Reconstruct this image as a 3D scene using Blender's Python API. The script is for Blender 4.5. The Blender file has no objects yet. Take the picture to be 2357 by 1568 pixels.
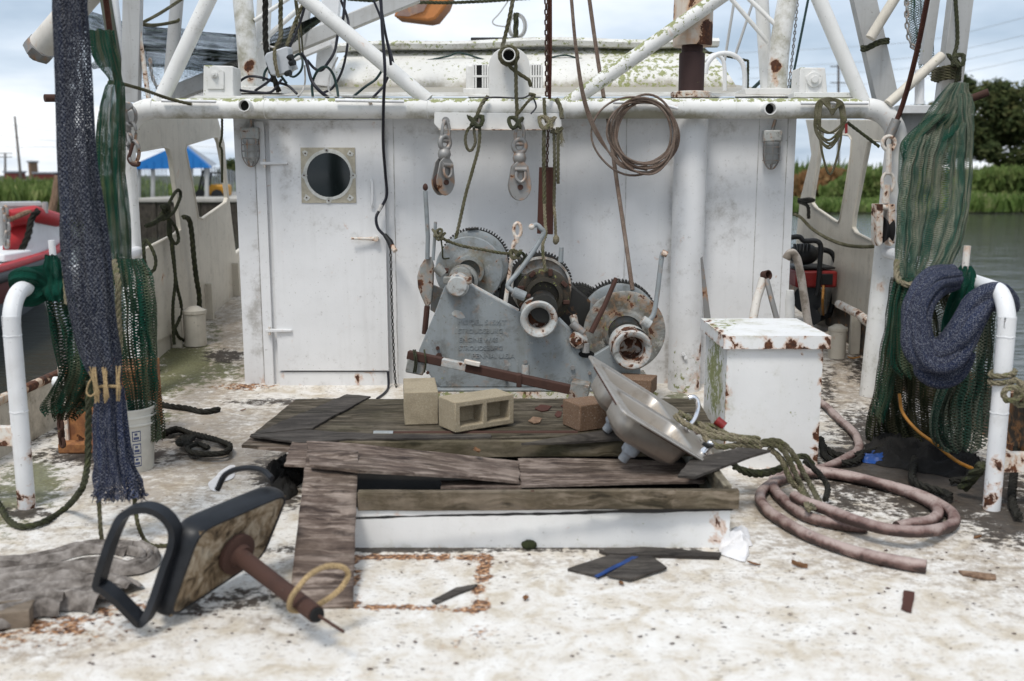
# Aft deck of a worn shrimp boat: deckhouse, trawl winch, hatch, nets, junk.  Units: metres, deck z = 0, +Y forward.
import bpy, bmesh, math, random
from mathutils import Vector, Matrix
from mathutils import noise as pnoise
from mathutils.geometry import tessellate_polygon
R = math.radians
random.seed(7)
SC = bpy.context.scene
COL = SC.collection
# ------------------------------------------------------------------ camera, sky, sun, exposure
PITCH, CAMH = R(9.51), 1.7
cam = bpy.data.cameras.new('camera'); cam.lens = 35; cam.sensor_width = 36; cam.clip_end = 3000; cam.clip_start = 0.05
cam.dof.use_dof = True; cam.dof.focus_distance = 7.0; cam.dof.aperture_fstop = 1.7
camo = bpy.data.objects.new('camera', cam); COL.objects.link(camo)
camo.location = (0, 0, CAMH); camo.rotation_euler = (math.pi/2 - PITCH, 0, 0); SC.camera = camo
W = bpy.data.worlds.new('World'); SC.world = W; W.use_nodes = True
wn, wl = W.node_tree.nodes, W.node_tree.links; wn.clear()
SUN_EL, SUN_ROT = 60, 205
sky = wn.new('ShaderNodeTexSky'); sky.sky_type = 'NISHITA'; sky.sun_disc = False
sky.sun_elevation = R(SUN_EL); sky.sun_rotation = R(SUN_ROT); sky.dust_density = 2.0; sky.ozone_density = 1.5
bg1 = wn.new('ShaderNodeBackground'); bg1.inputs[1].default_value = 0.10; wl.new(sky.outputs[0], bg1.inputs[0])
tc = wn.new('ShaderNodeTexCoord'); sep = wn.new('ShaderNodeSeparateXYZ'); wl.new(tc.outputs['Generated'], sep.inputs[0])
def wmath(op, a, b):
    m = wn.new('ShaderNodeMath'); m.operation = op
    for i, q in enumerate((a, b)):
        if isinstance(q, (int, float)): m.inputs[i].default_value = q
        else: wl.new(q, m.inputs[i])
    return m.outputs[0]
zz = wmath('ADD', wmath('MAXIMUM', sep.outputs[2], 0.0), 0.16)
cmb = wn.new('ShaderNodeCombineXYZ')
wl.new(wmath('DIVIDE', sep.outputs[0], zz), cmb.inputs[0]); wl.new(wmath('DIVIDE', sep.outputs[1], zz), cmb.inputs[1])
nz = wn.new('ShaderNodeTexNoise'); nz.inputs['Scale'].default_value = 0.55; nz.inputs['Detail'].default_value = 7; nz.inputs['Roughness'].default_value = 0.52
wl.new(cmb.outputs[0], nz.inputs['Vector'])
cr_ = wn.new('ShaderNodeValToRGB'); e = cr_.color_ramp.elements
e[0].position = 0.36; e[0].color = (0.30, 0.39, 0.50, 1); e[1].position = 0.62; e[1].color = (0.92, 0.94, 0.97, 1)
q = e.new(0.48); q.color = (0.54, 0.62, 0.72, 1)
wl.new(nz.outputs[0], cr_.inputs[0])
bg2 = wn.new('ShaderNodeBackground'); bg2.inputs[1].default_value = 1.0; wl.new(cr_.outputs[0], bg2.inputs[0])
mxs = wn.new('ShaderNodeMixShader'); mxs.inputs[0].default_value = 0.86
wl.new(bg1.outputs[0], mxs.inputs[1]); wl.new(bg2.outputs[0], mxs.inputs[2])
wo = wn.new('ShaderNodeOutputWorld'); wl.new(mxs.outputs[0], wo.inputs[0])
sun = bpy.data.lights.new('sun', 'SUN'); sun.energy = 1.5; sun.angle = R(14); sun.color = (1, 0.96, 0.9)
suno = bpy.data.objects.new('sun', sun); COL.objects.link(suno); suno.location = (-4, -6, 12)
suno.rotation_euler = (R(90 - SUN_EL), 0, R(-25))
vs = SC.view_settings; vs.view_transform = 'Standard'; vs.look = 'None'; vs.exposure = 0.46; vs.gamma = 1; vs.use_curve_mapping = False
SC.cycles.transparent_max_bounces = 24; SC.cycles.max_bounces = 6; SC.cycles.diffuse_bounces = 3; SC.cycles.glossy_bounces = 3
SC.cycles.use_adaptive_sampling = True; SC.cycles.use_denoising = True
try: SC.cycles.denoiser = 'OPENIMAGEDENOISE'
except Exception: pass
# ------------------------------------------------------------------ measuring helpers (survey of the place in photo units)
CX, CY, FP = 1178.5, 784.0, 2291.5
cp, sp = math.cos(PITCH), math.sin(PITCH)
def ray(x, y):
    a, b = (x-CX)/FP, (CY-y)/FP
    return Vector((a, cp + b*sp, -sp + b*cp))
C0 = Vector((0, 0, CAMH))
def P(x, y, Y): d = ray(x, y); return C0 + d*(Y/d.y)
def G(x, y, z=0.0): d = ray(x, y); return C0 + d*((z-CAMH)/d.z)
def PX(x, y, X): d = ray(x, y); return C0 + d*(X/d.x)
def proj(p):
    d = p - C0; w = d.y*cp - d.z*sp
    return CX + FP*d.x/w, CY - FP*(d.y*sp + d.z*cp)/w
def ppm(Y, z=1.0): return FP/(Y*cp - (z-CAMH)*sp)      # photo units per metre
def Zc(x0, y0, s): return lambda x, y: ((x0+x/s)/1.0861, (y0+y/s)/1.0861)
def V(*a): return Vector(a)
def nz3(p, s, o=0): return pnoise.noise(Vector(p)*s + Vector((o*7.3, o*3.1, o*1.7)))
def sheer(Y): return 0.0 if Y < 7.7 else 0.115*(Y-7.7)
# ------------------------------------------------------------------ materials
class NT:
    def __init__(s, name):
        s.m = bpy.data.materials.new(name); s.m.use_nodes = True
        s.t = s.m.node_tree; s.t.nodes.clear()
        s.out = s.t.nodes.new('ShaderNodeOutputMaterial')
        s.geo = s.t.nodes.new('ShaderNodeNewGeometry')
        s.pos = s.geo.outputs['Position']
    def set(s, sock, v):
        if v is None: return
        if hasattr(v, 'is_linked') or isinstance(v, bpy.types.NodeSocket): s.t.links.new(v, sock)
        elif isinstance(v, (tuple, list)) and sock.type == 'RGBA': sock.default_value = (*v[:3], 1)
        else: sock.default_value = v
    def node(s, t, **k):
        n = s.t.nodes.new(t)
        for a, b in k.items(): setattr(n, a, b)
        return n
    def mapv(s, v, scale, rot=(0, 0, 0)):
        n = s.node('ShaderNodeMapping'); s.set(n.inputs[0], v); n.inputs[3].default_value = scale; n.inputs[2].default_value = rot; return n.outputs[0]
    def noise(s, scale, detail=4, vec=None, rough=0.55, dist=0.0):
        n = s.node('ShaderNodeTexNoise'); s.set(n.inputs['Vector'], vec if vec is not None else s.pos)
        n.inputs['Scale'].default_value = scale; n.inputs['Detail'].default_value = detail; n.inputs['Roughness'].default_value = rough; n.inputs['Distortion'].default_value = dist
        return n.outputs[0]
    def vor(s, scale, vec=None):
        n = s.node('ShaderNodeTexVoronoi'); s.set(n.inputs['Vector'], vec if vec is not None else s.pos); n.inputs['Scale'].default_value = scale; return n.outputs[0]
    def mt(s, op, a, b=0.0, c=None):
        n = s.node('ShaderNodeMath', operation=op); s.set(n.inputs[0], a); s.set(n.inputs[1], b)
        if c is not None: s.set(n.inputs[2], c)
        return n.outputs[0]
    def ss(s, x, lo, hi, a=0.0, b=1.0):
        n = s.node('ShaderNodeMapRange', interpolation_type='SMOOTHSTEP'); s.set(n.inputs[0], x)
        n.inputs[1].default_value = lo; n.inputs[2].default_value = hi; n.inputs[3].default_value = a; n.inputs[4].default_value = b
        return n.outputs[0]
    def mix(s, f, a, b, mode='MIX'):
        n = s.node('ShaderNodeMix', data_type='RGBA', blend_type=mode); s.set(n.inputs[0], f); s.set(n.inputs[6], a); s.set(n.inputs[7], b); return n.outputs[2]
    def ramp(s, x, stops):
        n = s.node('ShaderNodeValToRGB'); s.set(n.inputs[0], x); el = n.color_ramp.elements
        while len(el) < len(stops): el.new(0.5)
        for k, (p, c) in enumerate(stops): el[k].position = p; el[k].color = (*c, 1)
        return n.outputs[0]
    def attr(s, name): n = s.node('ShaderNodeAttribute', attribute_name=name); return n.outputs['Fac']
    def uv(s): return s.node('ShaderNodeTexCoord').outputs['UV']
    def bump(s, h, strength=0.3, dist=0.01):
        n = s.node('ShaderNodeBump'); n.inputs['Strength'].default_value = strength; n.inputs['Distance'].default_value = dist; s.set(n.inputs['Height'], h); return n.outputs[0]
    def bsdf(s, col, rough=0.6, metal=0.0, normal=None, spec=0.4, alpha=None, **k):
        b = s.node('ShaderNodeBsdfPrincipled'); s.set(b.inputs['Base Color'], col); s.set(b.inputs['Roughness'], rough); s.set(b.inputs['Metallic'], metal)
        b.inputs['Specular IOR Level'].default_value = spec
        if normal is not None: s.set(b.inputs['Normal'], normal)
        if alpha is not None: s.set(b.inputs['Alpha'], alpha)
        for a, v in k.items(): s.set(b.inputs[a.replace('_', ' ')], v)
        s.t.links.new(b.outputs[0], s.out.inputs[0]); return s.m
RUST_D, RUST_M, RUST_O = (0.022, 0.012, 0.009), (0.085, 0.032, 0.016), (0.42, 0.15, 0.04)
MOSS = [(0.0, (0.10, 0.12, 0.03)), (0.5, (0.23, 0.25, 0.08)), (1.0, (0.40, 0.40, 0.20))]
def weathered(name, base, dirt=(0.38, 0.34, 0.27), dirt_amt=0.5, speck=0.5, streak=0.4, rust=-0.35, moss=-0.6, up_moss=0.0, rough=0.55, rscale=9.0, metal=0.0, bump=0.25, halo_k=0.6, patch=0.0):
    n = NT(name)
    big = n.noise(1.7, 5); mid = n.noise(7, 6, rough=0.6); fine = n.noise(75, 3); rn = n.noise(rscale, 8, rough=0.62, dist=0.4)
    st = n.noise(1.0, 5, n.mapv(n.pos, (16, 16, 0.9)), 0.6)
    c = n.mix(n.ss(big, 0.35, 0.7), base, tuple(b*0.90 for b in base))
    g = n.mt('ADD', n.mt('MULTIPLY', n.ss(mid, 0.46, 0.78), dirt_amt), n.mt('MULTIPLY', n.ss(st, 0.5, 0.8), streak))
    ga = n.attr('grime_shade')
    gg = n.mt('ADD', ga, n.mt('MULTIPLY', n.mt('SUBTRACT', n.noise(6, 9, rough=0.72), 0.5), 2.6))
    g = n.mt('ADD', n.mt('MULTIPLY', g, 0.5), n.mt('MULTIPLY', n.ss(gg, 0.15, 1.0), 0.9))
    c = n.mix(n.mt('MINIMUM', g, 0.95), c, dirt)
    if patch:
        c = n.mix(n.ss(n.noise(4.2, 9, rough=0.72, dist=0.6), 0.50, 0.66, 0, patch), c, (0.055, 0.047, 0.034))
        c = n.mix(n.ss(n.noise(11, 9, rough=0.75), 0.60, 0.625, 0, patch*0.9), c, (0.42, 0.41, 0.37))
        c = n.mix(n.ss(n.noise(26, 6, rough=0.75), 0.56, 0.68, 0, patch*0.7), c, (0.10, 0.085, 0.06))
    spn = n.noise(48, 3, rough=0.6)
    c = n.mix(n.mt('MULTIPLY', n.ss(spn, 0.66, 0.72), speck), c, (0.12, 0.10, 0.08))
    m = n.mt('ADD', n.mt('ADD', n.attr('rust'), rust), n.mt('MULTIPLY', n.mt('SUBTRACT', rn, 0.5), 2.6))
    halo = n.ss(m, -0.26, 0.16); core = n.ss(m, 0.10, 0.16)
    c = n.mix(n.mt('MULTIPLY', halo, halo_k), c, n.mix(fine, RUST_O, (0.55, 0.30, 0.12)))
    rc = n.ramp(n.noise(28, 5, rough=0.65), [(0.3, RUST_D), (0.52, RUST_M), (0.75, (0.2, 0.075, 0.025))])
    c = n.mix(core, c, rc)
    upz = n.node('ShaderNodeSeparateXYZ'); n.set(upz.inputs[0], n.geo.outputs['Normal'])
    mo = n.mt('ADD', n.mt('ADD', n.attr('moss'), moss), n.mt('MULTIPLY', n.ss(upz.outputs[2], 0.1, 0.9), up_moss))
    mo = n.mt('ADD', mo, n.mt('MULTIPLY', n.mt('SUBTRACT', n.noise(20, 6, rough=0.68), 0.5), 3.2))
    mm = n.ss(mo, 0.0, 0.12)
    c = n.mix(n.mt('MULTIPLY', mm, 0.9), c, n.ramp(n.noise(60, 3), MOSS))
    h = n.mt('ADD', n.mt('ADD', n.mt('MULTIPLY', fine, 0.25), n.mt('MULTIPLY', core, -0.8)), n.mt('ADD', n.mt('MULTIPLY', mm, 1.2), n.mt('ADD', n.mt('MULTIPLY', mid, 0.3), n.mt('MULTIPLY', n.noise(2.4, 2), 3.0))))
    ro = n.mt('ADD', rough, n.mt('MULTIPLY', n.mt('MAXIMUM', core, mm), 0.3))
    return n.bsdf(c, ro, metal, n.bump(h, bump, 0.01))
M = {}
WHITE = (0.77, 0.77, 0.77)
M['white'] = weathered('white_paint', WHITE, dirt=(0.36, 0.34, 0.31), dirt_amt=0.16, speck=0.3, streak=0.22, rust=-0.62)
M['pipe'] = weathered('white_pipe_paint', (0.76, 0.755, 0.73), dirt=(0.30, 0.28, 0.20), dirt_amt=0.25, speck=0.5, streak=0.15, rust=-0.6, moss=-0.72, up_moss=0.42)
M['rail'] = weathered('rail_paint', (0.77, 0.775, 0.78), dirt=(0.34, 0.31, 0.27), dirt_amt=0.35, speck=0.5, streak=0.35, rust=-0.62, rscale=20)
M['roofm'] = weathered('mossy_roof', (0.72, 0.71, 0.67), dirt=(0.33, 0.30, 0.24), dirt_amt=0.45, speck=0.8, streak=0.3, moss=-0.52, rust=-0.9)
M['cream'] = weathered('cream_bulwark', (0.64, 0.59, 0.50), dirt=(0.25, 0.22, 0.17), dirt_amt=0.55, speck=0.5, streak=0.6, rust=-0.55, moss=-0.6)
M['locker'] = weathered('locker_paint', (0.80, 0.80, 0.79), dirt=(0.42, 0.40, 0.28), dirt_amt=0.12, speck=0.25, streak=0.15, rust=-0.66, rscale=14)
M['grey'] = weathered('grey_winch_paint', (0.265, 0.29, 0.30), dirt=(0.13, 0.12, 0.085), dirt_amt=0.8, speck=0.7, streak=0.6, rust=-0.42, moss=-0.60, rough=0.45, halo_k=0.22, rscale=14, patch=0.5)
M['grey_worn'] = weathered('worn_grey_paint', (0.27, 0.275, 0.26), dirt=(0.085, 0.068, 0.042), dirt_amt=1.0, speck=0.7, streak=0.5, rust=-0.2, moss=-0.45, halo_k=0.3, rscale=13, patch=0.9)
M['grey_pale'] = weathered('pale_cast_paint', (0.46, 0.475, 0.465), dirt=(0.2, 0.15, 0.1), dirt_amt=0.8, speck=0.7, streak=0.4, rust=-0.24, moss=-0.62, halo_k=0.35, rscale=18, patch=0.8)
M['alu'] = weathered('dull_aluminium', (0.45, 0.45, 0.44), dirt=(0.22, 0.20, 0.17), dirt_amt=0.5, speck=0.4, streak=0.7, rust=-0.8, rough=0.5, metal=0.15)
M['galv'] = weathered('galvanised', (0.30, 0.295, 0.285), dirt=(0.15, 0.12, 0.095), dirt_amt=0.8, speck=0.6, streak=0.2, rust=-0.25, rough=0.5, metal=0.4)
M['rust'] = weathered('rusted_steel', (0.065, 0.030, 0.021), dirt=(0.022, 0.013, 0.011), dirt_amt=1.0, speck=0.3, streak=0.4, rust=-0.8, rough=0.85)
M['rustplate'] = weathered('red_brown_plate', (0.075, 0.026, 0.017), dirt=(0.03, 0.014, 0.01), dirt_amt=0.8, speck=0.2, streak=0.5, rust=-0.6, rough=0.75)
M['rustbox'] = weathered('orange_rust', (0.24, 0.10, 0.045), dirt=(0.06, 0.03, 0.02), dirt_amt=1.0, speck=0.5, streak=0.6, rust=-0.1, rough=0.85)
M['rustwhite'] = weathered('flaking_paint', (0.70, 0.66, 0.60), dirt_amt=0.5, rust=-0.08, rscale=16)
M['peel'] = weathered('peeling_muffler', (0.62, 0.55, 0.47), dirt=(0.42, 0.22, 0.12), dirt_amt=0.7, speck=0.3, streak=0.9, rust=-0.22, rscale=5)
M['darkrust'] = weathered('dark_exhaust', (0.045, 0.022, 0.02), dirt=(0.02, 0.011, 0.01), dirt_amt=0.8, speck=0.2, streak=0.2, rust=-0.9, rough=0.75)
M['gear'] = weathered('greasy_gear', (0.022, 0.021, 0.019), dirt=(0.05, 0.05, 0.035), dirt_amt=0.7, speck=0.2, streak=0.2, rust=-0.5, rough=0.5)
M['hull'] = weathered('dark_hull', (0.12, 0.12, 0.12), rust=-0.4)
M['rubwhite'] = weathered('boat_white', (0.74, 0.74, 0.74), dirt_amt=0.2, rust=-0.9)
M['redpaint'] = weathered('red_paint', (0.46, 0.026, 0.030), dirt=(0.12, 0.03, 0.03), dirt_amt=0.4, rust=-0.9, speck=0.2)
M['maroon'] = weathered('maroon_antifoul', (0.16, 0.03, 0.025), dirt=(0.06, 0.03, 0.03), dirt_amt=0.6, rust=-0.8)
M['orange'] = weathered('orange_fibreglass', (0.50, 0.19, 0.055), dirt=(0.20, 0.13, 0.07), dirt_amt=0.6, rust=-0.6)
def plain(name, col, rough=0.6, metal=0.0, var=0.25, scale=30, bump=0.15, spec=0.4):
    n = NT(name); f = n.noise(scale, 5, rough=0.6)
    c = n.mix(n.ss(f, 0.3, 0.75), col, tuple(min(1, v*(1-var)) for v in col))
    c = n.mix(n.ss(n.noise(scale*0.2, 4), 0.5, 0.75), c, tuple(min(1, v*(1+var*0.7)) for v in col))
    return n.bsdf(c, rough, metal, n.bump(f, bump, 0.004), spec)
M['black'] = plain('black_rubber', (0.011, 0.012, 0.013), 0.5)
M['seat'] = plain('dusty_black_vinyl', (0.013, 0.0145, 0.018), 0.42, var=0.5, scale=14, spec=0.32)
M['hole'] = plain('dark_hollow', (0.010, 0.010, 0.010), 0.9)
M['glassy'] = plain('porthole_black_glass', (0.006, 0.010, 0.009), 0.08, var=0.2, scale=2, bump=0.0, spec=0.6)
M['beige'] = plain('beige_gasket', (0.46, 0.42, 0.33), 0.8)
M['gasket'] = plain('pale_sealant', (0.62, 0.62, 0.58), 0.7)
M['plastic'] = plain('grey_plastic_box', (0.46, 0.48, 0.50), 0.45, var=0.1)
M['whiteplastic'] = plain('white_plastic', (0.72, 0.71, 0.68), 0.4, var=0.12)
M['bucket'] = plain('grubby_white_bucket', (0.60, 0.58, 0.52), 0.45, var=0.22, scale=9)
M['print'] = plain('blue_print', (0.07, 0.09, 0.18), 0.5)
M['chrome'] = plain('chrome', (0.75, 0.75, 0.77), 0.12, 1.0, var=0.1)
M['drain'] = plain('grey_drain', (0.36, 0.38, 0.40), 0.5)
M['hoseM'] = None
M['redplastic'] = plain('red_plastic', (0.24, 0.02, 0.018), 0.4)
M['blue'] = plain('blue_tarp', (0.012, 0.055, 0.22), 0.5, var=0.6, scale=18)
M['blueroof'] = plain('blue_metal_roof', (0.012, 0.16, 0.47), 0.4, var=0.1, scale=2)
M['shedwall'] = plain('grey_corrugated', (0.27, 0.29, 0.32), 0.6, var=0.2, scale=1.5)
M['concrete'] = plain('pale_quay', (0.42, 0.40, 0.36), 0.9, var=0.3, scale=1)
M['yellow'] = plain('yellow_machine', (0.55, 0.26, 0.02), 0.5)
M['cordw'] = plain('white_cord', (0.6, 0.58, 0.55), 0.6)
M['cord'] = plain('black_cord', (0.016, 0.016, 0.024), 0.45)
M['cordg'] = plain('green_black_cord', (0.010, 0.035, 0.032), 0.5)
M['cordo'] = plain('orange_cord', (0.40, 0.17, 0.02), 0.5)
M['paper'] = plain('white_plastic_bag', (0.74, 0.73, 0.73), 0.5, var=0.12)
M['mossball'] = plain('moss', (0.028, 0.035, 0.012), 0.95, var=0.6, scale=60)
M['leaf'] = plain('dry_leaf', (0.20, 0.10, 0.045), 0.8, var=0.4)
M['soot'] = plain('black_char', (0.010, 0.009, 0.008), 0.9, var=0.6, scale=18)
M['bark'] = plain('bark', (0.075, 0.058, 0.045), 0.9, var=0.5, scale=4)
def wood(name, c1, c2, dark, axis='x', algae=0.3, rough=0.85, sc=1.0):
    n = NT(name)
    s_ = {'x': (3.4, 30, 30), 'y': (30, 3.4, 30), 'z': (30, 30, 3.4)}[axis]
    wp = n.node('ShaderNodeVectorMath', operation='ADD'); wt = n.node('ShaderNodeTexNoise'); n.set(wt.inputs[0], n.pos); wt.inputs['Scale'].default_value = 4.0*sc; wt.inputs['Detail'].default_value = 4
    ws = n.node('ShaderNodeVectorMath', operation='SCALE'); n.set(ws.inputs[0], wt.outputs[1]); ws.inputs[3].default_value = 0.10/sc
    n.set(wp.inputs[0], n.pos); n.set(wp.inputs[1], ws.outputs[0]); v = n.mapv(wp.outputs[0], tuple(q*sc for q in s_))
    g1 = n.noise(1.0, 6, v, 0.62, 0.6); g2 = n.noise(0.35, 4, v, 0.5, 1.5)
    c = n.ramp(g1, [(0.36, dark), (0.48, c1), (0.62, c2)])
    c = n.mix(n.ss(n.noise(5.5, 6, rough=0.7), 0.42, 0.62, 0.0, 0.65), c, c1)
    c = n.mix(n.ss(n.noise(2.3, 6, rough=0.7), 0.5, 0.66, 0.0, 0.55), c, c2)
    c = n.mix(n.ss(g2, 0.45, 0.7), c, n.mix(0.5, c, dark))
    gm = n.mt('ADD', n.attr('moss'), n.mt('MULTIPLY', n.ss(n.noise(3.2, 5), 0.5, 0.75), algae))
    c = n.mix(n.mt('MINIMUM', gm, 0.8), c, n.ramp(g1, [(0.3, (0.02, 0.022, 0.008)), (0.7, (0.11, 0.11, 0.045))]))
    c = n.mix(n.ss(n.noise(14, 5), 0.62, 0.78, 0, 0.5), c, dark)
    return n.bsdf(c, rough, 0, n.bump(n.mt('ADD', g1, n.mt('MULTIPLY', n.noise(90, 3), 0.2)), 0.55, 0.006), 0.25)
M['ply'] = wood('weathered_ply', (0.115, 0.083, 0.066), (0.31, 0.25, 0.21), (0.028, 0.019, 0.016), 'x', 0.10)
M['plyg'] = wood('algae_ply', (0.058, 0.046, 0.031), (0.155, 0.130, 0.100), (0.016, 0.013, 0.009), 'x', 0.22)
M['plyd'] = wood('dark_ply', (0.055, 0.048, 0.042), (0.105, 0.092, 0.08), (0.018, 0.015, 0.013), 'x', 0.1)
M['beam'] = wood('timber_beam', (0.115, 0.088, 0.060), (0.25, 0.20, 0.155), (0.034, 0.026, 0.017), 'x', 0.18)
M['beamy'] = wood('timber_end', (0.16, 0.135, 0.10), (0.3, 0.26, 0.2), (0.05, 0.04, 0.03), 'y', 0.3)
M['piling'] = wood('piling', (0.045, 0.038, 0.03), (0.09, 0.078, 0.062), (0.014, 0.012, 0.01), 'z', 0.2)
M['pole'] = wood('pole_wood', (0.12, 0.10, 0.09), (0.2, 0.18, 0.16), (0.06, 0.05, 0.045), 'z', 0.0, sc=0.3)
M['stake'] = wood('stake', (0.22, 0.14, 0.09), (0.32, 0.22, 0.15), (0.10, 0.06, 0.04), 'z', 0.0)
def rope(name, c1, c2, freq=75.0, moss=0.3, rough=0.9):
    n = NT(name); sx = n.node('ShaderNodeSeparateXYZ'); n.set(sx.inputs[0], n.uv())
    ph = n.mt('ADD', n.mt('MULTIPLY', sx.outputs[1], freq), n.mt('MULTIPLY', sx.outputs[0], 2.0))
    w = n.mt('ABSOLUTE', n.mt('SINE', n.mt('MULTIPLY', ph, math.pi)))
    c = n.mix(n.ss(n.noise(160, 3, rough=0.7), 0.35, 0.62), tuple(v*0.55 for v in c1), tuple(min(1, v*1.25) for v in c1))
    c = n.mix(n.ss(n.noise(9, 5), 0.4, 0.7), c, n.mix(n.ss(n.noise(190, 3, rough=0.7), 0.35, 0.62), tuple(v*0.5 for v in c2), tuple(min(1, v*1.2) for v in c2)))
    c = n.mix(n.mt('MULTIPLY', n.ss(n.noise(45, 4), 0.5, 0.7), moss), c, (0.10, 0.12, 0.03))
    return n.bsdf(c, rough, 0, n.bump(n.mt('ADD', w, n.mt('MULTIPLY', n.noise(300, 2), 0.6)), 0.45, 0.005), 0.2)
M['rope'] = rope('mossy_rope', (0.085, 0.078, 0.045), (0.17, 0.155, 0.11))
M['ropep'] = rope('pale_rope', (0.22, 0.19, 0.13), (0.12, 0.115, 0.065), moss=0.5)
M['ropeg'] = rope('green_rope', (0.055, 0.057, 0.034), (0.032, 0.035, 0.022))
M['roped'] = rope('black_rope', (0.019, 0.018, 0.015), (0.032, 0.030, 0.025), moss=0.05)
M['wire'] = rope('brown_wire_rope', (0.15, 0.105, 0.08), (0.24, 0.19, 0.155), freq=120, moss=0.0, rough=0.6)
M['wirer'] = rope('rusty_wire_rope', (0.075, 0.03, 0.022), (0.10, 0.045, 0.03), freq=70, moss=0.0)
M['twine'] = rope('straw_twine', (0.42, 0.30, 0.16), (0.30, 0.22, 0.12), freq=120, moss=0.0)
def net(name, c1, c2, cell, thr, dense=0.0, sq=1.0, fleck=None):
    n = NT(name); sx = n.node('ShaderNodeSeparateXYZ'); n.set(sx.inputs[0], n.uv())
    wob = n.mt('MULTIPLY', n.mt('SUBTRACT', n.noise(16, 3, n.uv()), 0.5), cell*1.2)
    u = n.mt('ADD', sx.outputs[0], wob); v = n.mt('MULTIPLY', sx.outputs[1], sq)
    a = n.mt('ABSOLUTE', n.mt('SINE', n.mt('MULTIPLY', n.mt('ADD', u, v), math.pi/cell)))
    b = n.mt('ABSOLUTE', n.mt('SINE', n.mt('MULTIPLY', n.mt('SUBTRACT', u, v), math.pi/cell)))
    mn = n.mt('MINIMUM', a, b)
    t = n.mt('SUBTRACT', n.mt('ADD', thr, n.mt('MULTIPLY', n.mt('SUBTRACT', n.noise(4.5, 4), 0.5), 1.3 if thr < 0.9 else 0.1)), n.mt('MULTIPLY', n.attr('hole'), 0.62))
    al = n.mt('GREATER_THAN', n.mt('ADD', t, n.mt('MULTIPLY', n.mt('SUBTRACT', n.noise(30, 4), 0.5), 0.5)), mn)
    pat = n.noise(5, 5); stripe = n.noise(1.0, 5, n.mapv(n.uv(), (38, 1.6, 1)), 0.65)
    c = n.mix(n.ss(stripe, 0.40, 0.60), c1, c2)
    c = n.mix(n.ss(pat, 0.45, 0.7, 0, 0.55), c, tuple(q*0.45 for q in c1))
    c = n.mix(n.ss(mn, 0.12, max(thr, 0.3), 0.0, 0.75), c, tuple(q*0.22 for q in c1))
    if fleck: c = n.mix(n.ss(n.mt('ADD', n.noise(150, 3, rough=0.75), n.mt('MULTIPLY', mn, -0.10)), 0.46, 0.58, 0, 0.62), c, fleck)
    h = n.mt('SUBTRACT', 1.0, mn)
    m = n.bsdf(c, 0.9, 0, n.bump(h, 0.7, 0.006), 0.15, al)
    return m
M['netg'] = net('green_trawl_net', (0.010, 0.078, 0.050), (0.110, 0.122, 0.074), 0.0170, 0.70)
M['netp'] = net('pale_green_net', (0.036, 0.092, 0.064), (0.22, 0.225, 0.165), 0.0180, 0.66)
M['netf'] = net('far_net', (0.028, 0.060, 0.046), (0.090, 0.096, 0.076), 0.034, 0.74)
M['netd'] = net('dark_olive_net', (0.020, 0.032, 0.014), (0.085, 0.080, 0.045), 0.0165, 0.68)
M['nett'] = net('teal_net', (0.006, 0.085, 0.056), (0.010, 0.055, 0.035), 0.012, 0.9)
M['netb'] = net('blue_chafing_net', (0.028, 0.034, 0.058), (0.036, 0.037, 0.048), 0.022, 0.95, fleck=(0.25, 0.26, 0.285))
M['netb2'] = net('bright_blue_net', (0.030, 0.042, 0.092), (0.040, 0.044, 0.068), 0.016, 0.95, fleck=(0.27, 0.28, 0.32))
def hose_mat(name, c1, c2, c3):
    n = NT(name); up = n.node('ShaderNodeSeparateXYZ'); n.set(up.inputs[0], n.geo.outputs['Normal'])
    k = n.mt('ADD', n.ss(up.outputs[2], -0.3, 0.9, 0.1, 0.55), n.mt('ADD', n.mt('MULTIPLY', n.mt('SUBTRACT', n.noise(5, 7, rough=0.7), 0.5), 2.0), 0.32))  # tone follows the normal: paler on top, darker underneath
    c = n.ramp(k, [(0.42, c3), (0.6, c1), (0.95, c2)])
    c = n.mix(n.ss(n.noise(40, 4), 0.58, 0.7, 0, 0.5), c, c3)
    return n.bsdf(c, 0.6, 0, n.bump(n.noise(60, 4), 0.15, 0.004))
M['hoseM'] = hose_mat('pale_topped_pink_hose', (0.165, 0.098, 0.085), (0.40, 0.315, 0.285), (0.050, 0.030, 0.026))
M['hosew'] = hose_mat('grey_hose', (0.36, 0.32, 0.28), (0.45, 0.41, 0.37), (0.18, 0.15, 0.12))
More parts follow.
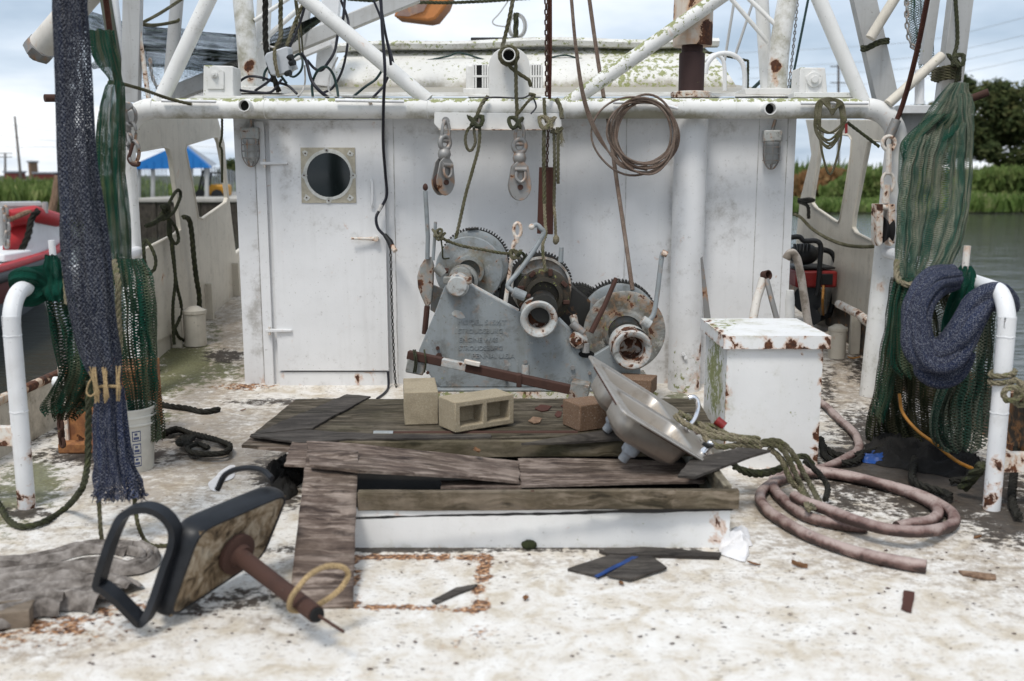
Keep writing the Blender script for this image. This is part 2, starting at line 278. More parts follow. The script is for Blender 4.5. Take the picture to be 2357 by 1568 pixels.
def deck_mat():
    n = NT('worn_deck_paint')
    big = n.noise(1.1, 6, rough=0.6); mid = n.noise(5.5, 8, rough=0.68, dist=0.5); hi = n.noise(26, 6, rough=0.7); tiny = n.noise(110, 3)
    c = n.ramp(mid, [(0.36, (0.775, 0.755, 0.72)), (0.50, (0.69, 0.655, 0.60)), (0.62, (0.56, 0.495, 0.40)), (0.78, (0.36, 0.30, 0.22))])
    c = n.mix(n.ss(big, 0.5, 0.75, 0, 0.4), c, (0.58, 0.505, 0.42))
    c = n.mix(n.ss(hi, 0.53, 0.66, 0, 0.45), c, (0.47, 0.405, 0.33))
    c = n.mix(n.ss(n.noise(9, 7, rough=0.75), 0.58, 0.70, 0, 0.55), c, (0.46, 0.33, 0.22))
    # sharp-edged lost paint over an older tan coat
    chip = n.noise(8.5, 10, rough=0.78, dist=0.3); lost = n.ss(chip, 0.585, 0.60)
    c = n.mix(n.mt('MULTIPLY', lost, 0.45), c, n.ramp(hi, [(0.4, (0.46, 0.40, 0.315)), (0.6, (0.58, 0.53, 0.45))]))
    # short dark scuffs, longer across the deck
    sc = n.noise(1.0, 3, n.mapv(n.pos, (26, 60, 60)), 0.6)
    c = n.mix(n.mt('MULTIPLY', n.ss(sc, 0.60, 0.66), n.ss(n.noise(3.1, 4), 0.42, 0.6, 0.15, 0.85)), c, (0.11, 0.075, 0.055))
    flk = n.noise(1.0, 3, n.mapv(n.pos, (70, 120, 90)), 0.5)
    c = n.mix(n.mt('MULTIPLY', n.ss(flk, 0.66, 0.70), n.ss(big, 0.40, 0.6)), c, (0.13, 0.065, 0.04))
    nr = n.mt('MULTIPLY', n.mt('SUBTRACT', n.noise(14, 9, rough=0.75), 0.5), 3.4)
    def layer(c, at, lo, hi_, col, k=0.95):
        m = n.mt('ADD', n.attr(at), nr)
        return n.mix(n.mt('MULTIPLY', n.ss(m, lo, hi_), n.mt('MULTIPLY', n.ss(n.attr(at), 0.03, 0.25), k)), c, col)
    c = layer(c, 'grime_shade', 0.1, 0.75, n.ramp(hi, [(0.3, (0.20, 0.15, 0.105)), (0.7, (0.40, 0.33, 0.25))]), 0.75)
    c = layer(c, 'rust', 0.25, 0.5, n.ramp(n.noise(50, 4), [(0.36, (0.03, 0.016, 0.011)), (0.48, (0.15, 0.06, 0.024)), (0.58, (0.42, 0.20, 0.075)), (0.68, (0.60, 0.46, 0.33))]))
    c = layer(c, 'moss', 0.2, 0.6, n.ramp(n.noise(70, 3), [(0.3, (0.05, 0.055, 0.018)), (0.7, (0.18, 0.19, 0.075))]), 0.85)
    c = layer(c, 'muck', 0.15, 0.5, n.ramp(hi, [(0.3, (0.018, 0.015, 0.012)), (0.6, (0.055, 0.042, 0.032)), (0.8, (0.16, 0.125, 0.095))]))
    wet = n.attr('wet')
    c = n.mix(n.mt('MULTIPLY', wet, 0.8), c, n.mix(0.75, c, (0.045, 0.033, 0.024)))
    ro = n.mt('SUBTRACT', 0.72, n.mt('MULTIPLY', wet, 0.6))
    h = n.mt('ADD', n.mt('ADD', n.mt('MULTIPLY', hi, 0.7), n.mt('MULTIPLY', tiny, 0.4)), n.mt('MULTIPLY', lost, -0.5))
    h = n.mt('MULTIPLY', h, n.mt('SUBTRACT', 1.0, n.mt('MULTIPLY', wet, 0.9)))
    return n.bsdf(c, ro, 0, n.bump(h, 0.35, 0.01), 0.35)
M['deck'] = deck_mat()
def concrete_block(name, c1, c2):
    n = NT(name); f = n.noise(120, 5, rough=0.75); g = n.noise(8, 5)
    c = n.mix(n.ss(f, 0.35, 0.7), c1, c2)
    c = n.mix(n.ss(g, 0.45, 0.75, 0, 0.5), c, tuple(v*0.7 for v in c1))
    c = n.mix(n.ss(n.noise(160, 2), 0.66, 0.7, 0, 0.7), c, (0.6, 0.56, 0.48))
    c = n.mix(n.mt('MULTIPLY', n.attr('moss'), n.ss(n.noise(30, 4), 0.35, 0.6)), c, (0.07, 0.075, 0.03))
    return n.bsdf(c, 0.95, 0, n.bump(f, 0.7, 0.006), 0.2)
M['cmu'] = concrete_block('beige_cinder', (0.30, 0.248, 0.168), (0.42, 0.355, 0.255))
M['brown'] = concrete_block('brown_block', (0.155, 0.092, 0.058), (0.25, 0.17, 0.115))
def steel_mat():
    n = NT('stainless_steel'); b = n.noise(1.0, 4, n.mapv(n.pos, (90, 12, 60)), 0.6); s_ = n.noise(9, 6, rough=0.65)
    c = n.mix(n.ss(s_, 0.5, 0.72, 0, 0.55), (0.55, 0.51, 0.46), (0.30, 0.235, 0.175))
    return n.bsdf(c, n.mt('ADD', 0.30, n.mt('MULTIPLY', n.mt('ADD', b, s_), 0.18)), n.ss(s_, 0.55, 0.8, 0.95, 0.55), n.bump(b, 0.06, 0.002), 0.5)
M['steel'] = steel_mat()
def cloth_mat():
    n = NT('grey_rag'); f = n.noise(12, 6, rough=0.65); w = n.noise(240, 2)
    c = n.ramp(f, [(0.36, (0.085, 0.073, 0.065)), (0.5, (0.20, 0.178, 0.16)), (0.64, (0.33, 0.30, 0.275))])
    return n.bsdf(c, 0.95, 0, n.bump(n.mt('ADD', w, f), 0.4, 0.006), 0.1)
M['cloth'] = cloth_mat()
def seatwood():
    n = NT('rotten_seat_board'); f = n.noise(9, 8, rough=0.7, dist=0.8); g = n.noise(1, 5, n.mapv(n.pos, (30, 30, 8)), 0.6)
    c = n.ramp(f, [(0.36, (0.03, 0.021, 0.014)), (0.48, (0.20, 0.145, 0.09)), (0.60, (0.37, 0.31, 0.23)), (0.8, (0.48, 0.43, 0.36))])
    c = n.mix(n.ss(g, 0.5, 0.7, 0, 0.7), c, (0.05, 0.036, 0.022))
    c = n.mix(n.ss(n.mt('ADD', n.attr('muck'), n.mt('MULTIPLY', n.mt('SUBTRACT', f, 0.5), 1.2)), 0.4, 0.75), c, (0.022, 0.016, 0.01))
    return n.bsdf(c, 0.9, 0, n.bump(n.mt('ADD', f, g), 0.6, 0.01), 0.2)
M['seatwood'] = seatwood()
def water_mat():
    n = NT('water'); w1 = n.noise(1.0, 5, n.mapv(n.pos, (0.9, 2.6, 1)), 0.55); w2 = n.noise(1.0, 3, n.mapv(n.pos, (0.14, 0.35, 1)), 0.5)
    return n.bsdf((0.045, 0.048, 0.036), 0.10, 0, n.bump(n.mt('ADD', n.mt('MULTIPLY', w1, 0.5), w2), 0.42, 0.16), 0.5, IOR=1.33)
M['water'] = water_mat()
def foliage(name, stops, rough=0.75):
    n = NT(name); c = n.ramp(n.noise(1.3, 5, rough=0.8), [(0.36, stops[0][1]), (0.5, stops[1][1]), (0.62, stops[2][1])])
    c = n.mix(n.ss(n.noise(0.16, 3), 0.4, 0.65, 0, 0.6), c, stops[0][1])
    b = n.node('ShaderNodeBsdfPrincipled'); n.set(b.inputs['Base Color'], c); b.inputs['Roughness'].default_value = rough; b.inputs['Specular IOR Level'].default_value = 0.2
    tr = n.node('ShaderNodeBsdfTranslucent'); n.set(tr.inputs[0], c)
    mx = n.node('ShaderNodeMixShader'); mx.inputs[0].default_value = 0.3
    n.t.links.new(b.outputs[0], mx.inputs[1]); n.t.links.new(tr.outputs[0], mx.inputs[2]); n.t.links.new(mx.outputs[0], n.out.inputs[0]); return n.m
M['grass'] = foliage('reed_grass', [(0.3, (0.085, 0.13, 0.032)), (0.55, (0.155, 0.22, 0.06)), (0.8, (0.26, 0.28, 0.11))])
M['hyac'] = foliage('water_hyacinth', [(0.3, (0.075, 0.13, 0.03)), (0.6, (0.16, 0.235, 0.06)), (0.85, (0.30, 0.31, 0.15))])
M['dry'] = foliage('dry_brush', [(0.3, (0.26, 0.14, 0.06)), (0.6, (0.34, 0.19, 0.085)), (0.85, (0.36, 0.26, 0.12))])
M['tree'] = foliage('cypress_leaves', [(0.3, (0.026, 0.042, 0.014)), (0.55, (0.065, 0.085, 0.026)), (0.8, (0.14, 0.13, 0.05))])
M['ground'] = plain('marsh_ground', (0.045, 0.055, 0.02), 0.95, var=0.4, scale=0.5)
# ------------------------------------------------------------------ mesh and object helpers
BASE = {}
def cr(pts, k=6, closed=False):
    """Catmull-Rom through the points."""
    pts = [Vector(p) for p in pts]; n = len(pts); out = []
    for i in range(n if closed else n-1):
        p1, p2 = pts[i], pts[(i+1) % n]
        p0 = pts[i-1] if (i > 0 or closed) else p1*2 - p2
        p3 = pts[(i+2) % n] if (i+2 < n or closed) else p2*2 - p1
        for j in range(k):
            t = j/k
            out.append(0.5*((2*p1) + (p2-p0)*t + (2*p0-5*p1+4*p2-p3)*t*t + (3*p1-p0-3*p2+p3)*t**3))
    if not closed: out.append(pts[-1])
    return out
class MB:
    def __init__(s): s.v, s.f, s.uv, s.tubes = [], [], {}, []
    def add(s, vs, fs, uvs=None):
        o = len(s.v); s.v += [tuple(v) for v in vs]
        for k, f in enumerate(fs):
            if uvs: s.uv[len(s.f)] = [uvs[i] for i in f] if not isinstance(uvs, dict) else uvs[k]
            s.f.append([i+o for i in f])
        return s
    def hexa(s, a):                       # eight corners: bottom loop, top loop
        return s.add(a, [(3,2,1,0),(4,5,6,7),(0,1,5,4),(1,2,6,5),(2,3,7,6),(3,0,4,7)])
    def box(s, c, sz, rot=None):
        c = Vector(c); h = [q/2 for q in sz]; rot = rot or Matrix.Identity(3)
        return s.hexa([c + rot @ Vector((x*h[0], y*h[1], z*h[2])) for z in (-1, 1) for x, y in ((-1,-1),(1,-1),(1,1),(-1,1))])
    def span(s, a, b):
        return s.box([(a[i]+b[i])/2 for i in range(3)], [abs(b[i]-a[i]) for i in range(3)])
    def gbox(s, a, b, n):                 # box with gridded faces, for attribute masks
        a, b = Vector(a), Vector(b); d = b-a
        for ax in range(3):
            i, j = [(1,2),(2,0),(0,1)][ax]
            for side in (0, 1):
                ni = max(1, int(d[i]/n)); nj = max(1, int(d[j]/n)); vs = []
                for q in range(nj+1):
                    for p in range(ni+1):
                        v = a.copy(); v[ax] = b[ax] if side else a[ax]; v[i] += d[i]*p/ni; v[j] += d[j]*q/nj; vs.append(v)
                fs = []
                for q in range(nj):
                    for p in range(ni):
                        k = q*(ni+1)+p; f = (k, k+1, k+ni+2, k+ni+1); fs.append(f if side else f[::-1])
                s.add(vs, fs)
        return s
    def tube(s, path, r, n=10, caps=True, closed=False, pleat=None, uvw=1.0):
        path = [Vector(p) for p in path]; m = len(path); s.tubes.append((path, r, closed, pleat, len(s.f)))
        T = [((path[(i+1) % m] - path[i-1]) if closed or 0 < i < m-1 else (path[1]-path[0] if i == 0 else path[-1]-path[-2])).normalized() for i in range(m)]
        u = T[0].orthogonal().normalized(); vs, uvs, L = [], [], 0.0
        for i in range(m):
            if i:
                L += (path[i]-path[i-1]).length
                u = (T[i-1].rotation_difference(T[i]) @ u); u = (u - T[i]*u.dot(T[i])).normalized()
            w = T[i].cross(u); rr = r(i/(m-1)) if callable(r) else (r[i] if isinstance(r, (list, tuple)) else r)
            for k in range(n+1):
                a = 2*math.pi*k/n; q = rr*(pleat(i/(m-1), k % n/n) if pleat else 1)
                vs.append(path[i] + (u*math.cos(a) + w*math.sin(a))*q); uvs.append((k/n*uvw, L))
        fs = []; N = n+1
        for i in range(m if closed else m-1):
            j = (i+1) % m
            for k in range(n): fs.append((i*N+k, i*N+k+1, j*N+k+1, j*N+k))
        if caps and not closed: fs += [tuple(range(n-1, -1, -1)), tuple(range((m-1)*N, (m-1)*N+n))]
        return s.add(vs, fs, uvs)
    def laid(s, path, r, closed=False):
        """three-strand laid rope along a path"""
        pts = path + [path[0]] if closed else path; L = [0.0]
        for i in range(1, len(pts)): L.append(L[-1] + (pts[i]-pts[i-1]).length)
        n = max(8, int(L[-1]/(r*.95))); q = []; j = 0
        for k in range(n+1):
            d = L[-1]*k/n
            while j < len(L)-2 and L[j+1] < d: j += 1
            q.append(pts[j].lerp(pts[j+1], (d-L[j])/max(1e-7, L[j+1]-L[j])))
        turns = max(1, round(L[-1]/(r*7.5))); rings = [[], [], []]; u = None
        for k in range(n+1):
            tg = (q[min(k+1, n)]-q[max(k-1, 0)]).normalized()
            if tg.length < .5: tg = V(0, 0, 1)
            u = tg.orthogonal().normalized() if u is None else (u - tg*u.dot(tg)).normalized()
            w = tg.cross(u); a = 2*math.pi*turns*k/n; wear = 1+.10*nz3(q[k], 22)
            for c in range(3): b = a+c*2.0944; rings[c].append(q[k] + (u*math.cos(b)+w*math.sin(b))*r*.50*wear)
        for c in range(3): s.tube(rings[c], r*.56, 5)
        return s
    def lathe(s, prof, o, axis, n=24, arc=None):
        """prof = [(radius, distance along axis)]"""
        o, axis = Vector(o), Vector(axis).normalized(); u = axis.orthogonal().normalized(); w = axis.cross(u); vs, fs = [], []
        for (r, h) in prof:
            for k in range(n):
                a = 2*math.pi*k/n; vs.append(o + axis*h + (u*math.cos(a)+w*math.sin(a))*max(r, 1e-5))
        for i in range(len(prof)-1):
            for k in range(n):
                k2 = (k+1) % n; fs.append((i*n+k, i*n+k2, (i+1)*n+k2, (i+1)*n+k))
        if prof[0][0] > 1e-4: fs.append(tuple(range(n-1, -1, -1)))
        if prof[-1][0] > 1e-4: fs.append(tuple(range((len(prof)-1)*n, len(prof)*n)))
        return s.add(vs, fs)
    def cyl(s, a, b, r, n=16, r2=None):
        a, b = Vector(a), Vector(b); return s.lathe([(r, 0), (r if r2 is None else r2, (b-a).length)], a, b-a, n)
    def ball(s, c, r, n=12, m=8, sc=(1, 1, 1), amp=0, seed=0):
        c = Vector(c); vs, fs = [], []
        for i in range(m+1):
            t = math.pi*i/m
            for k in range(n):
                a = 2*math.pi*k/n; d = Vector((math.sin(t)*math.cos(a), math.sin(t)*math.sin(a), math.cos(t)))
                q = r*(1 + amp*nz3(d, 2.2, seed)); vs.append(c + Vector((d.x*sc[0], d.y*sc[1], d.z*sc[2]))*q)
        for i in range(m):
            for k in range(n): fs.append((i*n+k, (i+1)*n+k, (i+1)*n+(k+1) % n, i*n+(k+1) % n))
        return s.add(vs, fs)
    def prism(s, loops, vec):
        """loops = [outer, hole...] of 3-D points in one plane; extruded by vec"""
        if not isinstance(loops[0][0], (list, tuple, Vector)): loops = [loops]
        loops = [[Vector(p) for p in l] for l in loops]; vec = Vector(vec)
        tri = tessellate_polygon(loops) if len(loops) > 1 else [tuple(range(len(loops[0])))]; flat = [p for l in loops for p in l]; n = len(flat)
        fs = [tuple(t) for t in tri] + [tuple(i+n for i in t[::-1]) for t in tri]; o = 0
        for l in loops:
            for i in range(len(l)):
                a, b = o+i, o+(i+1) % len(l); fs.append((a, b, b+n, a+n))
            o += len(l)
        return s.add(flat + [p+vec for p in flat], fs)
    def sheet(s, rows, uvs=None):
        nr, nc = len(rows), len(rows[0]); vs = [p for r_ in rows for p in r_]
        fs = [(i*nc+j, i*nc+j+1, (i+1)*nc+j+1, (i+1)*nc+j) for i in range(nr-1) for j in range(nc-1)]
        return s.add(vs, fs, [q for r_ in uvs for q in r_] if uvs else None)
    def build(s, name, mat, parent=None, smooth=40, bevel=0, masks=None, fix=True, base=None):
        if mat in ('rope', 'ropep', 'ropeg', 'roped') and s.tubes and all(isinstance(q[1], float) and q[1] >= .009 and not q[3] for q in s.tubes):
            nb = MB(); [nb.laid(q[0], q[1]*1.04, q[2]) for q in s.tubes]
            s.v, s.f, s.uv = nb.v, nb.f, nb.uv; fix = False
        b = BASE.get(parent.name, Vector()) if parent else (Vector(base) if base is not None else Vector())
        me = bpy.data.meshes.new(name); me.from_pydata([tuple(Vector(v)-b) for v in s.v], [], s.f)
        if s.uv:
            ul = me.uv_layers.new(name='UVMap')
            for p in me.polygons:
                q = s.uv.get(p.index)
                if q:
                    for li, c in zip(p.loop_indices, q): ul.data[li].uv = c
        if fix:
            bm = bmesh.new(); bm.from_mesh(me); bmesh.ops.recalc_face_normals(bm, faces=bm.faces); bm.to_mesh(me); bm.free()
        if masks:
            for k, fn in masks.items():
                at = me.attributes.new(k, 'FLOAT', 'POINT'); at.data.foreach_set('value', [fn(Vector(v)) for v in s.v])
        if smooth:
            me.polygons.foreach_set('use_smooth', [True]*len(me.polygons)); me.set_sharp_from_angle(angle=R(smooth))
        me.materials.append(M[mat] if isinstance(mat, str) else mat)
        o = bpy.data.objects.new(name, me); COL.objects.link(o)
        if parent: o.parent = parent; BASE[o.name] = b
        else: o.location = b; BASE[o.name] = b
        if bevel:
            md = o.modifiers.new('bevel', 'BEVEL'); md.width = bevel; md.segments = 2; md.limit_method = 'ANGLE'; md.angle_limit = R(40)
        return o
def tag(o, label, cat, group=None):
    o['label'] = label; o['category'] = cat
    if group: o['group'] = group
    return o
def thing(name, label, cat, base=(0, 0, 0), group=None, local=False, rot=None):
    o = bpy.data.objects.new(name, None); COL.objects.link(o); o.empty_display_size = 0.1; o.location = base
    if rot is not None: o.rotation_euler = rot if not isinstance(rot, Matrix) else rot.to_euler()
    BASE[o.name] = Vector() if local else Vector(base)
    return tag(o, label, cat, group)
def struct(o, kind='structure'): o['kind'] = kind; return o
def solo(name, mb, mat, label, cat, base, group=None, **k): return tag(mb.build(name, mat, None, base=base, **k), label, cat, group)
def chain(name, label, pts, link=0.045, wire=0.006, mat='rust', group=None):
    pts = cr(pts, 24); L = [0]
    for i in range(1, len(pts)): L.append(L[-1] + (pts[i]-pts[i-1]).length)
    t = thing(name, label, 'chain', pts[-1], group)
    w = link*0.36; h = link*0.5+wire*0.2; path = []
    for k in range(12):
        a = 2*math.pi*k/12; path.append(Vector((math.cos(a)*(w-wire), 0, math.sin(a)*(w-wire) + (h-w if math.sin(a) > 0 else -(h-w)))))
    mb = MB().tube(path, wire, 6, closed=True); proto = None
    d, k, i = 0.0, 0, 0; step = link - 1.6*wire
    while d < L[-1]:
        while L[i+1] < d: i += 1
        f = (d-L[i])/max(1e-6, L[i+1]-L[i]); p = pts[i].lerp(pts[i+1], f); tg = (pts[i+1]-pts[i]).normalized()
        if proto is None: o = proto = mb.build('link', mat, t); o.data.transform(Matrix.Translation(BASE[t.name]))
        else: o = proto.copy(); COL.objects.link(o); o.parent = t
        q = Vector((0, 0, 1)).rotation_difference(tg).to_matrix().to_4x4() @ Matrix.Rotation(R(90*(k % 2) + 20), 4, 'Z')
        o.matrix_local = Matrix.Translation(p - BASE[t.name]) @ q
        d += step; k += 1
    return t
def cable(name, label, cat, pts, r, mat, k=8, n=8, group=None, base=None):
    pp = cr(pts, k) if k > 1 else [Vector(p) for p in pts]
    return solo(name, MB().tube(pp, r, n), mat, label, cat, base or min(pp, key=lambda p: p.z), group)
def rmask(lst):
    """gaussian spots [(x, y, z, radius, amount)] in world units"""
    def f(p):
        s_ = 0.0
        for (x, y, z, r_, a) in lst: s_ = max(s_, a*math.exp(-((p.x-x)**2+(p.y-y)**2+(p.z-z)**2)/(r_*r_)))
        return s_
    return f
def imask(lst):
    """spots measured in photo units [(x, y, rx, ry, amount)], evaluated once at build time"""
    def f(p):
        x, y = proj(p); s_ = 0.0
        for (a, b, rx, ry, k) in lst:
            d = ((x-a)/rx)**2 + ((y-b)/ry)**2
            if d < 6: s_ = max(s_, k*math.exp(-d))
        return s_
    return f
def seg(x0, y0, x1, y1, r, k, n=8): return [(x0+(x1-x0)*i/(n-1), y0+(y1-y0)*i/(n-1), r, r*0.7, k) for i in range(n)]
# ------------------------------------------------------------------ deck
def deck():
    xs = [-3.15 + 6.3*i/180 for i in range(181)]; ys = []
    y = -1.5
    while y < 13: ys.append(y); y += 0.03 if 2.2 < y < 9 else 0.08
    rows = [[V(x, y, sheer(y)) for x in xs] for y in ys]
    grime_shade = imask([(430, 990, 230, 80, .8), (640, 980, 90, 60, .7), (560, 850, 60, 60, .7), (330, 1130, 200, 60, .7), (700, 1300, 140, 60, .45), (1780, 1150, 120, 60, .8), (1950, 1240, 320, 50, .6), (2280, 1300, 160, 120, .5), (60, 1330, 160, 90, .5), (1250, 1290, 420, 22, .4), (420, 1090, 260, 60, .6), (300, 1250, 350, 70, .35), (80, 1480, 300, 60, .5), (1950, 870, 90, 110, .8), (2150, 1150, 300, 90, .6), (1500, 1330, 600, 40, .25),
                   (450, 850, 140, 120, .9), (2000, 1290, 380, 60, .4), (1950, 1110, 200, 40, .7), (520, 760, 60, 90, .8), (2330, 1330, 150, 150, .3), (560, 1060, 160, 60, .7), (640, 1420, 150, 50, .4), (700, 940, 120, 22, .6)])
    rust = imask(seg(815, 1282, 1120, 1282, 10, .78, 30) + seg(1116, 1285, 1104, 1405, 13, 1.0, 16) + seg(815, 1398, 1100, 1402, 9, .74, 30) + seg(818, 1285, 812, 1395, 10, .8, 14) +
                 [(80, 1440, 190, 50, .5), (1100, 1460, 20, 30, .35), (560, 890, 80, 9, .5), (250, 1400, 140, 40, .35), (460, 1370, 160, 40, .3)] + seg(1030, 1500, 1110, 1420, 12, .3))
    moss = imask([(425, 835, 75, 50, 1.1), (380, 880, 50, 30, 1.0), (510, 850, 50, 30, .7), (80, 1110, 60, 60, 1.0), (370, 960, 50, 16, .5), (1560, 912, 30, 9, .8), (1990, 1180, 60, 20, .2), (490, 760, 30, 40, .35), (20, 1150, 60, 80, .7)])
    muck = imask([(2080, 1090, 200, 60, 1.1), (2200, 1130, 160, 70, 1.1), (1980, 1060, 70, 45, 1.0), (2320, 1190, 90, 60, .9), (2050, 1000, 120, 60, .9), (1950, 1160, 120, 30, .45), (640, 1090, 50, 40, 1.1), (660, 1140, 30, 30, .9),
                  (60, 1180, 50, 14, .9), (250, 1050, 160, 22, .8), (520, 820, 50, 14, .8), (900, 1265, 320, 7, .9), (1400, 1263, 280, 6, .7), (440, 1010, 60, 12, .6), (560, 1380, 120, 30, .45), (430, 1400, 60, 20, .5), (1960, 1000, 40, 70, .5),
                  (1900, 890, 30, 80, .4), (1980, 840, 40, 50, .5), (170, 940, 120, 60, .8), (60, 960, 60, 60, .8), (680, 925, 160, 8, .6)])
    wet = imask([(470, 1055, 110, 26, 1.0), (590, 1040, 60, 30, .9), (2010, 1040, 45, 22, .9), (2100, 1110, 90, 30, .5), (640, 1080, 40, 30, .6)])
    o = MB().sheet(rows).build('deck', 'deck', masks=dict(grime_shade=grime_shade, rust=rust, moss=moss, muck=muck, wet=wet)); struct(o)
    return o
deck_o = deck()
MB().add([V(-900, -200, -1.0), V(900, -200, -1.0), V(900, 1500, -1.0), V(-900, 1500, -1.0)], [(0, 1, 2, 3)]).build('water', 'water', fix=False)['kind'] = 'structure'
# hull sides under the deck edge and bulwarks
M['muckplate'] = weathered('mucky_bulwark', (0.10, 0.085, 0.07), dirt=(0.025, 0.018, 0.013), dirt_amt=1.0, speck=.6, streak=.9, rust=-.3)
def bulwark(sgn):
    X = 3.1*sgn; nm = 'port' if sgn < 0 else 'starboard'
    lab = 'low white bulwark with rusty cap along the left deck edge' if sgn < 0 else 'low rusty bulwark with black muck along the right deck edge'
    t = thing('bulwark', lab, 'bulwark', (X, 0, 0))
    ys = [-1.5 + 0.25*i for i in range(57)]
    h = lambda y: 0.34 + sheer(y)*1.02 + (0.05 if y > 7.6 else 0)
    mb = MB(); rows = []
    for z in range(8): rows.append([V(X, y, (sheer(y)-1.2) + (h(y)-sheer(y)+1.2)*z/7) for y in ys])
    mb.sheet(rows); rows2 = [[V(X+0.04*sgn, p.y, p.z) for p in r_] for r_ in rows]; mb.sheet(rows2[::-1])
    gm = imask([(60, 980, 200, 120, .5), (2330, 1000, 60, 200, .9)]); rm = imask([(2330, 1060, 60, 60, .6), (80, 1010, 40, 14, .5)])
    mb.build('side_plate', 'cream' if sgn < 0 else 'muckplate', t, masks=dict(grime_shade=gm, rust=rm))
    cap = MB().tube([V(X+0.02*sgn, y, h(y)) for y in ys], 0.033, 10)
    cap.build('cap_rail', 'cream', t, masks=dict(rust=lambda p: 0.75 if p.y < 7.4 else 0.12))
    for y in ((8.0, 8.9, 9.9, 10.9) if sgn < 0 else (8.0, 8.7, 9.7)):
        MB().span((X-0.012*sgn, y, sheer(y)), (X-0.10*sgn, y+0.05, h(y)-0.03)).build('stiffener', 'cream', t, bevel=.006)
    return t
bulwark(-1); bulwark(1)
# side plates with window cut-outs that run forward from the gallows
def shelter(sgn):
    X = 3.07*sgn
    if sgn < 0:
        out = [(272, 268), (330, 268), (500, 268), (517, 330), (525, 430), (533, 500), (556, 690), (330, 800), (300, 800)]
        wins = [[(300, 352), (376, 338), (388, 342), (394, 362), (404, 430), (416, 528), (408, 536), (330, 576), (300, 585)],
                [(430, 333), (490, 315), (499, 316), (504, 328), (514, 380), (523, 455), (520, 466), (466, 504), (456, 500), (446, 440), (427, 345)]]
    else:
        z5 = Zc(1700, 250, 2.412)
        out = [z5(*q) for q in [(755, 118), (1190, 118), (1300, 140), (1300, 1500), (1000, 1280), (690, 1090), (700, 820), (722, 600), (790, 330), (772, 200)]]
        wins = [[z5(*q) for q in [(862, 190), (1020, 215), (1035, 240), (1030, 330), (1000, 520), (965, 720), (955, 738), (940, 732), (815, 648), (795, 620), (800, 560), (840, 320), (850, 200)]],
                [z5(*q) for q in [(1135, 255), (1150, 245), (1300, 262), (1300, 905), (1180, 860), (1060, 800), (1042, 770), (1050, 690), (1090, 480)]]]
    lab = 'dirty cream shelter plate with two cut-out windows, left side of deckhouse' if sgn < 0 else 'grey stained shelter plate with cut-out windows above the generator, right side'
    t = thing('shelter_plate', lab, 'bulkhead', (X, 7.6, 0))
    loops = [[PX(x, y, X) for x, y in l] for l in [out]+wins]
    mb = MB().prism(loops, (0.035*sgn, 0, 0)); mb.build('plate', 'cream', t, bevel=.008)
    for l in loops[1:]:
        MB().tube(l, 0.011, 6, closed=True).build('window_rim', 'cream', t)
    return t
shelter(-1); shelter(1)
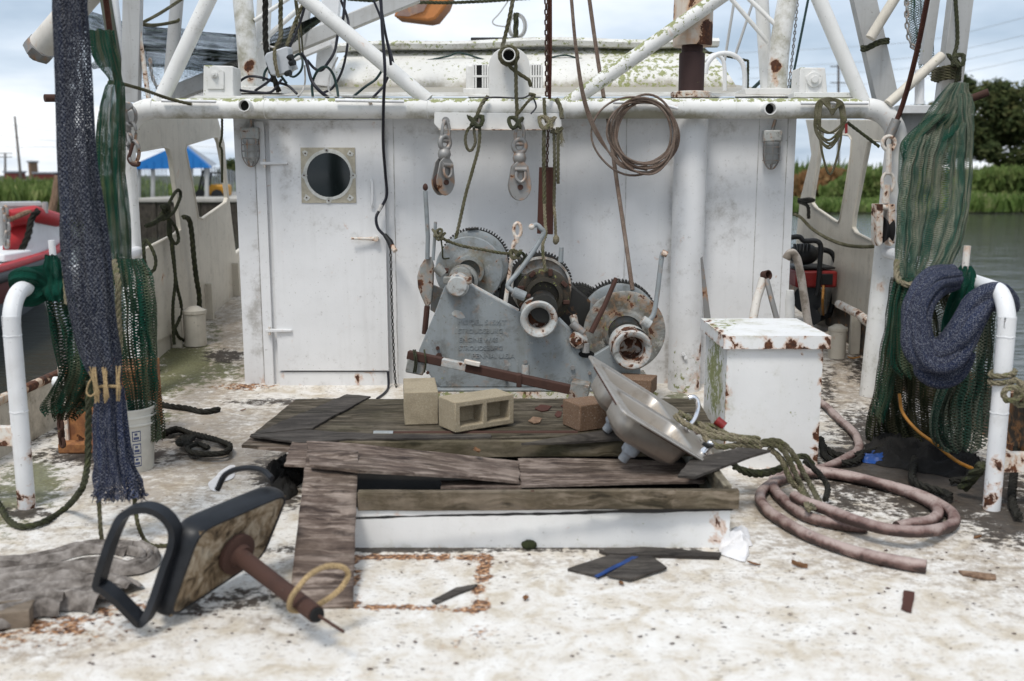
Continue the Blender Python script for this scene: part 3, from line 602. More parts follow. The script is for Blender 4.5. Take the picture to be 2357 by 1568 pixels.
# ------------------------------------------------------------------ deckhouse
YW = 7.9
def WX(x, y=600, Y=YW): return P(x, y, Y).x
def deckhouse():
    t = thing('deckhouse', 'white painted steel deckhouse with a door and porthole behind the winch', 'deckhouse', (0, YW, 0))
    xl, xr, top = WX(551), WX(1819), 2.27
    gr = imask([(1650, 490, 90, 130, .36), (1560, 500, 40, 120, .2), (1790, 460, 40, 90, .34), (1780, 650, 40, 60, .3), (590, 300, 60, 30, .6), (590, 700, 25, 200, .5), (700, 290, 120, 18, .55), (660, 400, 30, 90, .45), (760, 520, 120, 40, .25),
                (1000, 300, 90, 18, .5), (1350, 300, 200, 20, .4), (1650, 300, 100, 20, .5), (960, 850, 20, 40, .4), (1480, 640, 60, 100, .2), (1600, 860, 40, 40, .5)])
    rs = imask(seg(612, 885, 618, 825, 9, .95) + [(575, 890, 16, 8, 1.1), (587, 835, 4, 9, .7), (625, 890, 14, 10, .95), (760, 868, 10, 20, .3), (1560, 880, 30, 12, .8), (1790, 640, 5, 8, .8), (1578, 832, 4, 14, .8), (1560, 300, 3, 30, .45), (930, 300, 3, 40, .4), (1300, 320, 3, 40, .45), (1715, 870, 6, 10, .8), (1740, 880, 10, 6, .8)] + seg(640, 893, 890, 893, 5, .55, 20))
    gr0 = gr; gr = lambda p: max(gr0(p), .55*math.exp(-abs(p.x-1.245)/.03), .6*math.exp(-abs(p.x-1.505)/.03), .25*math.exp(-p.z/.12), .35*math.exp(-abs(p.z-2.2)/.12))  # edge shading painted beside the exhaust casing; also darker towards foot and top
    ms = imask([(570, 300, 20, 20, .3), (1600, 890, 60, 14, .4)])
    ed = [xl, WX(624), None, WX(893), WX(911), WX(1437), WX(1735), WX(1800), xr]
    px = [(xl, WX(642), 0, top), (WX(642), WX(882), 0, 0.22), (WX(642), WX(882), 2.05, top), (WX(882), WX(911), 0, top), (WX(911), WX(1437), 0, top), (WX(1437), WX(1735), 0, top), (WX(1735), WX(1800), 0, top), (WX(1800), xr, 0, top)]
    for a, b, z0, z1 in px:
        MB().gbox((a+.0015, YW, z0), (b-.0015, YW+.06, z1), .035).build('wall_panel', 'white', t, masks=dict(grime_shade=gr, rust=rs, moss=ms))
    MB().span((xl+.01, YW+.012, 0.01), (xr-.01, YW+.05, top-.01)).build('backing', 'hole', t)
    for sx in (xl, xr):       # side walls
        MB().gbox((sx if sx < 0 else sx-.05, YW+.061, 0), (sx+.05 if sx < 0 else sx, 12.5, top-.01), .2).build('side_wall', 'white', t)
    # weld and seam beads
    for x in (911, 1437, 1735, 1800, 597):
        p = [P(x, y, YW-.002) for y in (285, 890)]; X = (WX(x)); MB().tube([V(X + .004*nz3((0, 0, i*.4), 3, x), YW-.001, 0.05+i*.11) for i in range(20)], .0035, 5).build('weld_seam', 'white', t, masks=dict(grime_shade=lambda p: .7))
    MB().span((WX(600), YW-.030, 0.0), (WX(622), YW-.0005, 2.1)).build('door_frame', 'white', t, bevel=.005, masks=None)
    MB().gbox((WX(636), YW-.045, .012), (WX(889), YW-.0005, .125), .03).build('door_sill', 'white', t, masks=dict(rust=imask([(828, 868, 12, 14, 1.05), (826, 880, 8, 16, .7), (845, 860, 14, 5, .9), (780, 862, 14, 5, .7), (650, 868, 5, 12, .7), (735, 862, 16, 4, .6)] + seg(640, 892, 890, 892, 5, .7, 20)), grime_shade=lambda p: .2))
    # door
    a, b = P(632, 277, YW-.06), P(889, 853, YW-.06); dx0, dx1 = a.x, P(889, 600, YW-.06).x
    d = MB().gbox((WX(631, 600, YW-.06), YW-.062, b.z), (dx1, YW-.012, a.z), .03).build('door', 'white', t, bevel=.004, masks=dict(grime_shade=gr, rust=imask(seg(660, 850, 880, 852, 5, .45, 12))))
    d['label'] = 'white steel door with round black porthole'
    yf = YW-.062
    c = P(757, 403, yf); r = 51/ppm(yf, c.z)
    sq = [P(x, y, yf) for x, y in ((692, 340), (817, 340), (820, 467), (695, 467))]
    circ = lambda rr, n=40: [c + V(math.cos(2*math.pi*k/n)*rr, 0, math.sin(2*math.pi*k/n)*rr) for k in range(n)]
    MB().prism([sq, circ(r*.99)], (0, -.008, 0)).build('porthole_plate', 'beige', d, masks=None)
    ring = [c + V(math.cos(2*math.pi*k/40), 0, math.sin(2*math.pi*k/40))*r*(1.12+.07*nz3((math.cos(k*.157), math.sin(k*.157), 0), 1.3)) for k in range(40)]
    MB().prism([[p+V(0, -.008, 0) for p in ring], [p+V(0, -.008, 0) for p in circ(r*.985)]], (0, -.004, 0)).build('porthole_sealant', 'gasket', d)
    MB().lathe([(r*.995, 0), (r*.995, .004), (.001, .005)], c+V(0, .0, 0), (0, -1, 0), 40).build('porthole_glass', 'glassy', d, smooth=20)
    for (x, y) in ((703, 353), (752, 346), (806, 353), (700, 404), (813, 404), (706, 455), (757, 462), (806, 455)):
        q = P(x, y, yf-.008); MB().prism([q+V(.022*math.cos(k*.9)*(1+.35*math.sin(k*3.1+x)), 0, .022*math.sin(k*.9)*(1+.3*math.cos(k*2+y))) for k in range(7)], (0, -.004, 0)).build('sealant_tab', 'gasket', d)
        MB().cyl(q+V(0, -.003, 0), q+V(0, -.010, 0), .006, 8).build('screw', 'rust', d)
    for (x0, y0, x1) in ((600, 376, 662), (612, 761, 672)):
        a, b = P(x0, y0, yf-.01), P(x1, y0, yf-.01)
        MB().hexa([a+V(0, .03, -.012), b+V(0, .01, -.008), b+V(0, -.012, -.008), a+V(0, -.02, -.012), a+V(0, .03, .012), b+V(0, .01, .008), b+V(0, -.012, .008), a+V(0, -.02, .012)]).build('hinge', 'white', d, bevel=.003, masks=dict(rust=rmask([(a.x, a.y, a.z, .03, .55)])))
        q = a + V(.03, -.005, 0); MB().cyl(q+V(0, 0, -.035), q+V(0, 0, .03), .011, 10).build('hinge_pin', 'rustwhite', d)
    h = [P(855, 413, yf-.012), P(857, 425, yf-.03), P(857, 465, yf-.03), P(856, 478, yf-.012)]
    MB().tube(cr(h, 5), .009, 8).build('grab_handle', 'white', d)
    a, b = P(808, 549, yf-.05), P(866, 550, yf-.03)
    lv = MB().tube([a, a.lerp(b, .6), b], [.009, .012, .018], 8).cyl(b+V(0, -.02, 0), b+V(0, .03, 0), .020, 12).build('lever_handle', 'rustwhite', d)
    # roof of the house, then the raised cabin behind it
    rows = [[V(xl-.12 + (xr-xl+.24)*i/40, 7.72+2.9*j/24, 2.275+.115*2.9*j/24+.004*nz3((i*.3, j*.3, 0), 2)) for i in range(41)] for j in range(25)]
    MB().sheet(rows).build('roof', 'roofm', t, masks=dict(grime_shade=lambda p: 1.3 if p.y > 8.6 else .6, moss=lambda p: .1))
    MB().span((xl-.12, 7.73, 2.20), (xr+.12, 7.80, 2.268)).build('roof_edge', 'pipe', t, bevel=.01)
    return t
deckhouse()
def upper_cabin():
    t = thing('upper_cabin', 'mossy white raised cabin roof seen above the crossbar', 'cabin', (0.2, 10, 2.4))
    yb, yt = 10.0, 10.5
    bl, br = P(752, 208, yb), P(1700, 208, yb); tl, tr = P(800, 118, yt), P(1620, 108, yt)
    rows = []
    for j in range(31):
        f = j/30; a, b = bl.lerp(tl, f), br.lerp(tr, f); rows.append([a.lerp(b, i/120) + V(0, -.12*math.sin(f*math.pi), 0) for i in range(121)])
    ms = lambda p: .20 + .30*max(0, nz3(p, 1.5)+.2) + (.22 if p.z > tl.z-.05 else 0) + (.22 if p.x > .9 else 0)
    MB().sheet(rows).build('aft_face', 'roofm', t, masks=dict(moss=ms, grime_shade=lambda p: 1.2*max(0, 1-(p.z-bl.z)/.16)))
    for a, b, c, e_ in ((bl, tl, -1, 0), (br, tr, 1, 0)):
        MB().add([a, b, b+V(0, 3, .1), a+V(0, 3.5, 0)], [(0, 1, 2, 3)]).build('side_face', 'roofm', t, fix=False)
    rim = [tl+V(-.12, -.10, .02), tr+V(.12, -.10, .02)]
    n = 40; rows = []
    for k, (dy, dz) in enumerate(((.02, -.05), (-.08, -.045), (-.10, 0.0), (-.06, .035), (.3, .07), (2.5, .10))):
        rows.append([rim[0].lerp(rim[1], i/n) + V(0, dy, dz+.012*math.sin(i*.35)+.03*math.sin(math.pi*i/n)) for i in range(n+1)])
    MB().sheet(rows).build('roof_cap', 'roofm', t, masks=dict(moss=lambda p: .32+.25*max(0, nz3(p, 3)), grime_shade=lambda p: .3))
    MB().tube(cr([P(x, y, 10.28) for x, y in ((860, 125), (900, 139), (960, 142), (1030, 130), (1060, 122), (1130, 142), (1200, 150), (1290, 128), (1330, 134), (1400, 148), (1500, 150), (1560, 140))], 6), .009, 6).build('cable_run', 'cordg', t)
    MB().box(P(1140, 97, 10.6), (.5, .12, .08)).build('roof_box', 'black', t, bevel=.01)
    return t
upper_cabin()
def exhaust():
    X, Y = P(1582, 600, 7.78).x, 7.78; base = (X, Y, 0)
    t = thing('exhaust_stack', 'vertical exhaust stack with dark rusty sleeve and peeling white muffler', 'exhaust', base)
    gm = rmask([(X, Y-.12, 1.1, .5, .18), (X, Y-.12, .2, .3, .4)])
    prof = [(.127, i*.06) for i in range(37)]
    MB().lathe(prof, base, (0, 0, 1), 40).build('casing', 'white', t, masks=dict(grime_shade=gm, rust=rmask([(X+.10, Y-.06, .1, .10, .9), (X-.03, Y-.12, .03, .06, .7), (X+.12, Y-.03, .35, .10, .8), (X-.04, Y-.12, 1.2, .08, .25)]), moss=rmask([(X, Y-.1, .1, .2, .45)])))
    z = lambda y: P(1590, y, Y).z
    Xu = P(1592, 160, Y).x; o = (Xu, Y, 0); k = 1/ppm(Y, 2.5)
    MB().lathe([(46*k, z(226)), (47*k, z(214)), (44*k, z(212))], o, (0, 0, 1), 32).build('flange', 'rustwhite', t)
    MB().lathe([(29*k, z(212)), (29.5*k, z(128)), (29*k, z(123)), (24*k, z(122)), (24*k, z(106))], o, (0, 0, 1), 32).build('sleeve', 'darkrust', t)
    MB().lathe([(20*k, z(104)), (43*k, z(107)), (44.5*k, z(104)), (45*k, z(60)), (44.5*k, z(0)), (44*k, z(-120)), (30*k, z(-125))], o, (0, 0, 1), 40).build('muffler', 'peel', t, masks=dict(rust=imask([(1628, 60, 14, 45, .7), (1565, 80, 14, 22, .5), (1600, 10, 30, 20, .3)])))
    MB().lathe([(24*k, z(106)), (20*k, z(100))], o, (0, 0, 1), 24).build('neck', 'darkrust', t)
    for (x, y) in ((1572, 815), (1577, 823)):
        q = P(x, y, Y-.13); MB().cyl(q, q+V(0, -.02, 0), .014, 6).build('bolt', 'rail', t)
exhaust()
# ------------------------------------------------------------------ gallows frame over the deck
YG = 7.55
def gallows():
    t = thing('gallows_frame', 'white pipe gallows frame, mossy crossbar spanning the deck in front of the house', 'gallows', (0, YG, 0))
    zc = P(1178, 250, YG).z; xl, xr = P(303, 600, YG).x, P(2046, 600, YG).x; r = .0735
    ms = lambda p: .12*max(0, nz3(p, 3)) + (.42 if p.z > zc+.045 else 0)
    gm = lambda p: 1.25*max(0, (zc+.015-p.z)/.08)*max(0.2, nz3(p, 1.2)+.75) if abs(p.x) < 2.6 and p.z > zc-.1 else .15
    N = 90; path = [V(xl+.24 + (xr-xl-.48)*i/N, YG, zc) for i in range(N+1)]
    MB().tube(path, r, 28).build('crossbar', 'pipe', t, masks=dict(moss=ms, grime_shade=gm))
    for s_, X in ((1, xl), (-1, xr)):
        arc = [V(X+s_*(.24-.24*math.sin(a)), YG, zc-.24+.24*math.cos(a)) for a in [math.pi/2*k/10 for k in range(11)]]
        p = arc[::-1] and arc + [V(X-(.085*k/24 if s_ < 0 else 0), YG, zc-.24-(zc-.24)*k/24) for k in range(1, 25)]
        rm = imask(seg(280, 425, 295, 640, 5, .75, 14) + seg(279, 440, 281, 455, 6, .9, 3) + [(2030, 660, 10, 14, .8), (2040, 440, 6, 60, .5), (2030, 300, 10, 10, .4)])
        o = MB().tube([q+V(0, -.0, 0) for q in p], r*1.04, 28).build('post', 'pipe', t, masks=dict(rust=rm, moss=lambda q: -.2, grime_shade=lambda q: .15))
    for px_ in (612, 985, 1300, 1690):
        xx = P(px_, 250, YG).x; MB().tube([V(xx+.002*math.sin(6*a), YG+.0745*math.cos(a), zc+.0745*math.sin(a)) for a in [2*math.pi*k/32 for k in range(32)]], .003, 5, closed=True).build('weld_seam', 'pipe', t)
    # mounting plate below the bar, upright plate above it
    a = [P(x, y, YG-.085) for x, y in ((1000, 259), (1291, 261), (1293, 290), (1286, 299), (1010, 297), (999, 285))]
    b = [q + V(0, .012, 0) for q in a]
    MB().prism(a, (0, .014, 0)).build('mounting_plate', 'pipe', t, bevel=.003, masks=None)
    q = [P(x, y, YG-.11) for x, y in ((1010, 297), (1286, 299))]
    MB().span(q[0]+V(0, -.004, -.008), q[1]+V(0, .09, .004)).build('plate_flange', 'rustwhite', t, bevel=.003)
    for x in (1026, 1102, 1196, 1268):
        c = P(x, 278, YG-.088); MB().cyl(c, c+V(0, -.006, 0), .028, 14).build('plate_hole', 'galv', t)
    out = [P(1125, 226, YG-.01), P(1125, 150, YG-.01)] + [P(1172-47*math.cos(k*math.pi/12), 150-42*math.sin(k*math.pi/12), YG-.01) for k in range(1, 12)] + [P(1219, 150, YG-.01), P(1219, 226, YG-.01)]
    MB().prism(out, (0, .02, 0)).build('upright_plate', 'pipe', t, bevel=.003)
    for (x, y, pr, ln) in ((561, 243, 13.5, .10), (1774, 250, 14, .12), (1171, 126, 15, .14)):
        c = P(x, y, YG-.07-ln); k = pr/ppm(YG, 2.2)
        s_ = MB().lathe([(k, ln+.04), (k, 0), (k*.86, 0), (k*.86, ln)], c, (0, 1, 0), 20).build('pipe_stub', 'pipe', t)
        MB().cyl(c+V(0, ln*.6, 0), c+V(0, ln*.6+.004, 0), k*.87, 20).build('dark_bore', 'hole', s_)
    for pts in (((372, 232), (497, 234)), ((772, 231), (930, 234)), ((1411, 236), (1510, 237), (1560, 250)), ((1843, 238), (1998, 238))):
        pp = [P(x, y, YG-.10) for x, y in pts]; MB().tube(pp, .012, 10).build('cleat_bar', 'rail', t)
        m = pp[0].lerp(pp[1], .5); MB().cyl(m, m+V(0, .05, -.02), .014, 8).build('cleat_foot', 'rustwhite', t)
    for (x0, y0, x1, y1, w) in ((366, 240, 486, -14, 17.5), (985, 232, 690, -14, 17), (1306, 240, 1668, -14, 17), (1986, 236, 1880, -14, 17)):
        a, b = P(x0, y0, YG), P(x1, y1, YG+.06); L = 24
        MB().tube([a.lerp(b, i/L) for i in range(L+1)], w/ppm(YG, 2.4), 18).build('brace', 'pipe', t, masks=dict(moss=(lambda p: .48) if x0 == 1306 else (lambda p: .0)))
    # outboard ledge on the right and left
    a = P(2072, 242, YG-.06); b = P(2170, 261, YG-.06)
    MB().span((a.x, YG-.06, b.z), (b.x, YG+.5, a.z)).build('ledge', 'rail', t, bevel=.004, masks=None)
    a = P(2072, 262, YG); b = P(2180, 560, YG)
    MB().prism([P(x, y, YG+.02) for x, y in ((2060, 262), (2170, 262), (2150, 330), (2075, 420), (2062, 420))], (0, .02, 0)).build('gusset', 'alu', t)
    return t
gallows()
def mast_leg(label, x, base_y, pts, r0, lattice, crack):
    a = [P(px, py, Y) for px, py, Y in pts]; t = thing('mast', label, 'mast', a[0])
    path = cr(a, 14); MB().tube(path, r0, 24).build('tube', 'pipe', t, masks=dict(rust=imask([crack, (crack[0], crack[1]+35, 9, 34, .45)]), moss=lambda p: .22, grime_shade=lambda p: .45))
    for l in lattice:
        MB().tube([P(*l[0]), P(*l[1])], l[2], 12).build('lattice_bar', 'pipe', t)
    q = path[0]; MB().span(q+V(-.28, -.12, -.03), q+V(.28, .25, .02)).build('base_plate', 'pipe', t, bevel=.004)
    return t
mast_leg('tapered white mast leg with torn rusty skin, left of the roof', 575, 205, [(574, 208, 8.2), (568, 100, 8.2), (556, -30, 8.25)], .078,
         [((598, 205, 8.5), (610, -20, 8.5), .06), ((585, 48, 8.2), (668, -6, 8.3), .017), ((598, 100, 8.3), (722, -10, 8.3), .02), ((590, 118, 8.3), (614, 92, 8.3), .01)], (572, 150, 15, 16, 1.3))
mast_leg('tapered white mast leg with torn rusty skin, right of the muffler', 1790, 210, [(1788, 212, 8.2), (1796, 100, 8.2), (1818, -30, 8.25)], .078,
         [((1766, 205, 8.5), (1752, -20, 8.5), .055), ((1768, 98, 8.3), (1680, -6, 8.3), .018), ((1790, 62, 8.2), (1718, -8, 8.3), .018)], (1786, 152, 15, 16, 1.3))
def bracket(label, pts, y0, bolt):
    b = P(*pts[0], y0); t = thing('bearing_bracket', label, 'bracket', b)
    a = [P(x, y, y0) for x, y in pts]
    MB().prism(a, (0, .22, 0)).build('housing', 'pipe', t, bevel=.008, masks=dict(moss=lambda p: .35 if p.x < a[0].x+.08 else .12, rust=rmask([(a[0].x+.15, y0, a[0].z+.02, .05, .75)])))
    c = P(bolt[0], bolt[1], y0); k = 1/ppm(y0, 2.3)
    MB().cyl(c, c+V(0, -.03, 0), bolt[2]*k, 24).cyl(c+V(0, -.02, 0), c+V(0, -.05, 0), bolt[2]*.5*k, 12).build('pivot_bolt', 'pipe', t, bevel=.003, masks=dict(rust=rmask([(c.x, c.y, c.z-.05, .05, .5)])))
    pl = [P(x, y, y0-.012) for x, y in ((bolt[0]-18, bolt[1]+33), (bolt[0]-18, bolt[1]-8), (bolt[0], bolt[1]-22), (bolt[0]+20, bolt[1]-8), (bolt[0]+20, bolt[1]+33))]
    MB().prism(pl, (0, .012, 0)).build('cheek_plate', 'pipe', t, bevel=.002)
    a = P(pts[0][0]-15, pts[0][1]+12, y0); b = P(pts[1][0]+70, pts[1][1], y0)
    MB().span((a.x, y0-.05, a.z), (b.x, y0+.3, b.z)).build('base_plate', 'pipe', t, bevel=.004)
    return t
bracket('white boxy bearing bracket with a cracked rusty corner, left end of crossbar', ((467, 222), (538, 222), (536, 152), (468, 150)), 7.62, (495, 172, 8))
bracket('mossy white bearing bracket with a big round bolt, right end of crossbar', ((1838, 214), (1905, 214), (1900, 156), (1842, 155)), 7.62, (1872, 184, 17))
# ------------------------------------------------------------------ aluminium trawl-boom channels and struts beside the gallows
def channel(name, label, pts, w, d, mat='alu', extra=None):
    a = [P(*p) for p in pts]; t = thing(name, label, 'boom', a[0]); b = (a[1]-a[0]).normalized(); sd = V(1, 0, 0); sd = (sd - b*sd.dot(b)).normalized(); n_ = sd.cross(b)
    def slab(off, wd, th, nm):
        c0, c1 = a[0]+sd*off[0]+n_*off[1], a[1]+sd*off[0]+n_*off[1]
        MB().hexa([c+sd*sx*wd/2+n_*sy*th/2 for c in (c0, c1) for sx, sy in ((-1, -1), (1, -1), (1, 1), (-1, 1))]).build(nm, mat, t, bevel=.003)
    slab((0, d/2), w, .012, 'web'); slab((-w/2+.006, 0), .012, d, 'flange'); slab((w/2-.006, 0), .012, d, 'flange')
    if extra: extra(t)
    return t
channel('boom_channel', 'upright pale aluminium channel at the left gallows corner', ((302, 236, 7.8), (307, -20, 7.8)), .13, .07)
channel('boom_channel', 'leaning grey aluminium channel tied with rope, behind the right brace', ((2040, 238, 7.9), (1982, -20, 7.9)), .17, .09)
channel('boom_channel', 'tall grey aluminium channel lashed with rope at the right gallows corner', ((2180, 235, 7.8), (2212, -20, 7.8)), .16, .10)
channel('boom_channel', 'narrow pale channel beside the rope lashing, upper right', ((2128, 150, 7.95), (2152, -20, 7.95)), .075, .05)
for nm, lab, p, r_, m_ in (
    ('strut', 'thin white strut left of the upright channel', [(284, 232, 7.85), (290, -20, 7.85)], .018, 'rail'),
    ('strut', 'white slanted strut behind the rusty stay, upper left', [(283, 200, 7.95), (258, -20, 7.95)], .040, 'rail'),
    ('strut', 'dark green slanted bar beside the rusty stay, upper left', [(276, 195, 7.9), (240, -20, 7.9)], .042, 'netdk'),
    ('strut', 'thin rust-streaked strut right of the upright channel, upper left', [(342, 226, 7.8), (318, 60, 7.8)], .018, 'rustwhite'),
    ('strut', 'grey upright strut in front of the draped net, upper left', [(388, 230, 8.9), (409, -20, 8.9)], .055, 'alu'),
    ('strut', 'dirty diagonal pipe crossing to the rope lashing, upper right', [(2044, 240, 7.5), (2168, 128, 7.6)], .036, 'cream'),
    ('strut', 'dirty diagonal pipe tied high to the leaning channel, upper right', [(2003, 88, 7.7), (2070, -20, 7.7)], .038, 'cream'),
    ('strut', 'short white post under the diagonal pipe, upper right', [(2116, 240, 7.6), (2117, 160, 7.6)], .034, 'rail')):
    if m_ == 'netdk': M['netdk'] = weathered('dark_algae_bar', (0.10, 0.105, 0.075), dirt=(0.05, 0.05, 0.03), dirt_amt=.8, rust=-.6)
    a, b = P(*p[0]), P(*p[1]); solo(nm, MB().tube([a.lerp(b, i/8) for i in range(9)], r_, 14), m_, lab, 'strut', a)
# outrigger end pointing at upper left, stub pipes
t = thing('outrigger', 'fat white outrigger boom end with capped flange, upper left', 'boom', P(95, 122, 8.2))
a, b = P(92, 112, 8.2), P(214, -30, 8.0); d = (b-a).normalized()
MB().tube([a, a.lerp(b, .5), b], .105, 24).build('tube', 'rustwhite', t, masks=dict(rust=lambda p: -.4))
MB().lathe([(.115, -.05), (.12, -.02), (.12, .03), (.10, .04)], a, d, 8).build('end_flange', 'galv', t); MB().cyl(a-d*.1, a, .045, 8).build('end_nut', 'galv', t)
for x0, y0, x1, y1, Y, lab in ((103, 226, 150, 226, 7.4, 'dark rusty stub pipe poking out left of the blue net'), (2276, 212, 2200, 240, 7.4, 'red-brown stub pipe poking out right of the green net')):
    a, b = P(x0, y0, Y), P(x1, y1, Y+.1); solo('pipe_stub', MB().tube([a, b], .028, 12), 'rust', lab, 'pipe', b)
# beams behind the roof
for lab, p, r_, m_ in (('long white boom sloping up behind the tangle of cables', [(380, 225, 9.2), (960, -12, 9.6)], .07, 'alu'), ('lower white boom rail sloping behind the cables', [(430, 235, 9.6), (760, 95, 9.8)], .045, 'rail'),
                       ('white post standing behind the cable tangle', [(745, 200, 9.9), (765, -20, 9.9)], .085, 'rail'), ('thin grey post behind the cable tangle', [(690, 110, 9.4), (706, -20, 9.4)], .055, 'alu')):
    a, b = P(*p[0]), P(*p[1]); s_ = (b-a).normalized(); n_ = s_.cross(V(0, 1, 0)).normalized()*r_
    mb = MB().hexa([c+n_*i+V(0, j*r_*.7, 0) for c in (a, b) for i, j in ((-1, -1), (1, -1), (1, 1), (-1, 1))])
    solo('boom_rail', mb, m_, lab, 'boom', a, bevel=.01)
# orange hull fragment hanging in the sky behind
a = [P(x, y, 13) for x, y in ((905, 38), (930, -10), (1040, -20), (1028, 12), (1002, 44), (985, 48), (935, 42))]
t = thing('orange_float_panel', 'orange weathered panel hanging high behind the roof', 'panel', a[0])
MB().prism(a, (0, .8, .05)).build('shell', 'orange', t, bevel=.03)
MB().prism([P(x, y, 12.97) for x, y in ((912, 36), (936, -8), (995, -14), (975, 26), (940, 38))], (0, .02, 0)).build('inner_face', weathered('brown_inner', (0.25, 0.16, 0.13), dirt_amt=.9), t)
# white hoop rail on the roof, right of the muffler
t = thing('hoop_rail', 'white double hoop rail on the roof right of the muffler', 'rail', P(1712, 225, 8.6))
MB().tube(cr([P(x, y, 8.6) for x, y in ((1624, 170), (1630, 145), (1650, 126), (1680, 124), (1705, 140), (1714, 170), (1713, 225))], 6), .02, 10).build('hoop', 'rail', t)
MB().tube(cr([P(x, y, 9.0) for x, y in ((1622, 140), (1645, 126), (1662, 135), (1668, 160), (1668, 212))], 6), .018, 10).build('hoop', 'rail', t)
MB().tube([P(1625, 120, 9.4), P(1722, 140, 9.4), P(1721, 205, 9.4)], .012, 8).build('mossy_bar', 'ropeg', t)
# ------------------------------------------------------------------ air-conditioner on the roof
def aircon():
    Y = 8.35; b = P(1160, 222, Y); t = thing('air_conditioner', 'white box air conditioner with broken louvres on the roof', 'air conditioner', b)
    a, c = P(1072, 218, Y), P(1250, 147, Y)
    MB().span((a.x, Y+.03, a.z), (c.x, Y+.45, c.z)).build('case', 'whiteplastic', t, bevel=.02)
    MB().span((a.x-.02, Y-.01, a.z), (c.x+.02, Y+.05, a.z+.05)).build('base_lip', 'whiteplastic', t, bevel=.006)
    for x0, x1 in ((1090, 1122), (1222, 1246)):
        q0, q1 = P(x0, 202, Y+.026), P(x1, 150, Y+.026); MB().span(q0, (q1.x, Y+.028, q1.z)).build('dark_grille', 'hole', t)
        k = 6 if x0 < 1100 else 4
        for i in range(k+1):
            if x0 < 1100 and i in (2, 3): continue
            x = q0.x + (q1.x-q0.x)*i/k; MB().span((x-.007, Y+.010, q0.z-.004), (x+.007, Y+.024, q1.z+.004)).build('louvre', 'whiteplastic', t)
        zm = (q0.z+q1.z)/2; MB().span((q0.x-.01, Y+.008, zm-.008), (q1.x+.01, Y+.026, zm+.008)).build('louvre_bar', 'whiteplastic', t)
aircon()
# ------------------------------------------------------------------ bulkhead lights
def blight(label, x, y0, y1, tilt):
    Y = YW-.03; top, bot = P(x, y0, Y), P(x, y1, Y); t = thing('bulkhead_light', label, 'light', top); k = 1/ppm(Y, 1.9); h = top.z-bot.z
    c = top
    MB().span(c+V(-21*k, .02, -.11), c+V(21*k, -.07, -.02)).build('housing', 'grey_pale', t, bevel=.012)
    MB().cyl(c+V(0, -.03, -.02), c+V(.02, -.03, .06), .014, 8).build('conduit', 'galv', t)
    g = [(.058, -.11), (.058, -.13), (.05, -.14), (.048, -.24), (.035, -.275), (.0, -.285)]
    n = NT('lamp_glass'); n.bsdf((0.62, 0.63, 0.62), 0.25, 0, None, 0.5, Transmission_Weight=0.5)
    MB().lathe(g, c+V(0, -.035, 0), (0, 0, 1), 18).build('glass', n.m, t)
    cg = MB()
    for i in range(6):
        a = math.pi*2*i/6+.4; d = V(math.cos(a), math.sin(a), 0)
        cg.tube(cr([c+V(0, -.035, 0)+d*.066+V(0, 0, -.11), c+V(0, -.035, 0)+d*.064+V(0, 0, -.24), c+V(0, -.035, 0)+d*.03+V(0, 0, -.305), c+V(0, -.035, -.318)], 4), .0045, 6)
    for z in (-.15, -.2, -.25): cg.tube([c+V(math.cos(2*math.pi*i/16)*.066, -.035+math.sin(2*math.pi*i/16)*.066, z) for i in range(16)], .0045, 6, closed=True)
    cg.build('wire_cage', 'galv', t)
blight('caged bulkhead light above the door hinge, green with algae', 577, 288, 368, 0)
blight('caged bulkhead light at the right end of the house wall', 1776, 294, 384, 0)
# ------------------------------------------------------------------ stern-quarter rails
def rail(sgn):
    if sgn < 0:
        base = G(62, 1168, 0); x = base.x; Y = base.y; lab = 'thick white pipe rail with rusty foot, left foreground'
    else:
        base = G(2282, 1172, 0); x = base.x; Y = base.y; lab = 'thick white pipe rail with cracked rusty foot, right foreground'
    t = thing('pipe_rail', lab, 'rail', base); r = .043; H = 1.11
    arc = [V(x, Y, H*k/20-.0) for k in range(19)]
    far = V(2.82*sgn, YG-.05, 1.12)
    d = (far - V(x, Y, H)).normalized()
    arc += [V(x, Y, H-.17) + V(0, 0, 1)*.17*math.sin(a) + d*.19*(1-math.cos(a)) for a in [math.pi/2*k/16 for k in range(17)]]
    p = arc + [arc[-1].lerp(far, k/8) for k in range(1, 9)]
    rm = rmask([(x-.04, Y-.03, .05, .07, 1.0), (x+.05, Y-.02, .03, .06, .9), (x-.05, Y-.02, .38, .05, .8), (x+.05, Y, .3, .05, .7), (x, Y-.05, .14, .02, .6)] if sgn < 0 else
               [(x-.05, Y-.02, .07, .08, 1.0), (x+.03, Y-.04, .22, .07, .7), (x-.02, Y-.05, .25, .05, .8), (x+.05, Y, .05, .07, .9), (x+.02, Y-.03, 1.12, .03, .7)])
    MB().tube(p, r, 24).build('pipe', 'rail', t, masks=dict(rust=rm))
    for z_ in (H-.21, H-.60): MB().tube([V(x+.0435*math.cos(a), Y+.0435*math.sin(a), z_+.002*math.sin(5*a)) for a in [2*math.pi*k/28 for k in range(28)]], .0028, 5, closed=True).build('weld_seam', 'rail', t)
    q = V(x, Y, .40 if sgn < 0 else .27)
    MB().span(q+V(-.02*sgn, -.02, -.07), V((3.06 if sgn < 0 else 3.06)*sgn, Y+.03, q.z+.03)).build('tie_bar', 'rustwhite', t, bevel=.004)
    pin = P(115, 600, 5.3) if sgn < 0 else P(2222, 640, 5.35)
    a, b = (P(118, 553, 5.3), P(128, 640, 5.3)) if sgn < 0 else (P(2227, 566, 5.35), P(2219, 640, 5.35))
    MB().tube([a, a.lerp(b, .5), b], .018, 10).build('belaying_pin', 'rail' if sgn < 0 else 'rustwhite', t)
rail(-1); rail(1)
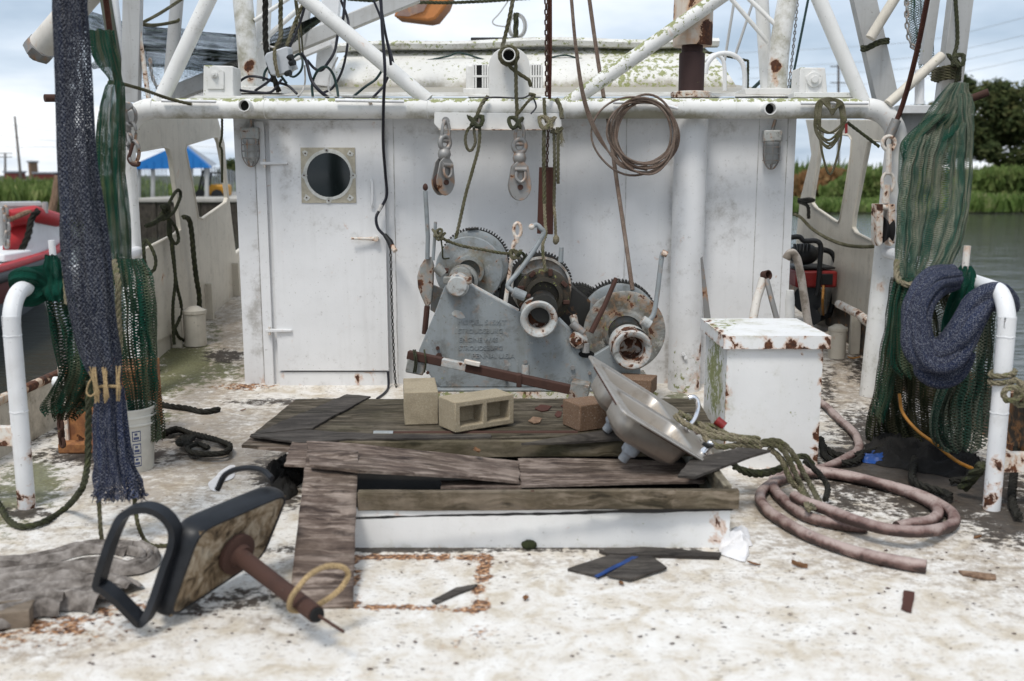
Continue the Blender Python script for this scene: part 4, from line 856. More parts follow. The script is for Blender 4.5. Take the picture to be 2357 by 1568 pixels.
# ------------------------------------------------------------------ cargo hatch: white coaming, timbers, rotten plywood
YF = 4.37
def hatch():
    t = thing('hatch', 'white steel cargo hatch coaming topped with rotten grey plywood and timbers', 'hatch', (0, YF, 0))
    xl, xr, h, yb = -.96, 1.0, .186, 6.05
    rm = imask([(1655, 1200, 22, 45, .85), (1640, 1245, 20, 20, .7), (1078, 1192, 4, 26, .66), (1340, 1192, 4, 28, .58), (1252, 1195, 9, 20, .5), (1420, 1192, 5, 20, .55), (900, 1185, 60, 4, .5), (1560, 1180, 40, 6, .7), (1000, 1256, 200, 5, .5), (1450, 1256, 180, 5, .5)])
    MB().gbox((xl, YF, 0), (xr, YF+.02, h), .03).build('coaming_front', 'locker', t, masks=dict(rust=rm, grime_shade=lambda p: .25 if p.z < .03 else 0))
    for x in (xl, xr-.02): MB().gbox((x, YF+.021, 0), (x+.02, yb, h), .08).build('coaming_side', 'locker', t, masks=dict(grime_shade=lambda p: .7))
    MB().gbox((xl, yb+.001, 0), (xr, yb+.02, h), .1).build('coaming_back', 'locker', t)
    MB().span((xl+.03, YF+.03, -.02), (xr-.03, yb-.01, .10)).build('dark_hold', 'soot', t)
    # 2x4 timbers
    def timber(nm, a, b, w=.040, hh=.089, mat='beam', moss=.0):
        d = (b-a).normalized(); s_ = V(d.y, -d.x, 0).normalized()*w/2; u = V(0, 0, hh); n = 12; mb = MB(); rows = []
        loop = [-s_, s_, s_+u, -s_+u]
        for i in range(n+1):
            c = a.lerp(b, i/n) + V(0, .004*nz3((i, 0, 0), .7, hh*100), .004*nz3((i, 3, 0), .5)); rows.append([c+q for q in loop])
        vs = [p for r_ in rows for p in r_]; fs = [(i*4+k, i*4+(k+1) % 4, (i+1)*4+(k+1) % 4, (i+1)*4+k) for i in range(n) for k in range(4)] + [(3, 2, 1, 0), (n*4, n*4+1, n*4+2, n*4+3)]
        return mb.add(vs, fs).build(nm, mat, t, bevel=.004, smooth=30, masks=dict(moss=lambda p: moss))
    timber('front_timber', V(-.705, YF+.01, .178), V(1.035, YF+.0, .192), moss=.12)
    timber('middle_timber', V(-.93, 5.20, .19), V(1.02, 5.22, .195), moss=.3)
    timber('side_timber', V(.995, YF+.05, .192), V(.985, 5.15, .195), mat='beamy', moss=.2)
    for x in (1226, 1555, 1640, 1236):
        q = P(x, 1135 if x != 1236 else 1155, YF-.02); MB().lathe([(.001, 0), (.011, .001), (.008, .004), (.0, .005)], q+V(0, .012, 0), (0, -1, 0), 10).build('nail_head', 'rust', t)
    # plywood sheets: outline in photo units on a level z, with ragged edges
    def ply(nm, pts, z, th, mat, rag=.006, moss=None, tilt=None, warp=.006):
        if len(pts[0]) == 3: w_ = [G(x, y, q) for x, y, q in pts]
        else: w_ = [G(x, y, z) for x, y in pts]
        out = []
        for i, a in enumerate(w_):
            b = w_[(i+1) % len(w_)]; n = max(2, int((b-a).length/.035))
            for k in range(n):
                p = a.lerp(b, k/n); nn = (b-a).cross(V(0, 0, 1)).normalized()
                out.append(p + nn*rag*(nz3(p, 14, len(nm))+.6*nz3(p, 40, 2)) + V(0, 0, warp*nz3(p, 2.5, z*9)))
        return MB().prism(out, (0, 0, -th)).build(nm, mat, t, smooth=30, masks=dict(moss=moss) if moss else None)
    mz = imask([(1000, 975, 130, 25, .5), (1300, 960, 160, 40, .55), (830, 940, 120, 25, .35), (1500, 940, 100, 30, .4)])
    ply('plywood', [(556, 1024), (676, 922), (1600, 922), (1648, 990), (1540, 1004), (1000, 1008), (700, 1038)], .262, .016, 'ply', moss=imask([(600, 1020, 80, 12, .3)]))
    ply('plywood', [(578, 1002), (682, 918), (1604, 918), (1640, 978), (1380, 1004), (1000, 1012)], .284, .014, 'plyg', moss=mz)
    ply('plywood_strip', [(578, 1000), (798, 907), (852, 912), (720, 985)], .297, .010, 'plyd', rag=.012)
    ply('plywood_strip', [(575, 1003), (640, 985), (880, 1000), (1130, 1000), (1130, 1006), (800, 1010), (690, 1018)], .293, .010, 'plyd', rag=.010)
    ply('plywood_strip', [(655, 1068), (672, 1018), (760, 1022), (720, 1072)], .288, .012, 'ply')
    ply('plywood', [(706, 1014, .335), (830, 1022, .325), (1195, 1062, .225), (1195, 1108, .222), (1080, 1096, .25), (826, 1082, .318), (712, 1070, .33)], 0, .014, 'ply', rag=.006)
    ply('plywood', [(1192, 1056), (1450, 1056), (1640, 1070), (1620, 1108), (1400, 1112), (1200, 1118)], .215, .012, 'ply', moss=imask([(1440, 1080, 60, 20, .5)]))
    ply('plywood', [(1015, 1106), (1210, 1100), (1200, 1120), (1015, 1122)], .20, .012, 'ply')
    ply('plywood', [(1560, 1095, .30), (1590, 1058, .305), (1700, 1030, .33), (1775, 1035, .325), (1720, 1052, .31), (1600, 1098, .29)], 0, .012, 'plyd', rag=.006)
    ply('plywood_strip', [(1200, 1020, .285), (1400, 988, .34), (1450, 985, .34), (1440, 1008, .30), (1300, 1018, .285)], 0, .012, 'plyd')
    ply('tar_paper', [(800, 1190), (1690, 1166), (1685, 1176), (1400, 1180), (1150, 1184), (830, 1192)], .190, .004, 'soot', rag=.012)
    # plank leaning from the coaming down to the deck
    A = [P(706, 1016, 4.80), P(828, 1075, 4.62)]; B = [G(664, 1397, .014), G(812, 1394, .014)]; rows = []
    top_l, top_r = V(P(706, 1016, 4.8).x, 4.80, .345), V(P(826, 1040, 4.8).x, 4.78, .345)
    n = 24
    for i in range(n+1):
        f = i/n; a, b = top_l.lerp(B[0], f), top_r.lerp(B[1], f); s_ = V(0, 0, .012*math.sin(f*math.pi))
        rows.append([a.lerp(b, j/10)+s_+V(.004*nz3((i*.4, j, 0), 1), 0, .003*nz3((i*.5, j*.4, 0), 1)) for j in range(11)])
    o = MB().sheet(rows).build('leaning_plank', 'ply', t); md = o.modifiers.new('thick', 'SOLIDIFY'); md.thickness = .014; md.offset = -1
    o['label'] = 'weathered plank leaning from hatch to deck'
    return t
hatch()
# ------------------------------------------------------------------ trawl winch
z2 = Zc(1000, 500, 3.0153); z5 = Zc(1040, 520, 4.6105); z6 = Zc(1380, 600, 4.356)
def winch():
    YP = 6.72; t = thing('trawl_winch', 'grey three-drum trawl winch with black gears and two pale gypsy heads', 'winch', (0, YP, .2))
    Q = lambda x, y, Y=YP: P(*z2(x, y), Y)
    k3 = 1/(3.0153*1.0861)/ppm(7.0, .8)          # zoom pixel to metres near the winch
    # side plate with the cast lettering, plus its far twin
    out = [(140, 1140), (185, 1030), (262, 850), (330, 665), (372, 600), (430, 575), (490, 590), (528, 640), (700, 735), (890, 838), (1010, 900), (1190, 893), (1285, 988), (1330, 1090), (1370, 1160), (1430, 1185), (1480, 1160), (1600, 1088), (1740, 1060), (1812, 1200), (1815, 1412), (1000, 1412), (300, 1412), (198, 1290)]
    o = [Q(x, y) for x, y in out]
    rm = imask([z2(290, 760)+(18, 20, .35), z2(1330, 1060)+(30, 25, .5), z2(285, 1120)+(8, 8, .7), z2(440, 860)+(8, 6, .2)]); gm = imask([z2(330, 760)+(28, 30, .7), z2(1350, 1150)+(60, 50, .45), z2(1000, 1380)+(160, 10, .6), z2(520, 690)+(30, 12, .6)])
    grid = MB(); grid.prism(o, (0, .05, 0)); pl = grid.build('side_plate', 'grey', t, bevel=.006)
    md = pl.modifiers.new('w', 'WEIGHTED_NORMAL') if False else None
    MB().prism([p+V(0, .62, 0) for p in o], (0, .05, 0)).build('far_side_plate', 'grey', t, bevel=.006)
    # raised rim along the upper edge
    MB().tube([Q(x, y, YP+.02) for x, y in ((528, 640), (700, 735), (890, 838))], .016, 8).build('edge_rib', 'grey_pale', t)
    MB().tube([Q(x, y, YP+.02) for x, y in ((1190, 893), (1285, 988), (1330, 1090))], .014, 8).build('edge_rib', 'grey', t)
    b0 = Q(250, 1412); b1 = Q(1830, 1412)
    MB().span((b0.x-.05, YP-.05, b0.z-.022), (b1.x+.05, YP+.75, b0.z-.002)).build('bed_flange', 'grey', t, bevel=.006)
    MB().gbox((b0.x-.02, YP-.06, 0), (b1.x+.10, YP+.72, b0.z-.023), .03).build('pedestal', 'rustwhite', t, masks=dict(moss=lambda p: .62, rust=lambda p: -.1))
    # paint loss patches
    MB().prism([Q(440+48*math.cos(a)*(1+.2*math.sin(3*a)), 862+30*math.sin(a)+.3*48*math.cos(a), YP-.001) for a in [k*.5 for k in range(12)]], (0, -.002, 0)).build('paint_loss', 'grey_pale', t)
    # cast lettering
    def letters(s_, x, y, h, w):
        c = bpy.data.curves.new('lettering', 'FONT'); c.body = s_; c.size = 1; c.extrude = .05; c.bevel_depth = .012; c.resolution_u = 3
        ob = bpy.data.objects.new('tmp', c); COL.objects.link(ob); dg = bpy.context.evaluated_depsgraph_get(); me = bpy.data.meshes.new_from_object(ob.evaluated_get(dg)); bpy.data.objects.remove(ob)
        xs = [v.co.x for v in me.vertices]; ys = [v.co.y for v in me.vertices]; a, b = Q(x, y), Q(x+w, y-h)
        sx = (b.x-a.x)/(max(xs)-min(xs)); sy = (b.z-a.z)/(max(ys)-min(ys)); x0, y0 = min(xs), min(ys)
        for v in me.vertices: v.co = V(a.x+(v.co.x-x0)*sx, YP-.001-.04*(v.co.z+.05)*1.0, a.z+(v.co.y-y0)*sy) - BASE[t.name]
        me.materials.append(M['grey']); ob = bpy.data.objects.new('lettering', me); COL.objects.link(ob); ob.parent = pl; BASE[ob.name] = BASE[t.name]
    letters('MODEL 515\u00bdT', 437, 940, 38, 365); letters('STROUDSBURG', 437, 1003, 34, 335); letters('ENGINE WKS', 447, 1070, 36, 290); letters('STROUDSBURG', 443, 1131, 34, 328); letters('PENNA. U.S.A', 543, 1192, 36, 322)
    for (x, y, r_) in ((295, 1172, 22), (285, 1115, 14), (945, 1218, 15), (800, 1265, 18), (1300, 1262, 18), (1303, 1335, 16), (1428, 1302, 13), (800, 1350, 12), (210, 1300, 12)):
        c = Q(x, y); MB().cyl(c, c+V(0, -.022, 0), r_*k3, 6).build('bolt', 'galv' if x > 400 else 'rust', t)
    c = Q(945, 1290); MB().tube([c+V(0, 0, .045), c+V(0, 0, -.05)], .026, 12).build('grease_cap', 'grey_pale', t)
    # drums, flanges, gears
    def disc(nm, x, y, r_, Y, prof, mat, n=64, masks=None):
        prof = [q for a, b in zip(prof, prof[1:]+prof[-1:]) for q in ([a] if abs(a[0]-b[0]) < .15 else [(a[0]+(b[0]-a[0])*k/6, a[1]+(b[1]-a[1])*k/6) for k in range(6)])]
        c = Q(x, y, Y); s_ = r_/(3.0153*1.0861)/ppm(Y, c.z)
        return MB().lathe([(a*s_, h) for a, h in prof], c, (0, -1, 0), n).build(nm, mat, t, masks=masks, smooth=35), c, s_
    def gear(x, y, r_, Y, teeth, th=.09, mat='gear'):
        c = Q(x, y, Y); s_ = r_/(3.0153*1.0861)/ppm(Y, c.z); out = []
        for k in range(teeth):
            for f, q in ((0, .93), (.22, .935), (.34, 1.0), (.62, 1.0), (.74, .935)):
                a = 2*math.pi*(k+f)/teeth; out.append(c+V(math.cos(a), 0, math.sin(a))*s_*q)
        inner = [c+V(math.cos(2*math.pi*k/40), 0, math.sin(2*math.pi*k/40))*s_*.80 for k in range(40)]
        return MB().prism([out, inner], (0, th, 0)).build('gear_ring', mat, t, smooth=25)
    # left drum
    gear(565, 480, 272, 7.38, 74)
    disc('drum_rim', 560, 482, 255, 7.36, [(0, 0), (.98, 0), (1, .01), (1, .05), (.9, .06), (0, .06)], 'grey')
    disc('drum', 540, 510, 150, 7.34, [(1, 0), (1, .24)], 'grey_worn')
    disc('drum_flange', 522, 530, 256, 7.10, [(0, 0), (.97, 0), (1, .008), (1, .02), (.97, .028), (.6, .034), (.46, .05), (.44, .075), (.33, .08), (.32, .03), (0, .03)], 'grey', 56, masks=dict(rust=lambda p: .10, grime_shade=imask([z2(540, 500)+(62, 62, .75), z2(640, 620)+(30, 40, .8), z2(560, 400)+(50, 14, .9)])))
    disc('bearing_ring', 470, 610, 118, 6.95, [(1, -.08), (1, .02), (.78, .03), (.76, 0), (0, 0)], 'grey_worn')
    disc('bearing_cap', 452, 592, 88, 6.82, [(1, -.15), (1, 0), (.9, .012), (.3, .015), (0, .015)], 'grey_worn')
    c = Q(437, 640, YP-.02); MB().lathe([(.073, -.12), (.073, .03), (.078, .032), (.078, .05), (.070, .056), (.066, .062), (.067, .10), (.060, .108), (0, .108)], c, (0, -1, 0), 32).build('shaft_end', 'grey_pale', t)
    for x in (355, 515): c = Q(x, 605, YP-.05); MB().box(c, (.05, .06, .05)).build('cap_lug', 'grey_worn', t, bevel=.008)
    c = Q(425, 540, YP-.09); MB().cyl(c, c+V(0, -.04, 0), .013, 6).build('grease_nipple', 'galv', t)
    # brake band cover at far left
    out = [(235, 430), (190, 440), (150, 500), (128, 580), (135, 660), (160, 730), (190, 800), (215, 810), (240, 770), (250, 640), (255, 500)]
    MB().prism([Q(x, y, 6.85) for x, y in out], (0, .06, 0)).build('brake_cover', 'grey_worn', t, bevel=.01, masks=dict(rust=lambda p: .12))
    MB().tube([Q(205, 800, 6.86), Q(185, 1010, 6.86)], .020, 8).build('brake_rod', 'rust', t)
    MB().prism([Q(x, y, 6.98) for x, y in ((240, 640), (330, 680), (262, 850), (228, 830))], (0, .05, 0)).build('brake_shoe', 'grey_worn', t)
    MB().cyl(Q(270, 500, 6.82), Q(330, 560, 6.82), .035, 12).build('lever_clevis', 'grey_worn', t); MB().cyl(Q(320, 530, 6.82), Q(365, 535, 6.82), .018, 8).build('lever_pin', 'rust', t)
    # tall control levers on the left
    a = z2(206, 445); MB().tube([P(*a, 6.84), P(985, 545, 6.84), P(979, 440, 6.84)], .0155, 12).build('control_lever', 'grey_pale' if False else 'grey', t)
    MB().ball(P(979, 431, 6.84), .018, 10, 8, (1, 1, 1.4)).build('lever_knob', 'rust', t)
    MB().tube([Q(250, 455, 6.80), Q(268, 165, 6.80)], .011, 10).build('control_rod', 'grey', t)
    # middle drum
    gear(1050, 640, 252, 7.22, 62)
    disc('drum_rim', 1062, 650, 226, 7.20, [(0, 0), (.97, 0), (1, .01), (1, .06), (.93, .065), (.92, .03), (.8, .03), (0, .03)], 'grey_pale', masks=dict(grime_shade=lambda p: .5))
    disc('clutch_plate', 1082, 718, 205, 7.05, [(0, 0), (1, 0), (1, .03), (.9, .04), (.72, .045), (.70, .08), (.55, .085), (.53, .04), (0, .04)], M['grey_dark'] if 'grey_dark' in M else 'grey_worn', masks=dict(rust=lambda p: .10, moss=lambda p: .12, grime_shade=lambda p: 1.2))
    for a in range(8):
        q = Q(1082+178*math.cos(a*.785+.3), 718+178*math.sin(a*.785+.3), 7.0); MB().box(q, (.05, .04, .03), Matrix.Rotation(-a*.785, 3, 'Y')).build('clutch_bolt', 'rust', t, bevel=.005)
    disc('shaft', 1075, 780, 100, 6.95, [(1, 0), (1, .3)], 'gear')
    def gypsy(cx, cy, r_, Y, shift):
        c = Q(cx, cy, Y); s_ = r_/(3.0153*1.0861)/ppm(Y, c.z)
        prof = [(.80, -.30), (.95, -.28), (1.0, -.25), (1.0, -.19), (.92, -.17), (.86, -.15), (.80, -.12), (.79, -.08), (.84, -.04), (.95, -.015), (1.0, 0), (.99, .012), (.92, .022), (.80, .02), (.68, .008), (.60, -.02), (.57, -.08), (.55, -.12), (0, -.12)]
        rm = lambda p: .10 + (.32 if abs((p.y-c.y)-.13) < .05 else 0) + (.42 if (p-c).length < s_*.62 else 0)
        MB().lathe([(a*s_, h*1.0) for a, h in prof], c, (0, -1, 0), 48).build('gypsy_head', 'grey_pale', t, masks=dict(rust=rm))
    gypsy(1047, 900, 142, 6.58, 0)
    # right drum
    gear(1640, 905, 306, 7.25, 72)
    disc('drum_rim', 1645, 915, 290, 7.22, [(0, 0), (.98, 0), (1, .008), (1, .05), (.96, .055), (0, .05)], 'grey')
    disc('drum', 1665, 940, 170, 7.22, [(1, 0), (1, .2)], 'grey_worn')
    disc('drum_flange', 1690, 990, 308, 7.02, [(0, 0), (.975, 0), (1, .008), (1, .02), (.97, .026), (.56, .04), (.5, .07), (.42, .075), (.38, .03), (0, .03)], 'grey_worn', 60, masks=dict(rust=imask([z2(1860, 760)+(26, 22, .22), z2(1480, 820)+(8, 8, .4), z2(1930, 900)+(16, 40, .22), z2(1720, 740)+(16, 10, .2)]), grime_shade=imask([z2(1690, 800)+(90, 34, .8), z2(1500, 960)+(40, 60, .6), z2(1900, 900)+(40, 80, .7)]), moss=imask([z2(1780, 730)+(40, 14, .3), z2(1560, 900)+(24, 30, .25)])))
    disc('shaft', 1720, 1040, 120, 6.9, [(1, 0), (1, .25)], 'gear')
    gypsy(1752, 1130, 152, 6.48, 0)
    # small pinion between and its shaft block
    gear(1345, 790, 165, 7.3, 44); disc('pinion_web', 1345, 790, 140, 7.30, [(0, 0), (1, 0), (1, .03), (0, .03)], 'gear')
    c = Q(1345, 1055, YP-.03); MB().lathe([(.062, -.05), (.062, 0), (.05, .01), (.034, .012), (.034, .035), (.03, .04), (.012, .04), (.012, .03), (0, .03)], c, (0, -1, 0), 24).build('pivot_boss', 'grey_pale', t, masks=dict(rust=lambda p: .3))
    MB().tube([Q(1305, 880, 6.8), Q(1325, 960, 6.74), Q(1345, 1050, 6.72)], [.028, .026, .03], 10).build('pivot_arm', 'grey_worn', t)
    MB().cyl(Q(1295, 930, 6.7), Q(1380, 1000, 6.7), .028, 10).build('pivot_clamp', 'galv', t)
    MB().tube([Q(1405, 1080, 6.68), Q(1400, 1150, 6.68)], [.02, .026], 8).build('pivot_finger', 'galv', t)
    MB().prism([Q(1405+60*math.cos(k*.42), 1162+28*math.sin(k*.42), YP-.002) for k in range(15)], (0, -.002, 0)).build('cast_opening', 'hole', t)
    MB().prism([Q(x, y, 7.16) for x, y in ((760, 640), (820, 560), (1000, 560), (1290, 640), (1440, 760), (1420, 980), (1290, 1000), (1180, 900), (880, 840), (740, 760))], (0, .3, 0)).build('dark_gap_filler', 'gear', t, bevel=.01)  # black block added to stand for the dark gap between the drums
    # hand levers
    lv = [Q(990, 205, 6.72), Q(1028, 188, 6.74), Q(1062, 215, 6.74), Q(1080, 255, 6.74), Q(1010, 380, 6.72), Q(900, 535, 6.68), Q(830, 615, 6.65), Q(812, 655, 6.64), Q(850, 685, 6.63), Q(900, 712, 6.62)]
    MB().tube(cr(lv, 5), .0165, 12).build('bent_lever', 'grey', t); MB().ball(Q(992, 203, 6.72), .021, 10, 8).build('lever_tip', 'rustwhite', t)
    a, b = Q(850, 690, 6.62), Q(945, 730, 6.62); MB().cyl(a, b, .034, 12).build('lever_clevis', 'grey', t, bevel=.004); MB().cyl(b, Q(985, 722, 6.62), .014, 8).build('lever_pin', 'rust', t)
    lv = [Q(1998, 402, 6.62), Q(1975, 420, 6.62), Q(1940, 700, 6.6), Q(1915, 850, 6.58), Q(1880, 905, 6.57), Q(1850, 925, 6.57)]
    MB().tube(cr(lv, 4), .0165, 12).build('crank_lever', 'grey', t); MB().cyl(Q(1975, 395, 6.60), Q(2012, 412, 6.60), .021, 10).build('lever_tip', 'rustwhite', t)
    a, b = Q(1825, 905, 6.56), Q(1885, 945, 6.56); MB().cyl(a, b, .034, 12).build('lever_clevis', 'grey_pale', t, bevel=.004)
    MB().tube([Q(1630, 590, 6.85), Q(1540, 800, 6.8), Q(1440, 1000, 6.76)], [.016, .017, .019], 8).build('pry_bar', 'rust', t)
    MB().tube([Q(1218, 358, 7.1), Q(1210, 470, 7.1)], [.016, .02], 6).build('stub_lever', 'grey', t)
    MB().tube([Q(795, 770, 6.82), Q(825, 560, 6.82), Q(855, 340, 6.82), Q(872, 310, 6.82)], [.016, .014, .015, .02], 8).build('link_rod', 'rustwhite', t)
    eye = [Q(885+28*math.cos(a), 210-55*math.sin(a)+18, 6.82) for a in [2*math.pi*k/16 for k in range(16)]]; MB().tube(eye, .012, 8, closed=True).build('link_eye', 'rustwhite', t)
    MB().tube([Q(880, 275, 6.82), Q(880, 325, 6.82)], [.018, .016], 8).build('link_shank', 'rustwhite', t)
    # bars stuck across the gear
    MB().tube([Q(505, 222, 7.3), Q(590, 215, 7.3)], .010, 6).build('gear_pawl', 'gear', t)
M['grey_dark'] = weathered('greasy_grey', (0.085, 0.078, 0.06), dirt=(0.032, 0.025, 0.015), dirt_amt=1.0, speck=.6, streak=.3, rust=-.5, moss=-.45, halo_k=.12, rscale=16)
winch()
# rusty brake beam leaning in front of the winch
def beam_bar():
    Q = lambda x, y, Y: P(*z2(x, y), Y)
    a, b = Q(60, 1165, 6.45), Q(1380, 1450, 6.25); t = thing('rusty_beam', 'rusty steel bar with end blocks lying across the front of the winch', 'bar', b)
    L = 20; mb = MB()
    def piece(f0, f1, w, nm, mat, off=0):
        p, q = a.lerp(b, f0), a.lerp(b, f1); d = (q-p).normalized(); s_ = V(0, 0, 1)-d*d.z; s_ = s_.normalized()*w/2; n_ = d.cross(s_).normalized()*w/2
        o = V(0, -off, off); MB().hexa([c+o+s_*i+n_*j for c in (p, q) for i, j in ((-1, -1), (1, -1), (1, 1), (-1, 1))]).build(nm, mat, t, bevel=.005)
    piece(0, .2, .055, 'bar_end', 'rust'); piece(.199, .34, .052, 'painted_length', 'grey_pale'); piece(.339, .95, .058, 'bar', 'rust'); piece(.93, 1.03, .13, 'end_block', 'grey_worn')
    c = Q(120, 1250, 6.46); MB().box(c, (.12, .08, .10), Matrix.Rotation(.2, 3, 'Y')).build('end_block', 'grey_worn', t, bevel=.01)
    piece(.33, .42, .03, 'flaking_lug', 'rustwhite', .045)
    for x in (108, 122, 190): MB().tube(cr([Q(x-8, 1130, 6.41), Q(x, 1180, 6.38), Q(x+4, 1240, 6.39), Q(x-6, 1300, 6.41)], 4), .006, 5).build('twine_lashing', 'ropeg', t)
    c = a.lerp(b, .64); MB().box(c+V(0, -.005, -.01), (.035, .075, .085)).build('clamp', 'rust', t, bevel=.006)
beam_bar()
# ------------------------------------------------------------------ cinder blocks
def cblock(label, c, rot, sz, mat, holes=True, grp=None):
    """block on z=c.z: length along local x, cores run through local y"""
    L, Wd, H = sz; t = thing('cinder_block', label, 'block', c, local=True, rot=(0, 0, rot))
    rc = lambda x0, x1, z0, z1: [V(x0, -Wd/2, z0), V(x1, -Wd/2, z0), V(x1, -Wd/2, z1), V(x0, -Wd/2, z1)]
    loops = [rc(-L/2, L/2, 0, H)]
    if holes: loops += [rc(-L/2+.033, -.015, .032, H-.032), rc(.015, L/2-.033, .032, H-.032)]
    MB().prism(loops, (0, Wd, 0)).build('concrete', mat, t, bevel=.006, masks=dict(moss=lambda p: .0 if holes else 0))
    if holes:
        for s_ in (-1, 1): MB().span((s_*.09-.075, -Wd/2+.10, .034), (s_*.09+.075, -Wd/2+.11, H-.034)).build('core_web', mat, t)
    return t
p = G(975, 979, .285); cblock('beige cinder block standing end-on beside the winch', V(p.x-.035, p.y+.2, .286), R(90+7), (.40, .193, .193), 'cmu')
p = G(1052, 1003, .285); cblock('beige cinder block lying with two square holes facing the camera', V(p.x+.10, p.y+.19, .298), R(33), (.385, .19, .172), 'cmu')
p = G(1352, 992, .285); cblock('small brown block on the plywood left of the sink', V(p.x, p.y+.1, .286), R(28), (.20, .19, .15), 'brown', False)
p = G(1470, 912, .285); cblock('brown block behind the sink near the winch', V(p.x, p.y+.14, .286), R(-20), (.24, .19, .10), 'brown', False)
# ------------------------------------------------------------------ stainless double sink
def sink():
    Mp, Bp, Ap = V(.531, 4.62, .584), V(1.04, 4.78, .244), V(.413, 5.30, .738)
    ex = (Bp-Mp); w = ex.length; ex.normalize(); ey = (Ap-Mp); ey = ey - ex*ey.dot(ex); l = ey.length; ey.normalize(); ez = ex.cross(ey).normalized()
    t = thing('steel_sink', 'dented stainless double-bowl sink tipped over on the hatch', 'sink', Mp)
    T = lambda x, y, z=0: Mp + ex*x + ey*y + ez*z
    def rr(x0, x1, y0, y1, r_, z, n=6):
        out = []
        for cx, cy, a0 in ((x1-r_, y1-r_, 0), (x0+r_, y1-r_, 90), (x0+r_, y0+r_, 180), (x1-r_, y0+r_, 270)):
            for k in range(n+1): a = R(a0+90*k/n); out.append(T(cx+r_*math.cos(a), cy+r_*math.sin(a), z))
        return out
    bw = [(.05, w-.155, .035, l/2-.012), (.05, w-.155, l/2+.012, l-.035)]
    MB().prism([rr(0, w, 0, l, .03, 0)] + [rr(*b, .06, 0) for b in bw], ez*.003).build('rim', 'steel', t, smooth=20)
    edge = rr(0, w, 0, l, .03, -.006); MB().tube(edge, .007, 6, closed=True).build('rolled_edge', 'steel', t)
    MB().tube([T(.12+.03*k, .004, -.012) for k in range(12)], .007, 6).tube([T(-.002, .1+.05*k, -.012) for k in range(10)], .006, 6).build('rust_edge', 'rust', t)
    D = .165
    for b in bw:
        mb = MB(); rings = []
        for f, z in ((0, .002), (.006, -.01), (.014, -.06), (.022, -.12), (.034, -.13), (.06, -.152), (.10, -D), ):
            rings.append(rr(b[0]+f, b[1]-f, b[2]+f, b[3]-f, max(.02, .06-f*.2), z))
        n = len(rings[0]); vs = [p for r_ in rings for p in r_]
        fs = [(i*n+k, i*n+(k+1) % n, (i+1)*n+(k+1) % n, (i+1)*n+k) for i in range(len(rings)-1) for k in range(n)] + [tuple((len(rings)-1)*n+k for k in range(n))]
        o = mb.add(vs, fs).build('bowl', 'steel', t, smooth=60); md = o.modifiers.new('thick', 'SOLIDIFY'); md.thickness = .002
        cx, cy = (b[0]+b[1])/2, (b[2]+b[3])/2
        MB().lathe([(.042, 0), (.046, -.02), (.043, -.05), (.030, -.062), (.026, -.07), (.026, -.10), (.022, -.105)], T(cx, cy, -D), ez, 20).build('drain', 'drain', t)
    f = T(w-.07, l*.16); MB().lathe([(.024, 0), (.024, .02), (.018, .03), (.02, .07), (.017, .075)], f, ez, 14).build('tap_valve', 'chrome', t)
    MB().hexa([f+ez*.05+ex*a+ey*b_+ez*c for c in (0, .02) for a, b_ in ((-.012, -.02), (.012, -.02), (-.05, -.085), (-.085, -.07))]).build('tap_lever', 'black', t, bevel=.004)
    f = T(w-.07, l*.62); MB().lathe([(.022, 0), (.022, .02), (.016, .03), (.022, .05), (.018, .065)], f, ez, 14).build('tap_valve', 'chrome', t)
    f = T(w-.07, l*.40); sp_ = [f, f+ez*.05, f+ez*.13+ex*.03, f+ez*.19+ex*.01, f+ez*.22-ex*.05]
    sp_ = [P(1580, 985, 5.05), P(1597, 968, 5.07), P(1606, 945, 5.09), P(1606, 925, 5.1), P(1597, 914, 5.1), P(1585, 916, 5.1)]
    MB().tube(cr([T(w-.07, l*.5, 0)]+sp_, 5), .0125, 10).build('spout', 'chrome', t)
    MB().lathe([(.02, 0), (.02, .012), (.012, .014)], T(w-.045, l*.05), ez, 12).build('hole_cover', 'rust', t)
sink()
